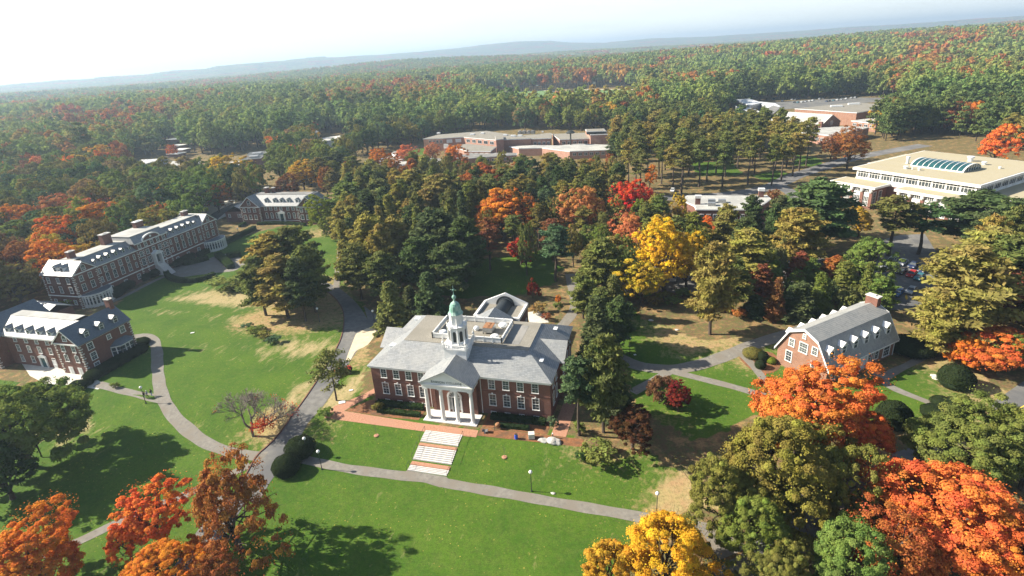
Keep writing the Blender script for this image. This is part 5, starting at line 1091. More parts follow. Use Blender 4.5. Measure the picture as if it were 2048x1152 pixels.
HAND = [
('oak_big',25,848,180,13,'green','large green tree at the left edge beside the brick patio'),
('maple',-5,930,110,11,'dark','dark green tree at the left edge below the large green one'),
('maple_big',55,1115,160,9,'orange','orange maple filling the bottom left corner'),
('maple',300,1032,108,11,'redorange','bright red-orange maple standing over the bottom left path'),
('maple',248,1078,60,7,'redorange','red-orange maple at the bottom left, lower and left of the brightest'),
('maple_big',312,1135,140,8,'orange','orange maple at the bottom edge in front of the red-orange ones'),
('thin_tree',452,1008,175,15,'rust','tall rust-brown thinning tree at the bottom beside the road'),
('thin_tree',425,1150,95,7,'rust','low rust-brown tree at the bottom edge, left of the big shadow'),
('maple_big',1335,1090,200,11,'yellow','bright yellow maple at the bottom centre right'),
('maple_big',1222,1128,130,9,'gold','golden yellow maple at the bottom, left of the bright yellow one'),
('oak_big',1565,915,255,17,'olive','huge olive green oak in front of the red-orange maple, highest of its clump'),
('oak_big',1450,985,165,13,'olive','olive green oak at the left of the huge clump, nearest the lawn'),
('oak_big',1660,965,190,14,'olive','olive green oak at the right of the huge clump, beside the dark road'),
('oak_big',1510,1045,165,11,'green','green oak at the foot of the huge clump, nearest the bottom'),
('maple_big',1625,815,240,12,'redorange','blazing red-orange maple covering the corner of the gambrel house'),
('maple_big',1735,865,120,10,'redorange','red-orange maple on the right flank of the blazing one'),
('maple_big',1905,1030,215,11,'redorange','large orange-red maple at the bottom right'),
('thin_tree',1800,1110,170,10,'rust','rusty thinning maple at the bottom right below the large orange-red one'),
('maple_big',2035,1105,130,11,'orange','orange maple in the bottom right corner'),
('oak_big',1700,1120,150,12,'green','green oak at the bottom edge between olive oaks and rusty maple'),
('oak_big',1560,1145,130,9,'olive','low olive oak at the bottom edge left of the green oak'),
('oak_big',1960,885,175,11,'green','broad green oak beside the yellow-lined road at right'),
('oak_big',2070,900,150,12,'green','green oak at the right edge below the yellow-lined road'),
('maple_big',1985,688,125,8,'redorange','red-orange maple near the right edge beyond the round bush'),
('maple',1925,700,60,7,'orange','small orange maple low beside the red-orange one at right'),
('maple',1990,590,100,14,'brownred','brown-red maple behind the red-orange one near the right edge'),
('maple',2030,700,70,8,'green','green small tree right of the red-orange maple'),
('maple',1330,505,135,18,'yellow','yellow maple behind the small lawn, tallest of the yellow group'),
('maple',1285,560,100,12,'gold','golden maple at the foot of the yellow group'),
('maple',1262,470,85,15,'salmon','pinkish orange maple on the left of the yellow group'),
('maple',1375,515,85,15,'yellow','yellow maple at the right of the yellow group'),
('maple',1258,405,92,17,'red','scarlet maple, reddest tree in the middle of the grove'),
('thin_tree',1290,400,55,13,'salmon','thin salmon tree beside the scarlet maple'),
('maple',1165,422,92,19,'salmon','tall salmon-orange maple between grey-green tree and scarlet maple'),
('maple',1093,405,58,13,'greygreen','pale grey-green broadleaf tree left of the salmon maple'),
('maple',1002,422,112,17,'orange','round orange maple in the middle of the pine grove'),
('maple_big',965,362,100,14,'rust','rust-red broad tree behind the round orange maple'),
('maple',1010,365,70,12,'rust','rust-red tree right behind the round orange maple'),
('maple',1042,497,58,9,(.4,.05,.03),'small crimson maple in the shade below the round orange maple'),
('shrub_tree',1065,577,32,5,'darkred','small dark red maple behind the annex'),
('maple',640,425,66,15,'yellowgreen','yellow-green tree at the right end of the far E-shaped dormitory'),
('maple',660,450,45,9,'limegreen','low light green tree in front of the far dormitory end'),
('maple',603,345,58,13,'gold','golden orange tree behind the far E-shaped dormitory'),
('maple',585,305,34,10,'red','red tree behind the golden one above the far dormitory'),
('maple',618,300,50,12,'tan','tan-pink tree beside the small white block'),
('maple',570,372,55,9,'brownred','red-brown low tree directly behind the far dormitory roof'),
('maple',755,320,50,10,'orange','bright orange maple left in front of the campus complex'),
('maple',811,308,42,9,'salmon','coral maple second from left before the campus complex'),
('maple',862,302,40,9,'salmon','coral maple nearest the brick corner of the campus complex'),
('maple',838,325,34,8,'gold','small golden maple below the coral ones'),
('maple',845,345,30,7,'redorange','small red-orange maple below the golden one'),
('maple',905,312,50,9,'orange','orange maple before the tar-roofed wing of the campus complex'),
('maple',1300,350,26,11,'orange','narrow orange tree left of the tall road pines'),
('maple',1940,186,48,15,'orange','lone vivid orange maple in the green woods at upper right'),
('maple',1995,285,55,19,'redorange','tall red-orange tree behind the library roof near the right edge'),
('maple',1722,440,50,10,'gold','orange-yellow maple against the library front'),
('maple',1725,520,95,13,'green','leafy green tree in front of the library, left of the car park'),
('thin_tree',1700,290,75,12,'rust','sparse red-leaved tree beside the road behind the library'),
('thin_tree',1665,290,50,11,'brownred','bare-topped red-brown tree left of the sparse red-leaved one'),
('maple',1412,455,42,9,'redorange','red-orange maple against the pale-roofed brick building'),
('maple',926,200,30,15,'yellow','single bright yellow tree in the dark woods beyond the complex'),
('maple',925,232,22,12,'gold','narrow golden tree just below the bright yellow one'),
('maple',1042,232,42,13,'tan','orange-tan tree behind the campus complex'),
('maple',1246,237,12,12,'orange','slim orange tree at the wood edge right of the complex'),
('maple',617,255,26,12,'red','red tree in the woods above the small white block'),
('maple',335,365,62,12,'green','green tree in front of the blue-grey metal roof, middle'),('maple',285,378,60,12,'olive','olive tree below the left end of the blue-grey metal roof'),('maple',390,360,58,12,'green','green tree below the low flat grey block'),('maple',425,358,50,12,'limegreen','light green tree between the grey block and the tilted roof'),('pine',672,325,55,16,'pinedark','dark pine in front of the small white block'),('maple',655,345,50,11,'green','green tree just below the small white block'),('maple',133,292,34,11,'orange','orange tree alone among the green woods at left'),
('maple',345,300,20,10,'redorange','narrow red-orange tree by the stepped white roofs'),
('maple',1550,395,34,8,'brownred','small red-brown tree by the drive right of the pale-roofed building'),
('maple',100,480,85,13,'orange','orange tree behind the left end of the long dormitory, largest there'),
('maple',195,445,75,13,'orange','orange tree behind the long dormitory, right of the largest'),
('maple',30,525,75,12,'rust','rust tree at the left edge behind the long dormitory'),
('maple',130,418,65,13,'salmon','coral tree in the second row behind the long dormitory'),
('maple',165,520,60,10,'gold','gold-brown tree close behind the long dormitory wall'),
('maple',220,475,55,11,'brownred','dark red-brown tree close behind the long dormitory'),
('maple',55,440,65,12,'orange','orange tree near the left edge, second row of the woods'),
('maple',165,393,65,13,'tan','tan bare-looking tree in the woods left of the long dormitory'),
('maple',245,425,55,12,'salmon','coral tree near the middle chimney of the long dormitory'),
('maple',315,390,75,14,'green','green tree behind the big chimneys of the long dormitory'),
('maple',385,388,85,15,'green','broad green tree behind the right half of the long dormitory'),
('maple',430,392,55,13,'rust','rust tree left of the far dormitory annex'),
('maple',345,430,60,10,'greygreen','pale green tree just behind the long dormitory right chimney'),
('maple',450,345,70,13,'gold','orange-green tree behind the far dormitory annex'),
('maple',500,348,55,12,'olive','olive tree above the far dormitory gable'),
('maple',395,440,40,7,'greygreen','small pale green tree beyond the right gable of the long dormitory'),

# evergreens
('pine',545,520,105,20,'pineolive','olive pine at the left of the lawn pine clump'),('pine',585,510,105,21,'pinegreen','green pine at the top of the lawn pine clump'),('pine',615,545,75,19,'pinegreen','green pine on the right of the lawn pine clump'),('pine',515,560,75,17,'pinegreen','lower green pine on the left of the lawn pine clump'),('pine',560,560,95,18,'pineolive','olive pine in the front of the lawn pine clump'),('pine',595,565,70,18,'pinedark','dark pine in the middle of the lawn pine clump'),
('pine',1428,560,95,22,'pineolive','pale olive pine standing alone on the lawn before the yellow trees'),
('tall_pine',1156,775,72,16,'bluegreen','blue-green pine with bare trunk nearest the hall corner'),
('pine',1207,750,95,19,'pinegreen','tall pine right of the blue-green one beside the hall'),
('spruce',1195,660,95,15,'pinedark','dense dark conifer behind the hall right side'),
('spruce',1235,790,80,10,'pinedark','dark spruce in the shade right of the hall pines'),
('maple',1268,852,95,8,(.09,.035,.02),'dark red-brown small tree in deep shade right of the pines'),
('sparse_pine',660,742,72,11.5,'pinegreen','small sparse pine leaning beside the drive left of the hall'),
('spruce',783,612,78,13,'pinegreen','green spruce at the hall back left corner'),('spruce',857,588,76,12,'bluegreen','blue-green spruce just left of the steeple'),
('spruce',820,600,50,8,'pinedark','dark low spruce between the two spruces behind the hall'),
('pine',870,470,105,21,'pinedark','big dark pine behind the hall, left of centre'),('pine',925,485,95,20,'pinedark','big dark pine behind the hall, second'),('pine',835,520,80,17,'pinedark','dark pine behind the blue-green spruce'),('pine',900,530,90,16,'pinedark','dark pine right behind the steeple'),
('pine',740,480,85,21,'pineolive','olive pine at the left edge of the grove beside the straight path'),('pine',790,480,70,19,'pineolive','olive pine second from the straight path'),('pine',712,530,70,17,'pinegreen','green pine by the bend of the drive'),('pine',765,545,75,15,'pinegreen','green pine above the drive lamp'),
('pine',695,400,75,19,'pinegreen','pine beside the yellow-green tree at the far dormitory'),('pine',760,395,80,19,'pinegreen','pine in the back row of the grove left part'),('pine',820,375,75,19,'pineolive','olive pine in the back row of the grove'),('pine',880,385,75,20,'pineolive','golden olive pine left of the round orange maple'),
('tall_pine',1110,495,68,17,'greygreen','grey-green thin pine in the clearing behind the annex'),('pine',1205,525,85,17,'pinegreen','green pine left of the yellow maples'),('spruce',1180,590,60,8,'pinegreen','green conifer beside the rear path'),
('pine',1640,420,120,23,'bluegreen','tall blue-green pine before the library left corner'),('pine',1600,470,95,20,'pineolive','olive pine left of the tall blue-green one'),('pine',1495,510,105,18,'pineolive','olive pine in front of the pale-roofed brick building'),('pine',1470,560,70,15,'pinegreen','green pine right of the lone lawn pine'),
('tall_pine',1790,440,70,18,'pinegreen','tall pine before the library middle'),('tall_pine',1850,445,62,16,'bluegreen','slim pine before the library entrance'),('pine',1960,430,110,18,'pinedark','dark pine hiding the library right end'),('pine',2030,450,90,19,'pinedark','dark pine at the right edge before the library'),
('pine',1935,575,135,22,'pineolive','large golden olive pine right of the car park'),('pine',1985,520,110,20,'pineolive','golden olive pine behind the large one at right'),('pine',1885,640,75,14,'pineolive','lower golden olive pine above the gambrel house bush'),('pine',2020,540,100,20,'pinegreen','pine at the right edge above the brown-red maple'),
('spruce',1690,560,70,10,'green','dark bushy conifer just behind the gambrel house'),('spruce',1600,600,80,9,'pinedark','dark low conifer behind the gambrel house left part'),
]
HOUSE_EXTRA = []
for e in HAND: T2(*e)
# groves filled tree by tree: ground outline in the photograph
random.seed(5)
FOOT = []   # building footprints to keep clear
def rect(x, y, th, x0, x1, y0, y1, m_=2.5):
    FOOT.append((x, y, th, x0-m_, x1+m_, y0-m_, y1+m_))
rect(0,0,0,-2,38,-8,40); rect(-111.1,27.33,1.592,-1,59,-6,12,3.5); rect(-79.1,-3.25,0,-27,10,-2,14); rect(-124.5,113,.066,-11,37,-1,14); rect(85.67,20.35,.763,-1,23,-2,12); rect(124,166.1,-.801,-6,54,-12,50)
def clear(x, y, rr=3):
    for fx, fy, th, x0, x1, y0, y1 in FOOT:
        c, s = math.cos(th), math.sin(th); a, b_ = x-fx, y-fy; u, v = c*a+s*b_, -s*a+c*b_
        if x0 < u < x1 and y0 < v < y1: return False
    return True
def fill(poly, spacing, mixk, hr, rr, cols, label, group, tries=900, cat='tree', keep=.55):
    P = wp(poly); xs = [p[0] for p in P]; ys = [p[1] for p in P]; n = 0
    for _ in range(tries):
        x, y = random.uniform(min(xs), max(xs)), random.uniform(min(ys), max(ys))
        if not inpoly(x, y, P) or not clear(x, y): continue
        if any((x-a)**2+(y-b_)**2 < max(spacing*.85 if r_ > 3 else spacing*.6, r_*.9)**2 for a, b_, r_ in PLACED): continue
        k = random.choice(mixk); col = random.choice(cols); r0 = random.uniform(*rr); PLACED.append((x, y, r0)); PEND.append((math.hypot(x-CP[0], y-CP[1]), k, x, y, random.uniform(*hr), r0, col, label, group, cat)); n += 1
    return n
NP = 0; PEND = []
NP += fill([(-120,640),(60,575),(150,548),(235,505),(300,472),(395,430),(380,405),(230,430),(60,455),(-120,490)], 9.5, ['maple'], (11,15), (4.6,6.4), ['orange','rust','gold','salmon','brownred','tan','orange','rust'], 'orange or rust autumn tree in the band of woods right behind the long dormitory', 'autumn trees behind the long dormitory')
NP += fill([(695,470),(697,560),(740,592),(830,575),(900,570),(940,500),(940,425),(690,400)], 8, ['pine','pine','spruce'], (14,20), (3.6,5), ['pinedark','pinegreen','pineolive','pineolive'], 'conifer packed in the dense dark grove behind the steepled hall', 'conifers of the grove behind the hall')
NP += fill([(940,420),(945,470),(1100,455),(1240,450),(1240,400),(1000,385)], 8.5, ['pine','tall_pine'], (15,20), (3.4,4.6), ['pinegreen','pinedark','pineolive'], 'pine among the orange and salmon maples of the grove', 'pines among the maples')
NP += fill([(640,392),(690,402),(1240,398),(1225,372),(900,368),(650,372)], 9, ['pine','tall_pine','maple'], (13,18), (3.8,5.2), ['pineolive','pinegreen','rust','pinegreen','olive'], 'tree in the back row of the grove before the campus complex', 'pines before the campus complex')
NP += fill([(1240,395),(1240,330),(1300,290),(1580,300),(1620,330),(1560,372),(1400,386)], 11, ['tall_pine'], (20,25), (3.8,5.2), ['pineolive','pinegreen','pinegreen'], 'tall bare-trunked pine on needle-covered ground beside the road', 'tall pines beside the road')
NP += fill([(1225,330),(1230,285),(1300,255),(1400,262),(1540,290),(1560,300),(1300,292)], 8, ['pine','pine','tall_pine'], (17,24), (4.2,5.8), ['pineolive','pinedark','bluegreen','pinegreen'], 'pine in the dense stand left of the sports complex', 'pines left of the sports complex')
NP += fill([(1480,600),(1500,575),(1560,560),(1650,575),(1735,595),(1760,640),(1700,640),(1600,640),(1500,640)], 6, ['spruce','maple','pine','shrub_tree'], (5,12), (2.4,4), ['pinedark','green','rust','pinegreen','brownred','olive'], 'understorey tree in the shade behind the gambrel house', 'understorey behind the gambrel house')
NP += fill([(1430,530),(1440,505),(1560,500),(1640,470),(1660,500),(1640,540),(1520,540)], 9, ['tall_pine','pine'], (15,20), (3.2,4.6), ['pineolive','pinegreen','pinedark'], 'pine between the yellow maples and the library', 'pines before the library')
NP += fill([(1905,650),(1935,590),(2000,550),(2300,560),(2300,720),(2060,700),(1990,640),(1910,650)], 8, ['pine','pine','spruce'], (15,21), (4,5.5), ['pineolive','pineolive','pinegreen','pinedark'], 'pine crowded at the right edge of the campus', 'pines at the right edge')
NP += fill([(1950,515),(2048,490),(2300,520),(2300,560),(2000,545),(1950,555)], 8, ['pine'], (14,18), (4,5.2), ['pinedark','bluegreen'], 'dark pine before the right end of the library', 'dark pines before the library')
NP += fill([(1740,285),(1800,285),(1830,272),(1900,270),(2048,310),(2200,330),(2200,240),(1830,222),(1760,240)], 8, ['pine','pine','tall_pine'], (18,24), (4.2,5.8), ['pineolive','pineolive','pinedark','olive'], 'pine in the tall stand behind the library', 'pines behind the library')
NP += fill([(1130,560),(1160,470),(1240,450),(1420,480),(1400,560),(1240,592),(1160,592)], 7.5, ['pine','maple','maple','tall_pine'], (10,16), (3,4.6), ['pinegreen','green','gold','limegreen','olive','pineolive'], 'slim tree mixed in around the yellow maples', 'mixed trees around the yellow maples')
NP += fill([(960,560),(960,490),(1060,470),(1130,480),(1120,545)], 11, ['tall_pine','maple'], (13,17), (3,4.2), ['pinegreen','brownred','olive'], 'slender tree standing in the shaded clearing behind the annex', 'slender trees behind the annex')
NP += fill([(1200,600),(1235,640),(1250,720),(1190,800),(1150,700),(1160,620)], 6.5, ['spruce','pine'], (9,14), (3,4), ['pinedark','pinegreen'], 'dark conifer crowding the right side of the hall', 'conifers right of the hall')
PEND.sort(); left = 298-sum(1 for e in HAND if 'pine' in e[0]); FARPINE = []
for dd_, k, x, y, h, r0, col, label, group, cat in PEND:
    if 'pine' in k:
        left -= 1
        if left < 0: FARPINE.append((x, y, h)); continue
    plant(k, x, y, h, r0, col, label, group=group, cat=cat)
print('grove trees', NP, 'hand', len(HAND), 'far pines', len(FARPINE))
# the woods: every tree a thing, the 300 largest in the picture as objects, the rest one mass
NOGO = [wp(l) for l in ([(690,350),(700,320),(840,285),(990,258),(1225,265),(1260,335),(1225,352),(900,345),(700,360)],
 [(1270,310),(1310,262),(1400,262),(1480,212),(1520,203),(1720,194),(1800,196),(1810,225),(1760,262),(1780,300),(1860,290),(2100,330),(2300,460),(2400,620),(1640,700),(1240,420)],
 [(930,192),(1000,181),(1240,175),(1290,183),(1275,226),(1130,237),(1010,230),(950,208)],
 [(250,385),(262,312),(405,312),(540,298),(560,372),(470,372),(400,372)], [(622,332),(630,268),(705,270),(705,326)],
 [(335,312),(340,268),(372,270),(372,312)], [(1470,232),(1560,220),(1700,330),(1540,300),(1500,262)])]
CAMP = [(-128,-400),(-128,86),(-143,104),(-142,140)]+list(wp([(560,385),(640,378),(650,350)]))+list(wp([(1230,335),(1270,300)]))+[(260,330),(330,60),(200,-90),(200,-400)]
def allowed(x, y):
    if inpoly(x, y, CAMP): return False
    for p in NOGO:
        if inpoly(x, y, p): return False
    return True
rs = np.random.RandomState(77); cand = []
def scatter(r0, r1, sp, jit=.42):
    for gx in np.arange(-r1, r1, sp):
        for gy in np.arange(-150, r1, sp):
            x = CP[0]+gx+rs.uniform(-jit, jit)*sp; y = CP[1]+gy+rs.uniform(-jit, jit)*sp; dx, dy = x-CP[0], y-CP[1]; r_ = math.hypot(dx, dy)
            if not r0 < r_ <= r1: continue
            a = math.atan2(dx, dy)-YAW
            if abs(a) > R(52): continue
            yield x, y, r_
for x, y, r_ in scatter(150, 900, 11.8):
    if r_ < 700 and not allowed(x, y): continue
    if r_ >= 700 and not allowed(x, y): continue
    if any((x-a)**2+(y-b_)**2 < max(20, (q*.9+2)**2) for a, b_, q in PLACED[:len(HAND)]) : continue
    cand.append((r_, x, y))
cand.sort()
nz = lambda x, y, s, k: float(vnoise(np.array([x]), np.array([y]), s, k)[0])
def wood_color(x, y):
    t = nz(x, y, 55, 21)*.55+nz(x, y, 160, 22)*.45+random.uniform(-.2, .2)-.1
    near = nz(x, y, 90, 23)
    if x < -130 and y < 100 and x > -215: t += .38
    if t < .62: return random.choice(['green','green','green','olive','bluegreen','limegreen','dark','green','olive'])
    if t < .72: return random.choice(['olive','tan','gold','limegreen','rust'])
    return random.choice(['orange','rust','salmon','brownred','rust','orange'])
WORDS = {'green': 'green', 'olive': 'olive', 'bluegreen': 'blue-green', 'limegreen': 'light green', 'dark': 'dark green', 'tan': 'tan', 'gold': 'golden', 'rust': 'rust-brown', 'orange': 'orange', 'salmon': 'coral pink', 'brownred': 'red-brown'}
ind = []; rest = []
vis = []
for r_, x, y in cand:
    px, py, dd = topx(x, y, gz(x, y)+10)
    (vis if -60 < px < 2110 and dd > 0 else rest).append((r_, x, y))
ind = vis[:295]; rest += vis[295:]
for r_, x, y in ind:
    c = wood_color(x, y); side = 'left of the far dormitory' if x < -200 else ('behind the dormitories' if x < -60 else ('beyond the campus complex' if x < 120 else 'beyond the sports complex at right'))
    plant('woodland', x, y, random.uniform(15, 20), random.uniform(6.8, 9.8), c, '%s woodland tree in the woods %s' % (WORDS[c], side), group='%s woodland trees %s' % (WORDS[c], side))
# ---- far woods: one object, instanced crowns
def lowtree(seed, H, Rr, clumps, per, size, pn=False):
    V, K, t = pine(seed, H, Rr, size, 9, base=.2, per=per, gap=.15) if pn else broadleaf(seed, H, Rr, clumps, per, size, .15)
    return V, K, t
coll = D.collections.new('woods_kinds'); names = []
def stuffkind(nm, V, K, t, mat):
    tt = MB(); tt.tube((0,0,-.5), (0,0,7), .3, .2, 5); me_ = leafmesh(nm, V, [M[mat], M['bark']], K, tt); o = D.objects.new(nm, me_); coll.objects.link(o)
for i in range(6): stuffkind('a%d_tree' % i, *lowtree(200+i, 16, 6, 44, 26, .7), 'leaf_forest')      # near: 0-5
stuffkind('a6_pine', *lowtree(210, 20, 4.4, 0, 14, .62, True), 'needle_forest'); stuffkind('a7_pine', *lowtree(211, 18, 4.0, 0, 14, .62, True), 'needle_forest')
for i in range(4): stuffkind('b%d_tree' % i, *lowtree(220+i, 16, 6.8, 22, 10, 1.5), 'leaf_forest')        # far: 8-11
# a 90 m patch of canopy: 12-13
def patch(seed):
    rs2 = np.random.RandomState(seed); Vs = []; Ks = []
    for gx in np.arange(-44, 45, 10.5):
        for gy in np.arange(-44, 45, 10.5):
            c = np.array([gx+rs2.uniform(-4, 4), gy+rs2.uniform(-4, 4), 0]); n = 16; s = sph(n, rs2); s[:, 2] = np.abs(s[:, 2]); hh = rs2.uniform(8, 13)
            p = c+s*np.array([5.8, 5.8, 5])+np.array([0, 0, hh]); Vs.append(cards(p, s+rs2.randn(n, 3)*.3, np.full(n, 3.2), .9, rs2)); k = np.empty((n, 3)); k[:, 0] = rs2.rand(); k[:, 1] = np.clip(rs2.rand()*.7+rs2.rand(n)*.3, 0, 1); k[:, 2] = 0; Ks.append(k)
    return np.concatenate(Vs), np.concatenate(Ks)
for i in range(3):
    V, K = patch(300+i); stuffkind('c%d_patch' % i, V, K, None, 'leaf_forest')
pts = []   # x, y, z, scale, rot, kind
for r_, x, y in rest: pts.append((x, y, gz(x, y)-.3-rs.rand()*3, rs.uniform(1.2, 1.9), rs.uniform(0, 6.28), rs.randint(0, 6) if nz(x, y, 120, 31)+rs.uniform(-.2, .2) < .8 else rs.randint(6, 8)))
for x, y, h in FARPINE: pts.append((x, y, gz(x, y)-.3, h/18, rs.uniform(0, 6.28), rs.randint(6, 8)))
FX = []; 
OPEN = [(at(px, py)[:2], rr) for px, py, rr in ((150,207,140),(60,210,160),(330,196,120),(500,185,150),(600,180,120),(1250,118,300),(1150,122,260),(1340,112,250),(1060,160,25))]
for x, y, r_ in scatter(900, 3000, 18):
    if r_ > 1500 and rs.rand() < .3: continue
    if not allowed(x, y) and r_ < 1000: continue
    if any((x-c[0])**2+(y-c[1])**2 < rr*rr and rs.rand() < .75 for c, rr in OPEN): continue
    px, py, dd = topx(x, y, 10)
    if not -150 < px < 2200: continue
    FX.append((x, y, rs.uniform(1.35, 2.15), rs.randint(8, 12)))
for x, y, r_ in scatter(3000, 9500, 85): FX.append((x, y, rs.uniform(.9, 1.25), rs.randint(12, 15)))
fx = np.array([f[0] for f in FX]); fy = np.array([f[1] for f in FX]); fz = hgt(fx, fy)
for (x, y, s, k), z in zip(FX, fz): pts.append((x, y, float(z)-.5, s*(1.0 if k < 12 else 1), rs.uniform(0, 6.28), k))
print('far woods', len(pts))
me = D.meshes.new('distant_woods'); A_ = np.array(pts, np.float32); me.vertices.add(len(pts)); me.vertices.foreach_set('co', A_[:, :3].ravel())
for nm, k in (('sc', 3), ('rot', 4)): a = me.attributes.new(nm, 'FLOAT', 'POINT'); a.data.foreach_set('value', A_[:, k].copy())
a = me.attributes.new('kindex', 'INT', 'POINT'); a.data.foreach_set('value', A_[:, 5].astype(np.int32))
fo = D.objects.new('distant_woods', me); COL.objects.link(fo); tag(fo, 'autumn woods stretching over the plain and hills to the horizon', 'woodland', kind='stuff')
ng = D.node_groups.new('woods', 'GeometryNodeTree'); ng.interface.new_socket('Geometry', in_out='INPUT', socket_type='NodeSocketGeometry'); ng.interface.new_socket('Geometry', in_out='OUTPUT', socket_type='NodeSocketGeometry')
gi = ng.nodes.new('NodeGroupInput'); go = ng.nodes.new('NodeGroupOutput'); ip = ng.nodes.new('GeometryNodeInstanceOnPoints'); ci = ng.nodes.new('GeometryNodeCollectionInfo'); ci.inputs[0].default_value = coll; ci.inputs['Separate Children'].default_value = True; ci.inputs['Reset Children'].default_value = True
def na(name, ty): n = ng.nodes.new('GeometryNodeInputNamedAttribute'); n.data_type = ty; n.inputs[0].default_value = name; return n.outputs[0]
cx_ = ng.nodes.new('ShaderNodeCombineXYZ'); ng.links.new(na('rot', 'FLOAT'), cx_.inputs[2]); e2 = ng.nodes.new('FunctionNodeEulerToRotation'); ng.links.new(cx_.outputs[0], e2.inputs[0])
ng.links.new(gi.outputs[0], ip.inputs['Points']); ng.links.new(ci.outputs[0], ip.inputs['Instance']); ip.inputs['Pick Instance'].default_value = True
ng.links.new(na('kindex', 'INT'), ip.inputs['Instance Index']); ng.links.new(e2.outputs[0], ip.inputs['Rotation']); ng.links.new(na('sc', 'FLOAT'), ip.inputs['Scale']); ng.links.new(ip.outputs[0], go.inputs[0])
fo.modifiers.new('woods', 'NODES').node_group = ng
# ================================================================== things on the grounds
# front stairs: three granite flights with brick landings and handrails
T = thing('stone_stairway', 'wide granite stairway with brick landings leading down from the hall portico', 'stairway')
xa, xb = 14.0, 21.2
def flight(y0, y1, n):
    b = MB()
    for i in range(n):
        ya, yb = y0+(y1-y0)*i/n, y0+(y1-y0)*(i+1)/n; zt = gz(17.6, ya-.15)+.09; b.box(xa, xb, yb+.012, ya, -3, zt)
    b.build('flight', M['granite'], T)
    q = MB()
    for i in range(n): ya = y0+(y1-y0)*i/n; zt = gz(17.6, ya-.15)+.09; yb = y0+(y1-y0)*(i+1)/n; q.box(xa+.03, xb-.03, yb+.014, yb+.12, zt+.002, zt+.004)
    q.build('painted_tread_shadow', M['tar'], T)  # flat dark strips that paint a shadow line along each tread edge
flight(-7.25, -9.9, 7); flight(-10.7, -13.4, 7); flight(-14.5, -15.75, 4)
for ya, yb in ((-9.9, -10.7), (-13.4, -14.5)): b = MB(); b.box(xa, xb, yb, ya-.002, -3, gz(17.6, (ya+yb)/2)+.08); b.build('landing', M['brickpath'], T)
for x in (xa-.12, xb+.12):
    b = MB()
    for ya, yb in ((-7.3, -9.8), (-10.8, -13.3), (-14.5, -15.7)):
        za, zb = gz(x, ya)+1.0, gz(x, yb)+1.0; b.tube((x, ya, za), (x, yb, zb), .03, .03, 5); b.tube((x, ya, za), (x, ya, za-1.1), .03, .03, 5); b.tube((x, yb, zb), (x, yb, zb-1.1), .03, .03, 5)
    b.build('handrail', M['iron'], T)
# porch side steps already part of the hall. Lamps
pm = MB(); pm.lathe([(.16,-.1),(.16,.12),(.09,.2),(.065,.5),(.05,3.45),(.1,3.5),(.1,3.58)], 0, 0, 8); POSTM = pm.mesh('post', M['iron'], True)
gm_ = MB(); gm_.lathe([(.06,3.56)]+[(.3*math.sin(math.pi*i/10), 3.86-.3*math.cos(math.pi*i/10)) for i in range(1, 10)]+[(.03,4.17)], 0, 0, 14); GLM = gm_.mesh('globe', M['globe'], True)
for px, py, lab in ((281,775,'white globe lamp beside the three walkers on the left path'),(1061,944,'white globe lamp on the lawn in front of the hall, right of the stairs'),(1315,987,'white globe lamp just above the yellow maple'),(608,877,'globe lamp rising behind the upper round bush by the road fork'),(636,903,'globe lamp at the right side of the round bushes by the road fork'),(683,479,'globe lamp at the far end of the straight lawn path'),(677,545,'globe lamp halfway along the straight lawn path'),(745,622,'globe lamp by the drive bend above the spruce'),(1260,677,'globe lamp on the lawn to the right of the hall'),(1158,570,'globe lamp by the shaded path behind the hall'),(475,457,'globe lamp by the hedge between the two upper dormitories'),(634,617,'globe lamp among the needles under the lawn pine clump'),(1340,1000,'globe lamp half hidden under the olive oak edge')):
    if px == 1340: continue
    x, y, z = at(px, py, 3.86); T = thing('lamp_post', lab, 'lamp', (x, y, z-3.86), 0, 'globe lamps along the paths'); link('post', POSTM, T); link('globe', GLM, T)
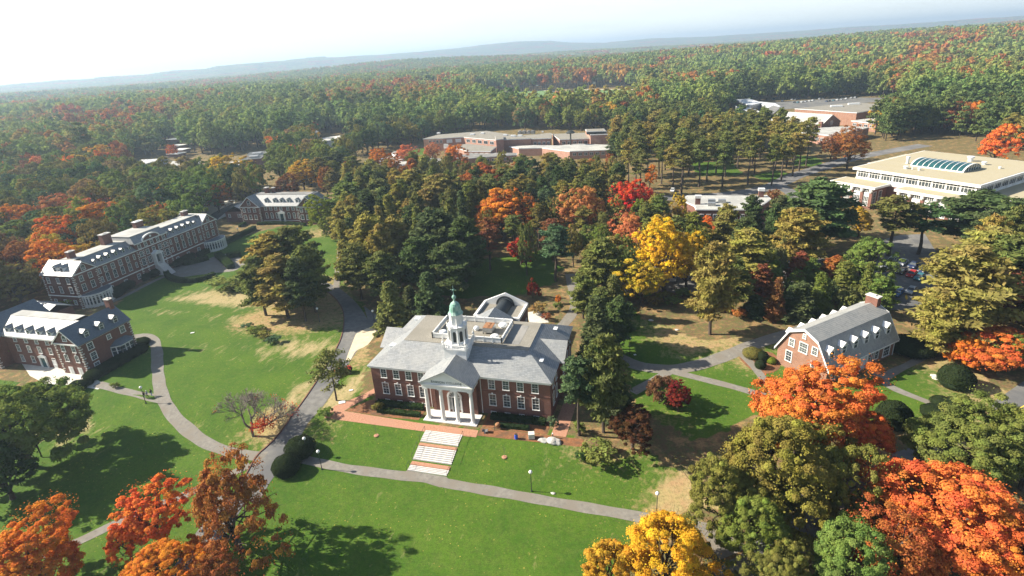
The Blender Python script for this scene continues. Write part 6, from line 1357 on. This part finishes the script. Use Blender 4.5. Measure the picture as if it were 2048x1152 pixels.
# people
def person(px, py, face, top, legs, hair, label, lean=0, stride=.25, cap=None):
    x, y, z = at(px, py); V = []; E = []; Rd = []
    def v(p, r_): V.append(p); Rd.append(r_); return len(V)-1
    def e(a, b_): E.append((a, b_))
    pel = v((0,0,.95), .15); wa = v((0,.0,1.1), .13); ch = v((0,.01,1.32), .165); nk = v((0,0,1.47), .06); hd = v((0,-.01,1.58), .085); ht = v((0,0,1.68), .09)
    e(pel, wa); e(wa, ch); e(ch, nk); e(nk, hd); e(hd, ht)
    for s_, f in ((-1, 1), (1, -1)):
        hp = v((s_*.1, 0, .88), .105); kn = v((s_*.105, -f*stride*.5-.03, .48), .07); an = v((s_*.105, -f*stride*.9+.05, .1), .045); to_ = v((s_*.115, -f*stride*.9-.12, .045), .04); e(pel, hp); e(hp, kn); e(kn, an); e(an, to_)
        sh = v((s_*.19, 0, 1.39), .07); el = v((s_*.25, f*.08+.03, 1.12), .048); wr = v((s_*.24, f*.16-.08, .88), .034); pa = v((s_*.24, f*.18-.1, .81), .036); e(ch, sh); e(sh, el); e(el, wr); e(wr, pa)
        for k in range(4): a = v((s_*.245, f*.18-.135+k*.024, .755), .0095); b_ = v((s_*.238, f*.18-.14+k*.024, .715+.008*abs(k-1)), .008); e(pa, a); e(a, b_)
        a = v((s_*.225, f*.18-.155, .79), .011); b_ = v((s_*.215, f*.18-.165, .76), .009); e(pa, a); e(a, b_)
    me = D.meshes.new('body'); me.from_pydata(V, E, []); o = D.objects.new('body', me); COL.objects.link(o)
    m_ = o.modifiers.new('skin', 'SKIN'); o.modifiers.new('sub', 'SUBSURF').levels = 1
    for i, r_ in enumerate(Rd): me.skin_vertices[0].data[i].radius = (r_*(1.25 if i == 2 else 1), r_)
    me.skin_vertices[0].data[0].use_root = True
    dg = bpy.context.evaluated_depsgraph_get(); m2 = D.meshes.new_from_object(o.evaluated_get(dg)); D.objects.remove(o)
    def cm(c): k = 'cloth_%.3f_%.3f_%.3f' % c; return D.materials.get(k) or noisy(k, c, tuple(q*1.2 for q in c), 8, .85)
    m2.materials.clear()
    for q in (cm((.45,.27,.19)), cm(top), cm(legs), cm((.03,.025,.02))): m2.materials.append(q)
    for p in m2.polygons: c = p.center; p.material_index = 3 if c.z < .09 else 2 if c.z < .93 and abs(c.x) < .2 else 0 if c.z > 1.46 or c.z < .86 else 1; p.use_smooth = True
    T = thing('person', label, 'person', (x, y, z+.03), face); m2.name = 'body'; link('body', m2, T)
    h = MB(); h.lathe([(.02,1.56),(.085,1.57),(.105,1.64),(.1,1.72),(.06,1.775),(.01,1.79)], 0, .02, 12); h.build('hair', cm(hair), T, smooth=True)
    f = MB(); f.box(-.012, .012, -.125, -.09, 1.6, 1.64); 
    for s_ in (-1, 1): f.box(s_*.035-.01, s_*.035+.01, -.098, -.085, 1.635, 1.648); f.box(s_*.1-.012, s_*.1+.012, -.02, .02, 1.59, 1.65)
    f.box(-.025, .025, -.098, -.086, 1.565, 1.573); f.build('face', cm((.4,.23,.16)), T)
person(290.5, 797, R(-70), (.02,.02,.022), (.5,.47,.42), (.04,.03,.02), 'walker in a black jacket and pale trousers right under the globe lamp')
person(296, 795, R(-60), (.22,.25,.3), (.09,.03,.03), (.6,.58,.52), 'fair-haired walker in a grey top, middle of the three on the path')
person(304.5, 792.5, R(-95), (.03,.04,.06), (.25,.38,.5), (.05,.035,.02), 'walker in a dark jacket and light blue jeans, nearest the path fork')
# clipped bushes
def topiary(name, w, d_, h, n, size, seed, flat=False):
    rs2 = np.random.RandomState(seed); s = sph(n, rs2); s[:, 2] = np.abs(s[:, 2])*np.where(rs2.rand(n) < .86, 1, -.5); s /= np.linalg.norm(s, axis=1, keepdims=True)
    bump = 1+.03*np.sin(s[:, 0]*9+seed)+.03*np.sin(s[:, 1]*8); p = s*bump[:, None]*np.array([1, 1, .82])*(.95+.07*rs2.rand(n))[:, None]+np.array([0, 0, .5]); 
    V = cards(p, s+rs2.randn(n, 3)*.3, np.full(n, size), .8, rs2); K = np.stack([rs2.rand(n), rs2.rand(n), np.zeros(n)], 1); b = MB(); b.lathe([(.02,-.05)]+[(.93*math.cos(a), .5+.76*math.sin(a)) for a in np.linspace(-.6, 1.5, 9)], 0, 0, 16); return leafmesh(name, V, [M['leaf'], M['hedge_core']], K, b)
M['hedge_core'] = noisy('hedge_core', (.015,.03,.012), (.025,.045,.018), 3, 1)
TP = [topiary('clipped_crown', 1, 1, 1, 5200, .035, i) for i in range(3)]
def bush(px, py, wpx, hm, label, col='dark', group=None, name='round_bush'):
    x, y, z = at(px, py, hm*.5); dd = math.sqrt((x-CP[0])**2+(y-CP[1])**2+(z-CP[2])**2); r_ = wpx/2/FPX*dd
    T = link(name, random.choice(TP)); T.location = (x, y, z-hm*.5-.05); T.scale = (r_, r_, hm/1.3); T.rotation_euler = (0, 0, random.uniform(0, 6)); c = CL[col] if isinstance(col, str) else col; T.color = (*c, 1); tag(T, label, 'bush', group); return T
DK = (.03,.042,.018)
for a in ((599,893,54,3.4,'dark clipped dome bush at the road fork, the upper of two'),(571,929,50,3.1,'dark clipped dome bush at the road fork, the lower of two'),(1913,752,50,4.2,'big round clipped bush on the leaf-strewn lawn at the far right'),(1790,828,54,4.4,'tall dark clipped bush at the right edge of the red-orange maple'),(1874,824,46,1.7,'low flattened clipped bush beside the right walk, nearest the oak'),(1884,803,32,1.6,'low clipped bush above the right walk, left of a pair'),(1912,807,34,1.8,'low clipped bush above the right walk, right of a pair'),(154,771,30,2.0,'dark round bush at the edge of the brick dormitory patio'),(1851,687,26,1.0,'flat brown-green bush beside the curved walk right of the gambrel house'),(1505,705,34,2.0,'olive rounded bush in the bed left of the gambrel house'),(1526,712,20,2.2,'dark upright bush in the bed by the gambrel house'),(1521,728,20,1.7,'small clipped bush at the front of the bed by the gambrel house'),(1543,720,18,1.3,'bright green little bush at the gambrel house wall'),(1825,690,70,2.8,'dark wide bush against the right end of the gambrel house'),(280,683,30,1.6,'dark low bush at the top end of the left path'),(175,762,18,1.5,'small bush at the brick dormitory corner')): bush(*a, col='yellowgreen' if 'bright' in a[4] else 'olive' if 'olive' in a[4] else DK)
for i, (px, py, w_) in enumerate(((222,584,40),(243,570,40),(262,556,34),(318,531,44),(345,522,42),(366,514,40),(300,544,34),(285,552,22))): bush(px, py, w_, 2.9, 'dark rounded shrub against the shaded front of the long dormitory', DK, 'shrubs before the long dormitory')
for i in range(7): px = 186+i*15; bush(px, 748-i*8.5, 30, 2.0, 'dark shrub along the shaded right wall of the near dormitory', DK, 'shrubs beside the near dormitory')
def loose(px, py, wpx, h, col, label, group=None): return T2('shrub', px, py, wpx, h, col, label, cat='shrub', group=group)
for a in ((460,566,80,3.5,'green','large loose green shrub left of the lawn pine clump'),(492,652,26,1.6,'greygreen','grey-green loose shrub, leftmost in the row on the lawn'),(508,661,30,1.8,'green','green loose shrub, second in the row on the lawn'),(528,670,30,1.8,'olive','olive loose shrub, third in the row on the lawn'),(545,678,28,1.8,'greygreen','grey-green loose shrub, rightmost in the row on the lawn'),(520,655,22,1.4,'green','small green shrub behind the row on the lawn'),(648,825,34,1.8,'green','green shrub beside the drive under the sparse pine'),(1202,905,80,3.2,'green','wide leafy green shrub at the foot of the hall pines'),(1160,912,26,1.8,'dark','small dark shrub at the base of the blue-green pine'),(1103,842,26,1.9,'greygreen','pale shrub at the right front corner of the hall'),(1160,855,28,2.2,'green','green shrub in the shade right of the hall corner'),(1075,615,36,2.6,'tan','tan-brown shrub beside the curved terrace behind the annex'),(1092,632,24,1.8,'brownred','red-brown shrub by the curved terrace'),(1118,612,20,2.6,'green','green shrub by the rear path'),(1117,597,14,2.6,'orange','small orange shrub by the rear path'),(757,812,24,1.8,'olive','olive shrub at the left front corner of the hall'),(140,605,40,2.8,'limegreen','light green shrub at the left end of the long dormitory'),(500,433,34,2.0,'green','green hedge-like shrub at the far dormitory corner'),(20,700,50,4,'pinegreen','dark green shrub beside the brick dormitory wing at the left edge'),(230,770,16,1.2,'green','small green shrub between the near dormitory and the path')): loose(*a)
for i, (px, py) in enumerate(((1290,590),(1330,590),(1365,585),(1400,600),(1250,590),(1345,600),(1310,600),(1450,615),(1480,625))): loose(px, py, 34, 2.4, random.choice(['rust','olive','green','tan']), 'scrubby undergrowth shrub at the edge of the small lawn', 'undergrowth shrubs by the small lawn')
def hedge(pts, w, h, label, px=True, col=(.045,.07,.025)):
    P = resample(wp(pts) if px else [np.array(p, float) for p in pts], .8); rs2 = np.random.RandomState(int(abs(P[0][0])*7) % 999); C_ = []; Nn = []; b = MB()
    for i in range(len(P)-1):
        d = P[i+1]-P[i]; L = np.linalg.norm(d); d = d/L; n_ = np.array([-d[1], d[0]]); z = gz(*P[i]); k = int(L*(w+2*h)*70)
        for _ in range(k):
            s = rs2.rand(); u = rs2.rand()*(w+2*h)
            if u < h: off, zz, nr = -w/2, u, (-n_[0], -n_[1], .2)
            elif u < h+w: off, zz, nr = u-h-w/2, h, (0, 0, 1)
            else: off, zz, nr = w/2, u-h-w, (n_[0], n_[1], .2)
            q = P[i]+d*L*s+n_*off*(1+rs2.randn()*.05); C_.append((q[0], q[1], z+zz*(1+rs2.randn()*.03))); Nn.append(nr)
        w2, h2 = w/2*.9, h*.94; a, e_ = P[i], P[i+1]
        b.extr([(a[0]+n_[0]*o_, a[1]+n_[1]*o_, z+q) for o_, q in ((-w2, 0), (w2, 0), (w2, h2), (-w2, h2))], (e_[0]-a[0], e_[1]-a[1], 0))
    C_ = np.array(C_); c0 = C_.mean(0); c0[2] = C_[:, 2].min(); V = cards(C_-c0, np.array(Nn)+rs2.randn(len(C_), 3)*.35, np.full(len(C_), .11), .8, rs2); K = np.stack([rs2.rand(len(C_)), rs2.rand(len(C_)), np.zeros(len(C_))], 1)
    b.v = [tuple(np.array(v)-c0) for v in b.v]; o = link('hedge', leafmesh('hedge', V, [M['leaf'], M['hedge_core']], K, b)); o.location = c0; o.color = (*col, 1); tag(o, label, 'hedge'); return o
hedge([(331,540),(338,556),(360,564),(395,563),(431,553)], 1.6, 1.5, 'curved clipped hedge along the near edge of the dormitory court')
hedge([(437,513),(449,523),(463,537)], 2.4, 1.6, 'short thick clipped hedge at the right end of the dormitory court')
hedge([(455,517),(468,514),(482,511)], 2.6, 1.7, 'dark block hedge right behind the short thick one')
hedge([(396,514),(440,494),(481,474),(510,459)], 1.8, 1.7, 'long straight hedge running from the court to the far dormitory')
hedge([(370,530),(392,526),(416,519)], 1.8, 1.5, 'hedge along the far edge of the dormitory court')
hedge([(515,450),(540,449),(575,449),(612,452)], 1.2, 1.2, 'low hedge in front of the far E-shaped dormitory')
hedge([(480,455),(505,441),(522,438)], 1.4, 1.2, 'low hedge beside the lamp near the far dormitory')
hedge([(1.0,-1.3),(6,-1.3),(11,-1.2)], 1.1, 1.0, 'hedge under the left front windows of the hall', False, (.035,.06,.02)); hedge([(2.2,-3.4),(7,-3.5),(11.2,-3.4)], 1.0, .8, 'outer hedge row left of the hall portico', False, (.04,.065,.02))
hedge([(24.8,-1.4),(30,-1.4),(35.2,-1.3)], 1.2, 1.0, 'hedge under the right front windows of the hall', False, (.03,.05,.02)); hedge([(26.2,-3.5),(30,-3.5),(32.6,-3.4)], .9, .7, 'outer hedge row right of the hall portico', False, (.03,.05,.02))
# the leafless tree by the road, with the last red leaves
t, tips = baretree(4, 10, 7); x, y, z = at(507, 873); T = thing('bare_tree', 'leafless spreading tree with a last cluster of red leaves beside the road', 'tree', (x, y, z-.1), 2.2)
tr = t.mesh('trunk', M['bark_grey']); co2 = np.array([v.co for v in tr.vertices]); sc = 9.2/co2[:, 2].max(); sr = 8.2/np.percentile(np.hypot(co2[:, 0], co2[:, 1]), 98)
for v in tr.vertices: v.co = (v.co.x*(sr if v.co.z > 2 else 1+(sr-1)*max(0, v.co.z)/2), v.co.y*(sr if v.co.z > 2 else 1+(sr-1)*max(0, v.co.z)/2), v.co.z*sc)
link('trunk', tr, T); rs = np.random.RandomState(3)
a = np.array([2.0, -1.4, 3.2]); cc = [a+rs.randn(3)*np.array([1.1, .8, .5]) for _ in range(14)]; cc += [np.array([q[0]*sr, q[1]*sr, q[2]*sc]) for q in tips[rs.choice(len(tips), 22)] if q[2]*sc < 6]
V = []; 
for i, c in enumerate(cc): n = 60 if i < 14 else 12; V.append(cards(c+rs.randn(n, 3)*.42, rs.randn(n, 3), np.full(n, .13), .8, rs))
V = np.concatenate(V); K = np.stack([rs.rand(len(V)), rs.rand(len(V)), np.zeros(len(V))], 1); ob = link('leaf_cluster', leafmesh('leaf_cluster', V, [M['leaf']], K), T); ob.color = (.55,.06,.02,1)
T.rotation_euler = (0, 0, math.atan2(_r[1], _r[0])+math.atan2(1.4, 2.0))
# round-trimmed red trees right of the hall
T2('shrub_tree', 1325, 778, 78, 5.2, (.15,.085,.04), 'rounded brown-olive small tree on the lawn right of the hall')
T2('maple', 1357, 792, 60, 5.6, (.2,.03,.025), 'dark crimson small maple right against the rounded brown-olive one')
# red utility tractor
x, y, z = at(690, 746); T = thing('tractor', 'small red utility tractor parked on the grass edge of the drive', 'tractor', (x, y, z), R(20))
b = MB(); b.extr([(-1.5,-.4,.6),(.2,-.4,.6),(.2,-.4,1.35),(-1.3,-.4,1.2),(-1.5,-.4,1.0)], (0,.8,0)); b.build('hood', M['red'], T)
b = MB(); b.box(.2,1.3,-.45,.45,.55,.85); b.build('chassis', M['red'], T)
for s_ in (-1, 1): b = MB(); b.extr([(.3,s_*.5-.2,.9),(.45,s_*.5-.2,1.35),(1.2,s_*.5-.2,1.45),(1.5,s_*.5-.2,1.1),(1.4,s_*.5-.2,1.05),(1.15,s_*.5-.2,1.35),(.55,s_*.5-.2,1.25)], (0,.42,0)); b.build('fender', M['red'], T)
b = MB(); b.box(.6,1.15,-.28,.28,.85,1.05); b.box(1.05,1.15,-.28,.28,1.05,1.5); b.build('seat', M['rubber'], T); b = MB(); b.tube((.3,0,1.2),(.5,0,1.55),.03,.03); b.build('steering_column', M['iron'], T)
def wheel(T, x, y, r_, w_, rim='metal_white', nm='wheel'):
    b = MB(); b.tube((x, y-w_/2, r_), (x, y+w_/2, r_), r_, r_, 16); o = b.build(nm, M['rubber'], T); b = MB(); b.tube((x, y-w_/2-.012, r_), (x, y+w_/2+.012, r_), r_*.55, r_*.55, 12); b.build('rim', M[rim], o)
for s_ in (-1, 1): wheel(T, .95, s_*.68, .62, .32); wheel(T, -1.05, s_*.55, .36, .2)
b = MB(); b.extr([(-2.6,-.8,.15),(-2.3,-.8,.15),(-2.1,-.8,.75),(-2.2,-.8,.75)], (0,1.6,0)); b.tube((-2.15,-.35,.5),(-.6,-.35,.9),.06,.06); b.tube((-2.15,.35,.5),(-.6,.35,.9),.06,.06); b.build('loader_bucket', M['red'], T)
# building works by the terrace
x, y, z = 25.4, -5.6, 0
T = thing('cement_mixer', 'small cement mixer with tilted drum left of the blue barrel', 'mixer', (26.6, -4.4, gz(26.6, -4.4)), .4)
b = MB(); b.lathe([(.15,0),(.42,.25),(.45,.6),(.25,.95),(.2,1.0)], 0, 0, 12); o = b.build('drum', M['rust'], T, (0, 0, .55)); o.rotation_euler = (0, R(50), 0)
b = MB(); b.tube((-.4,-.4,0),(0,0,.8),.04,.04); b.tube((-.4,.4,0),(0,0,.8),.04,.04); b.tube((.5,0,0),(0,0,.8),.04,.04); b.build('frame', M['iron'], T)
T = thing('hand_cart', 'grey metal hand cart beside the cement mixer', 'cart', (25.0, -5.7, gz(25, -5.7)), .2); b = MB(); b.box(-.5,.5,-.35,.35,.35,.42); b.box(-.5,-.46,-.35,.35,.42,.7); b.box(.46,.5,-.35,.35,.42,.7); b.build('tray', M['metal'], T); wheel(T, 0, .4, .2, .08); wheel(T, 0, -.4, .2, .08)
T = thing('barrel', 'bright blue barrel on the dug-up walk before the hall', 'barrel', (31.0, -6.4, gz(31, -6.4))); b = MB(); b.lathe([(.25,0),(.3,.1),(.31,.5),(.3,.85),(.26,.95)], 0, 0, 14); b.build('drum', M['blue'], T); b = MB(); b.lathe([(.27,.95),(.27,.99)], 0, 0, 14); b.build('lid', M['iron'], T)
T = thing('crate_stack', 'pale wrapped stack of pavers beside the blue barrel', 'pallet', (33.6, -5.7, gz(33.6, -5.7)), .3); b = MB(); b.box(-.55,.55,-.5,.5,.12,1.1); b.build('stack', M['stone'], T); b = MB(); b.box(-.6,.6,-.55,.55,0,.1); b.build('pallet_base', M['rust'], T)
def rock(name, label, x, y, s, mat='rock', seed=1, group=None):
    bm_ = bmesh.new(); bmesh.ops.create_icosphere(bm_, subdivisions=3, radius=1); rs2 = random.Random(seed)
    for v in bm_.verts: n_ = mnoise.noise(v.co*1.3+Vector((seed*7, 0, 0))); v.co *= 1+.35*n_; v.co.x *= s[0]; v.co.y *= s[1]; v.co.z *= s[2]
    me = D.meshes.new(name); bm_.to_mesh(me); bm_.free(); me.materials.append(M[mat]); o = link(name, me); o.location = (x, y, gz(x, y)+s[2]*.25); return tag(o, label, 'rubble' if 'pile' in name else 'boulder', group)
x, y, _ = at(1108, 885); rock('sand_pile', 'pale heap of sand at the right end of the dug-up walk', x, y, (1.3,.9,.6), 'rock', 3); rock('gravel_pile', 'grey gravel heap just left of the pale sand heap', x-1.9, y+.1, (1.1,.6,.35), 'gravel_pale', 5)
for px, py, s_, l in ((1876,757,.8,'pale boulder left of the big round bush'),(1868,752,.5,'smaller green-white stone beside the pale boulder'),(1302,641,.45,'flat pale stone on the small lawn'),(1106,987,.3,'little white stone marker on the front lawn'),(1354,660,.4,'low stone slab on the needle-covered ground')): x, y, _ = at(px, py); rock('boulder', l, x, y, (s_*1.3, s_*.8, s_*.5), 'rock', int(px))
def panel(px, py, w_, d_, label, name='board', rz=.6): x, y, z = at(px, py); b = MB(); b.box(-w_/2, w_/2, -d_/2, d_/2, .03, .12); o = b.build(name, M['white'], None, (x, y, z), rz); tag(o, label, 'board')
panel(684, 805, 1.3, .9, 'white board lying on the grass left of the hall'); panel(385, 666, .9, .5, 'small white board lying on the left lawn'); panel(702, 781, .8, .5, 'small pale board on the dry grass by the drive'); panel(1270, 710, .5, .4, 'white slab at the foot of the lamp right of the hall')
T = thing('bollard', 'dark post with white cap by the sand heap', 'bollard', (37.3, -5.0, gz(37.3, -5))); b = MB(); b.lathe([(.09,0),(.09,.95)], 0, 0, 8); b.build('post', M['iron'], T); b = MB(); b.lathe([(.12,.95),(.12,1.08),(.04,1.14)], 0, 0, 8); b.build('cap', M['white'], T)
for px, py, l in ((753,871,'young sapling in a mulch ring on the lawn left of the stairs'),(1009,914,'young sapling in a mulch ring on the lawn right of the stairs')):
    x, y, z = at(px, py); T = thing('sapling', l, 'sapling', (x, y, z)); b = MB(); b.tube((0,0,0),(0,0,2.4),.03,.015); rs2 = random.Random(px)
    for k in range(9): a = k*2.4; b.tube((0,0,1+k*.15),(math.cos(a)*.45,math.sin(a)*.45,1.5+k*.16),.012,.005,4)
    b.build('trunk', M['bark_grey'], T); b = MB(); b.lathe([(.02,.02),(.5,.03),(.4,.1),(.02,.13)], 0, 0, 14); b.build('mulch_ring', M['litter'] if 'litter' in M else M['brickpath'], T)
# cars
def carmat(name, c): return noisy('car_'+name, c, tuple(q*1.1 for q in c), 1, .25, spec=.6)
CARC = {'white': (.7,.71,.7), 'black': (.012,.013,.016), 'dark blue': (.02,.035,.1), 'red': (.4,.02,.02), 'silver': (.38,.4,.42), 'teal': (.04,.16,.2), 'grey': (.12,.13,.14), 'blue': (.05,.14,.35)}
CARM = {}
def car(x, y, rz, col, label, group='cars in the car park', z=None):
    if col not in CARM:
        mt = carmat(col.replace(' ', '_'), CARC[col]); b = MB(); L = 2.25
        prof = [(-L,.35),(-L-.02,.62),(-L+.1,.82),(-1.2,.95),(1.55,1.0),(L-.05,.92),(L,.6),(L,.35)]; b.extr([(px_, -.86, pz) for px_, pz in prof], (0, 1.72, 0)); body = b.mesh('body', mt)
        b = MB(); 
        lo = [(-1.15,.93),(1.7,.98)]; q0 = [(-1.15,-.8,.93),(1.75,-.8,.98),(1.75,.8,.98),(-1.15,.8,.93)]; q1 = [(-.35,-.62,1.42),(1.15,-.62,1.42),(1.15,.62,1.42),(-.35,.62,1.42)]
        for i in range(4): j = (i+1) % 4; b.face([q0[i], q0[j], q1[j], q1[i]])
        gl = b.mesh('windows', M['glass']); b = MB(); b.box(-.42, 1.22, -.65, .65, 1.42, 1.46)
        for sx in (-1, 1):
            for p, q in (((-1.15,.93),(-.38,1.43)), ((1.75,.98),(1.18,1.43)), ((.45,.95),(.42,1.43))): b.tube((p[0], sx*.81, p[1]), (q[0], sx*.635, q[1]), .045, .045, 4)
        rf = b.mesh('roof', mt); b = MB(); b.tube((0,-.1,0),(0,.1,0),.33,.33,14); wh = b.mesh('wheel', M['rubber']); b = MB(); b.tube((0,-.108,0),(0,.108,0),.19,.19,10); ri = b.mesh('rim', M['metal']); b = MB(); b.box(-.03,.03,-.18,.18,-.07,.07); hl = b.mesh('headlight', M['metal_white']); b = MB(); b.box(-.03,.03,-.16,.16,-.07,.07); tl = b.mesh('tail_light', M['red'])
        CARM[col] = (body, gl, rf, wh, ri, hl, tl)
    body, gl, rf, wh, ri, hl, tl = CARM[col]; z = gz(x, y)+.05 if z is None else z; T = thing('parked_car', label, 'car', (x, y, z), rz, group)
    link('body', body, T); link('windows', gl, T); link('roof', rf, T)
    for wx_ in (-1.4, 1.4):
        for wy_ in (-.8, .8): w_ = link('wheel', wh, T, (wx_, wy_, .33)); link('rim', ri, w_)
    for wy_ in (-.6, .6): link('headlight', hl, T, (-2.25, wy_, .68)); link('tail_light', tl, T, (2.25, wy_, .7))
    return T
a = np.array(at(1790,545)[:2]); b_ = np.array(at(1810,530)[:2]); hd = math.atan2(*(b_-a)[::-1])
for px, py, c, l in ((1784,524,'white','white car, left one of the two white cars before the library'),(1804,529,'white','white car, right one of the two white cars before the library'),(1786,538,'grey','dark grey car in the front row left of the black one'),(1826,534,'dark blue','large dark blue car behind the black one'),(1803,546,'black','black car in the middle of the front row of the car park'),(1823,552,'red','dark red car between black and teal cars'),(1845,543,'dark blue','dark blue car at the right end of the rear row'),(1838,558,'teal','teal car at the right end of the front row'),(1795,590,'blue','blue car in deep shade behind the gambrel house'),(1778,588,'black','black car in deep shade left of the blue one'),(1822,585,'silver','silver car in shade right of the blue one'),(1768,535,'silver','silver car half hidden behind the leafy green tree')): x, y, _ = at(px, py); car(x, y, hd, CARC and c, l)
for px, py, c, l in ((1682,552,'teal','teal car under the trees left of the library car park'),(1305,556,'white','white car under the yellow maples, left'),(1347,560,'silver','silver car under the yellow maples, right'),(1270,545,'grey','grey car behind the yellow maples'),(1395,560,'black','black car right of the yellow maples'),(1452,545,'white','white car in the shaded lot beyond the lone lawn pine'),(1345,383,'white','white van-like car on the road beyond the scarlet maple')): x, y, _ = at(px, py); car(x, y, hd+.5, c, l)
cs = ['white','silver','grey','dark blue','black','teal','white','silver']; k = 0
for u, v in ((580,200),(670,185),(700,188),(735,180),(690,215),(722,213),(760,210),(797,205),(832,200),(925,182),(960,176),(990,205),(1020,200),(1055,195),(1090,190),(1130,185),(1170,179),(1220,172),(200,135),(240,133),(420,145),(500,185),(860,195),(1255,168)):
    x, y, _ = at(1440+u/4.655, 160+v/4.655); c = cs[k % 8]; k += 1; car(x, y, 1.2+random.uniform(-.05,.05), c, '%s car in the row beyond the sports hall' % c, '%s cars beyond the sports hall' % c, gz(x, y)+.08)
for u, v, c, l in ((1430,132,'red','red car among trees at the right end of the sports car park'),(1630,125,'blue','blue car among trees far right of the sports car park')): x, y, _ = at(1440+u/4.655, 160+v/4.655); car(x, y, .3, c, l, None or 'cars in the car park', gz(x, y)+.08)
# playing field furniture
for px, py, l in ((1109,186,'left white tiered bench stand beside the playing field'),(1150,185,'right white tiered bench stand beside the playing field')):
    x, y, z = at(px, py); T = thing('bleachers', l, 'bleachers', (x, y, z), -.1)
    for i in range(4): b = MB(); b.box(-9, 9, i*.9, i*.9+.6, .5+i*.6, .62+i*.6); b.build('bench', M['metal_white'], T)
    b = MB(); b.box(-9, 9, 3.7, 3.8, 0, 4.4); b.build('back_panel', M['iron'], T)
for px, py, h, l in ((1189,192,17,'tall floodlight mast in the middle of the playing field edge'),(1075,190,14,'shorter floodlight mast at the left of the playing field'),(1162,196,14,'dark netting post in front of the right bench stand')):
    x, y, z = at(px, py); T = thing('floodlight_mast', l, 'mast', (x, y, z)); b = MB(); b.tube((0,0,0),(0,0,h),.22,.12); b.build('pole', M['iron'], T); b = MB(); b.box(-1.6,1.6,-.2,.2,h-.8,h+.6); b.build('lamp_rack', M['metal'], T)
x, y, z = at(1236, 188); T = thing('goal_frame', 'white goal frame at the right end of the playing field', 'goal', (x, y, z), .5); b = MB(); b.tube((-3,0,0),(-3,0,2.4),.12,.12); b.tube((3,0,0),(3,0,2.4),.12,.12); b.tube((-3,0,2.4),(3,0,2.4),.12,.12); b.tube((-3,0,2.4),(-3,1.5,0),.06,.06); b.tube((3,0,2.4),(3,1.5,0),.06,.06); b.build('frame', M['white'], T)
# ================================================================== light, sky, haze
SUN_EL, SH_AZ = 33., 6.     # shadows run towards +X, turned SH_AZ towards +Y
sd = Vector((math.cos(R(SUN_EL))*math.cos(R(SH_AZ)), math.cos(R(SUN_EL))*math.sin(R(SH_AZ)), -math.sin(R(SUN_EL))))
sl = D.lights.new('sun', 'SUN'); sl.energy = 5.0; sl.angle = R(.53); sl.color = (1, .91, .77); so = D.objects.new('sun', sl); COL.objects.link(so); so.rotation_euler = sd.to_track_quat('-Z', 'Y').to_euler(); so.location = (-100, 0, 200)
w = D.worlds.new('World'); SC.world = w; w.use_nodes = True; nt = w.node_tree; bg = nt.nodes['Background']
sky = N(nt, 'ShaderNodeTexSky', sky_type='NISHITA'); sky.sun_disc = False; sky.sun_elevation = R(SUN_EL)
sky.sun_rotation = math.atan2(-sd.x, -sd.y); sky.air_density = 1.0; sky.dust_density = 1.2; sky.ozone_density = 1.2; sky.altitude = 60
tc = N(nt, 'ShaderNodeTexCoord'); sp = N(nt, 'ShaderNodeSeparateXYZ'); nt.links.new(tc.outputs['Generated'], sp.inputs[0])
mx_ = N(nt, 'ShaderNodeMath', operation='MAXIMUM'); nt.links.new(sp.outputs[2], mx_.inputs[0]); mx_.inputs[1].default_value = .02; ad = N(nt, 'ShaderNodeMath', operation='ADD'); nt.links.new(mx_.outputs[0], ad.inputs[0]); ad.inputs[1].default_value = .09
dv = N(nt, 'ShaderNodeVectorMath', operation='DIVIDE'); nt.links.new(tc.outputs['Generated'], dv.inputs[0]); cb = N(nt, 'ShaderNodeCombineXYZ')
for i in range(3): nt.links.new(ad.outputs[0], cb.inputs[i])
nt.links.new(cb.outputs[0], dv.inputs[1])
cn = N(nt, 'ShaderNodeTexNoise'); cn.inputs['Scale'].default_value = .55; cn.inputs['Detail'].default_value = 6; cn.inputs['Roughness'].default_value = .6; cn.inputs['Distortion'].default_value = .5; nt.links.new(dv.outputs[0], cn.inputs['Vector'])
cf = ramp(nt, cn.outputs['Fac'], [(.34, (.88,)*3), (.6, (1,)*3)])
lw = N(nt, 'ShaderNodeMapRange'); nt.links.new(sp.outputs[2], lw.inputs[0]); lw.inputs[1].default_value = .1; lw.inputs[2].default_value = .23; lw.inputs[3].default_value = 1; lw.inputs[4].default_value = .03
cm = N(nt, 'ShaderNodeMath', operation='MULTIPLY'); nt.links.new(cf, cm.inputs[0]); nt.links.new(lw.outputs[0], cm.inputs[1]); cf = cm.outputs[0]
c = mix(nt, cf, sky.outputs[0], (7.6,8.15,8.0)); nt.links.new(c, bg.inputs[0]); bg.inputs[1].default_value = .06
# air: one closed box of thin haze
hb = MB(); hb.box(-14000, 14000, -14000, 14000, float(ZZ.min())-1.5, float(ZZ.max())+26); hz = hb.build('haze', []); tag(hz, kind='stuff')
hm = D.materials.new('haze'); hm.use_nodes = True; nt = hm.node_tree; nt.nodes.clear(); out = N(nt, 'ShaderNodeOutputMaterial'); pv = N(nt, 'ShaderNodeVolumePrincipled'); pv.inputs['Color'].default_value = (.6,.79,1,1); pv.inputs['Density'].default_value = 1.9e-4; pv.inputs['Anisotropy'].default_value = .3
nt.links.new(pv.outputs[0], out.inputs['Volume']); hz.data.materials.clear(); hz.data.materials.append(hm)
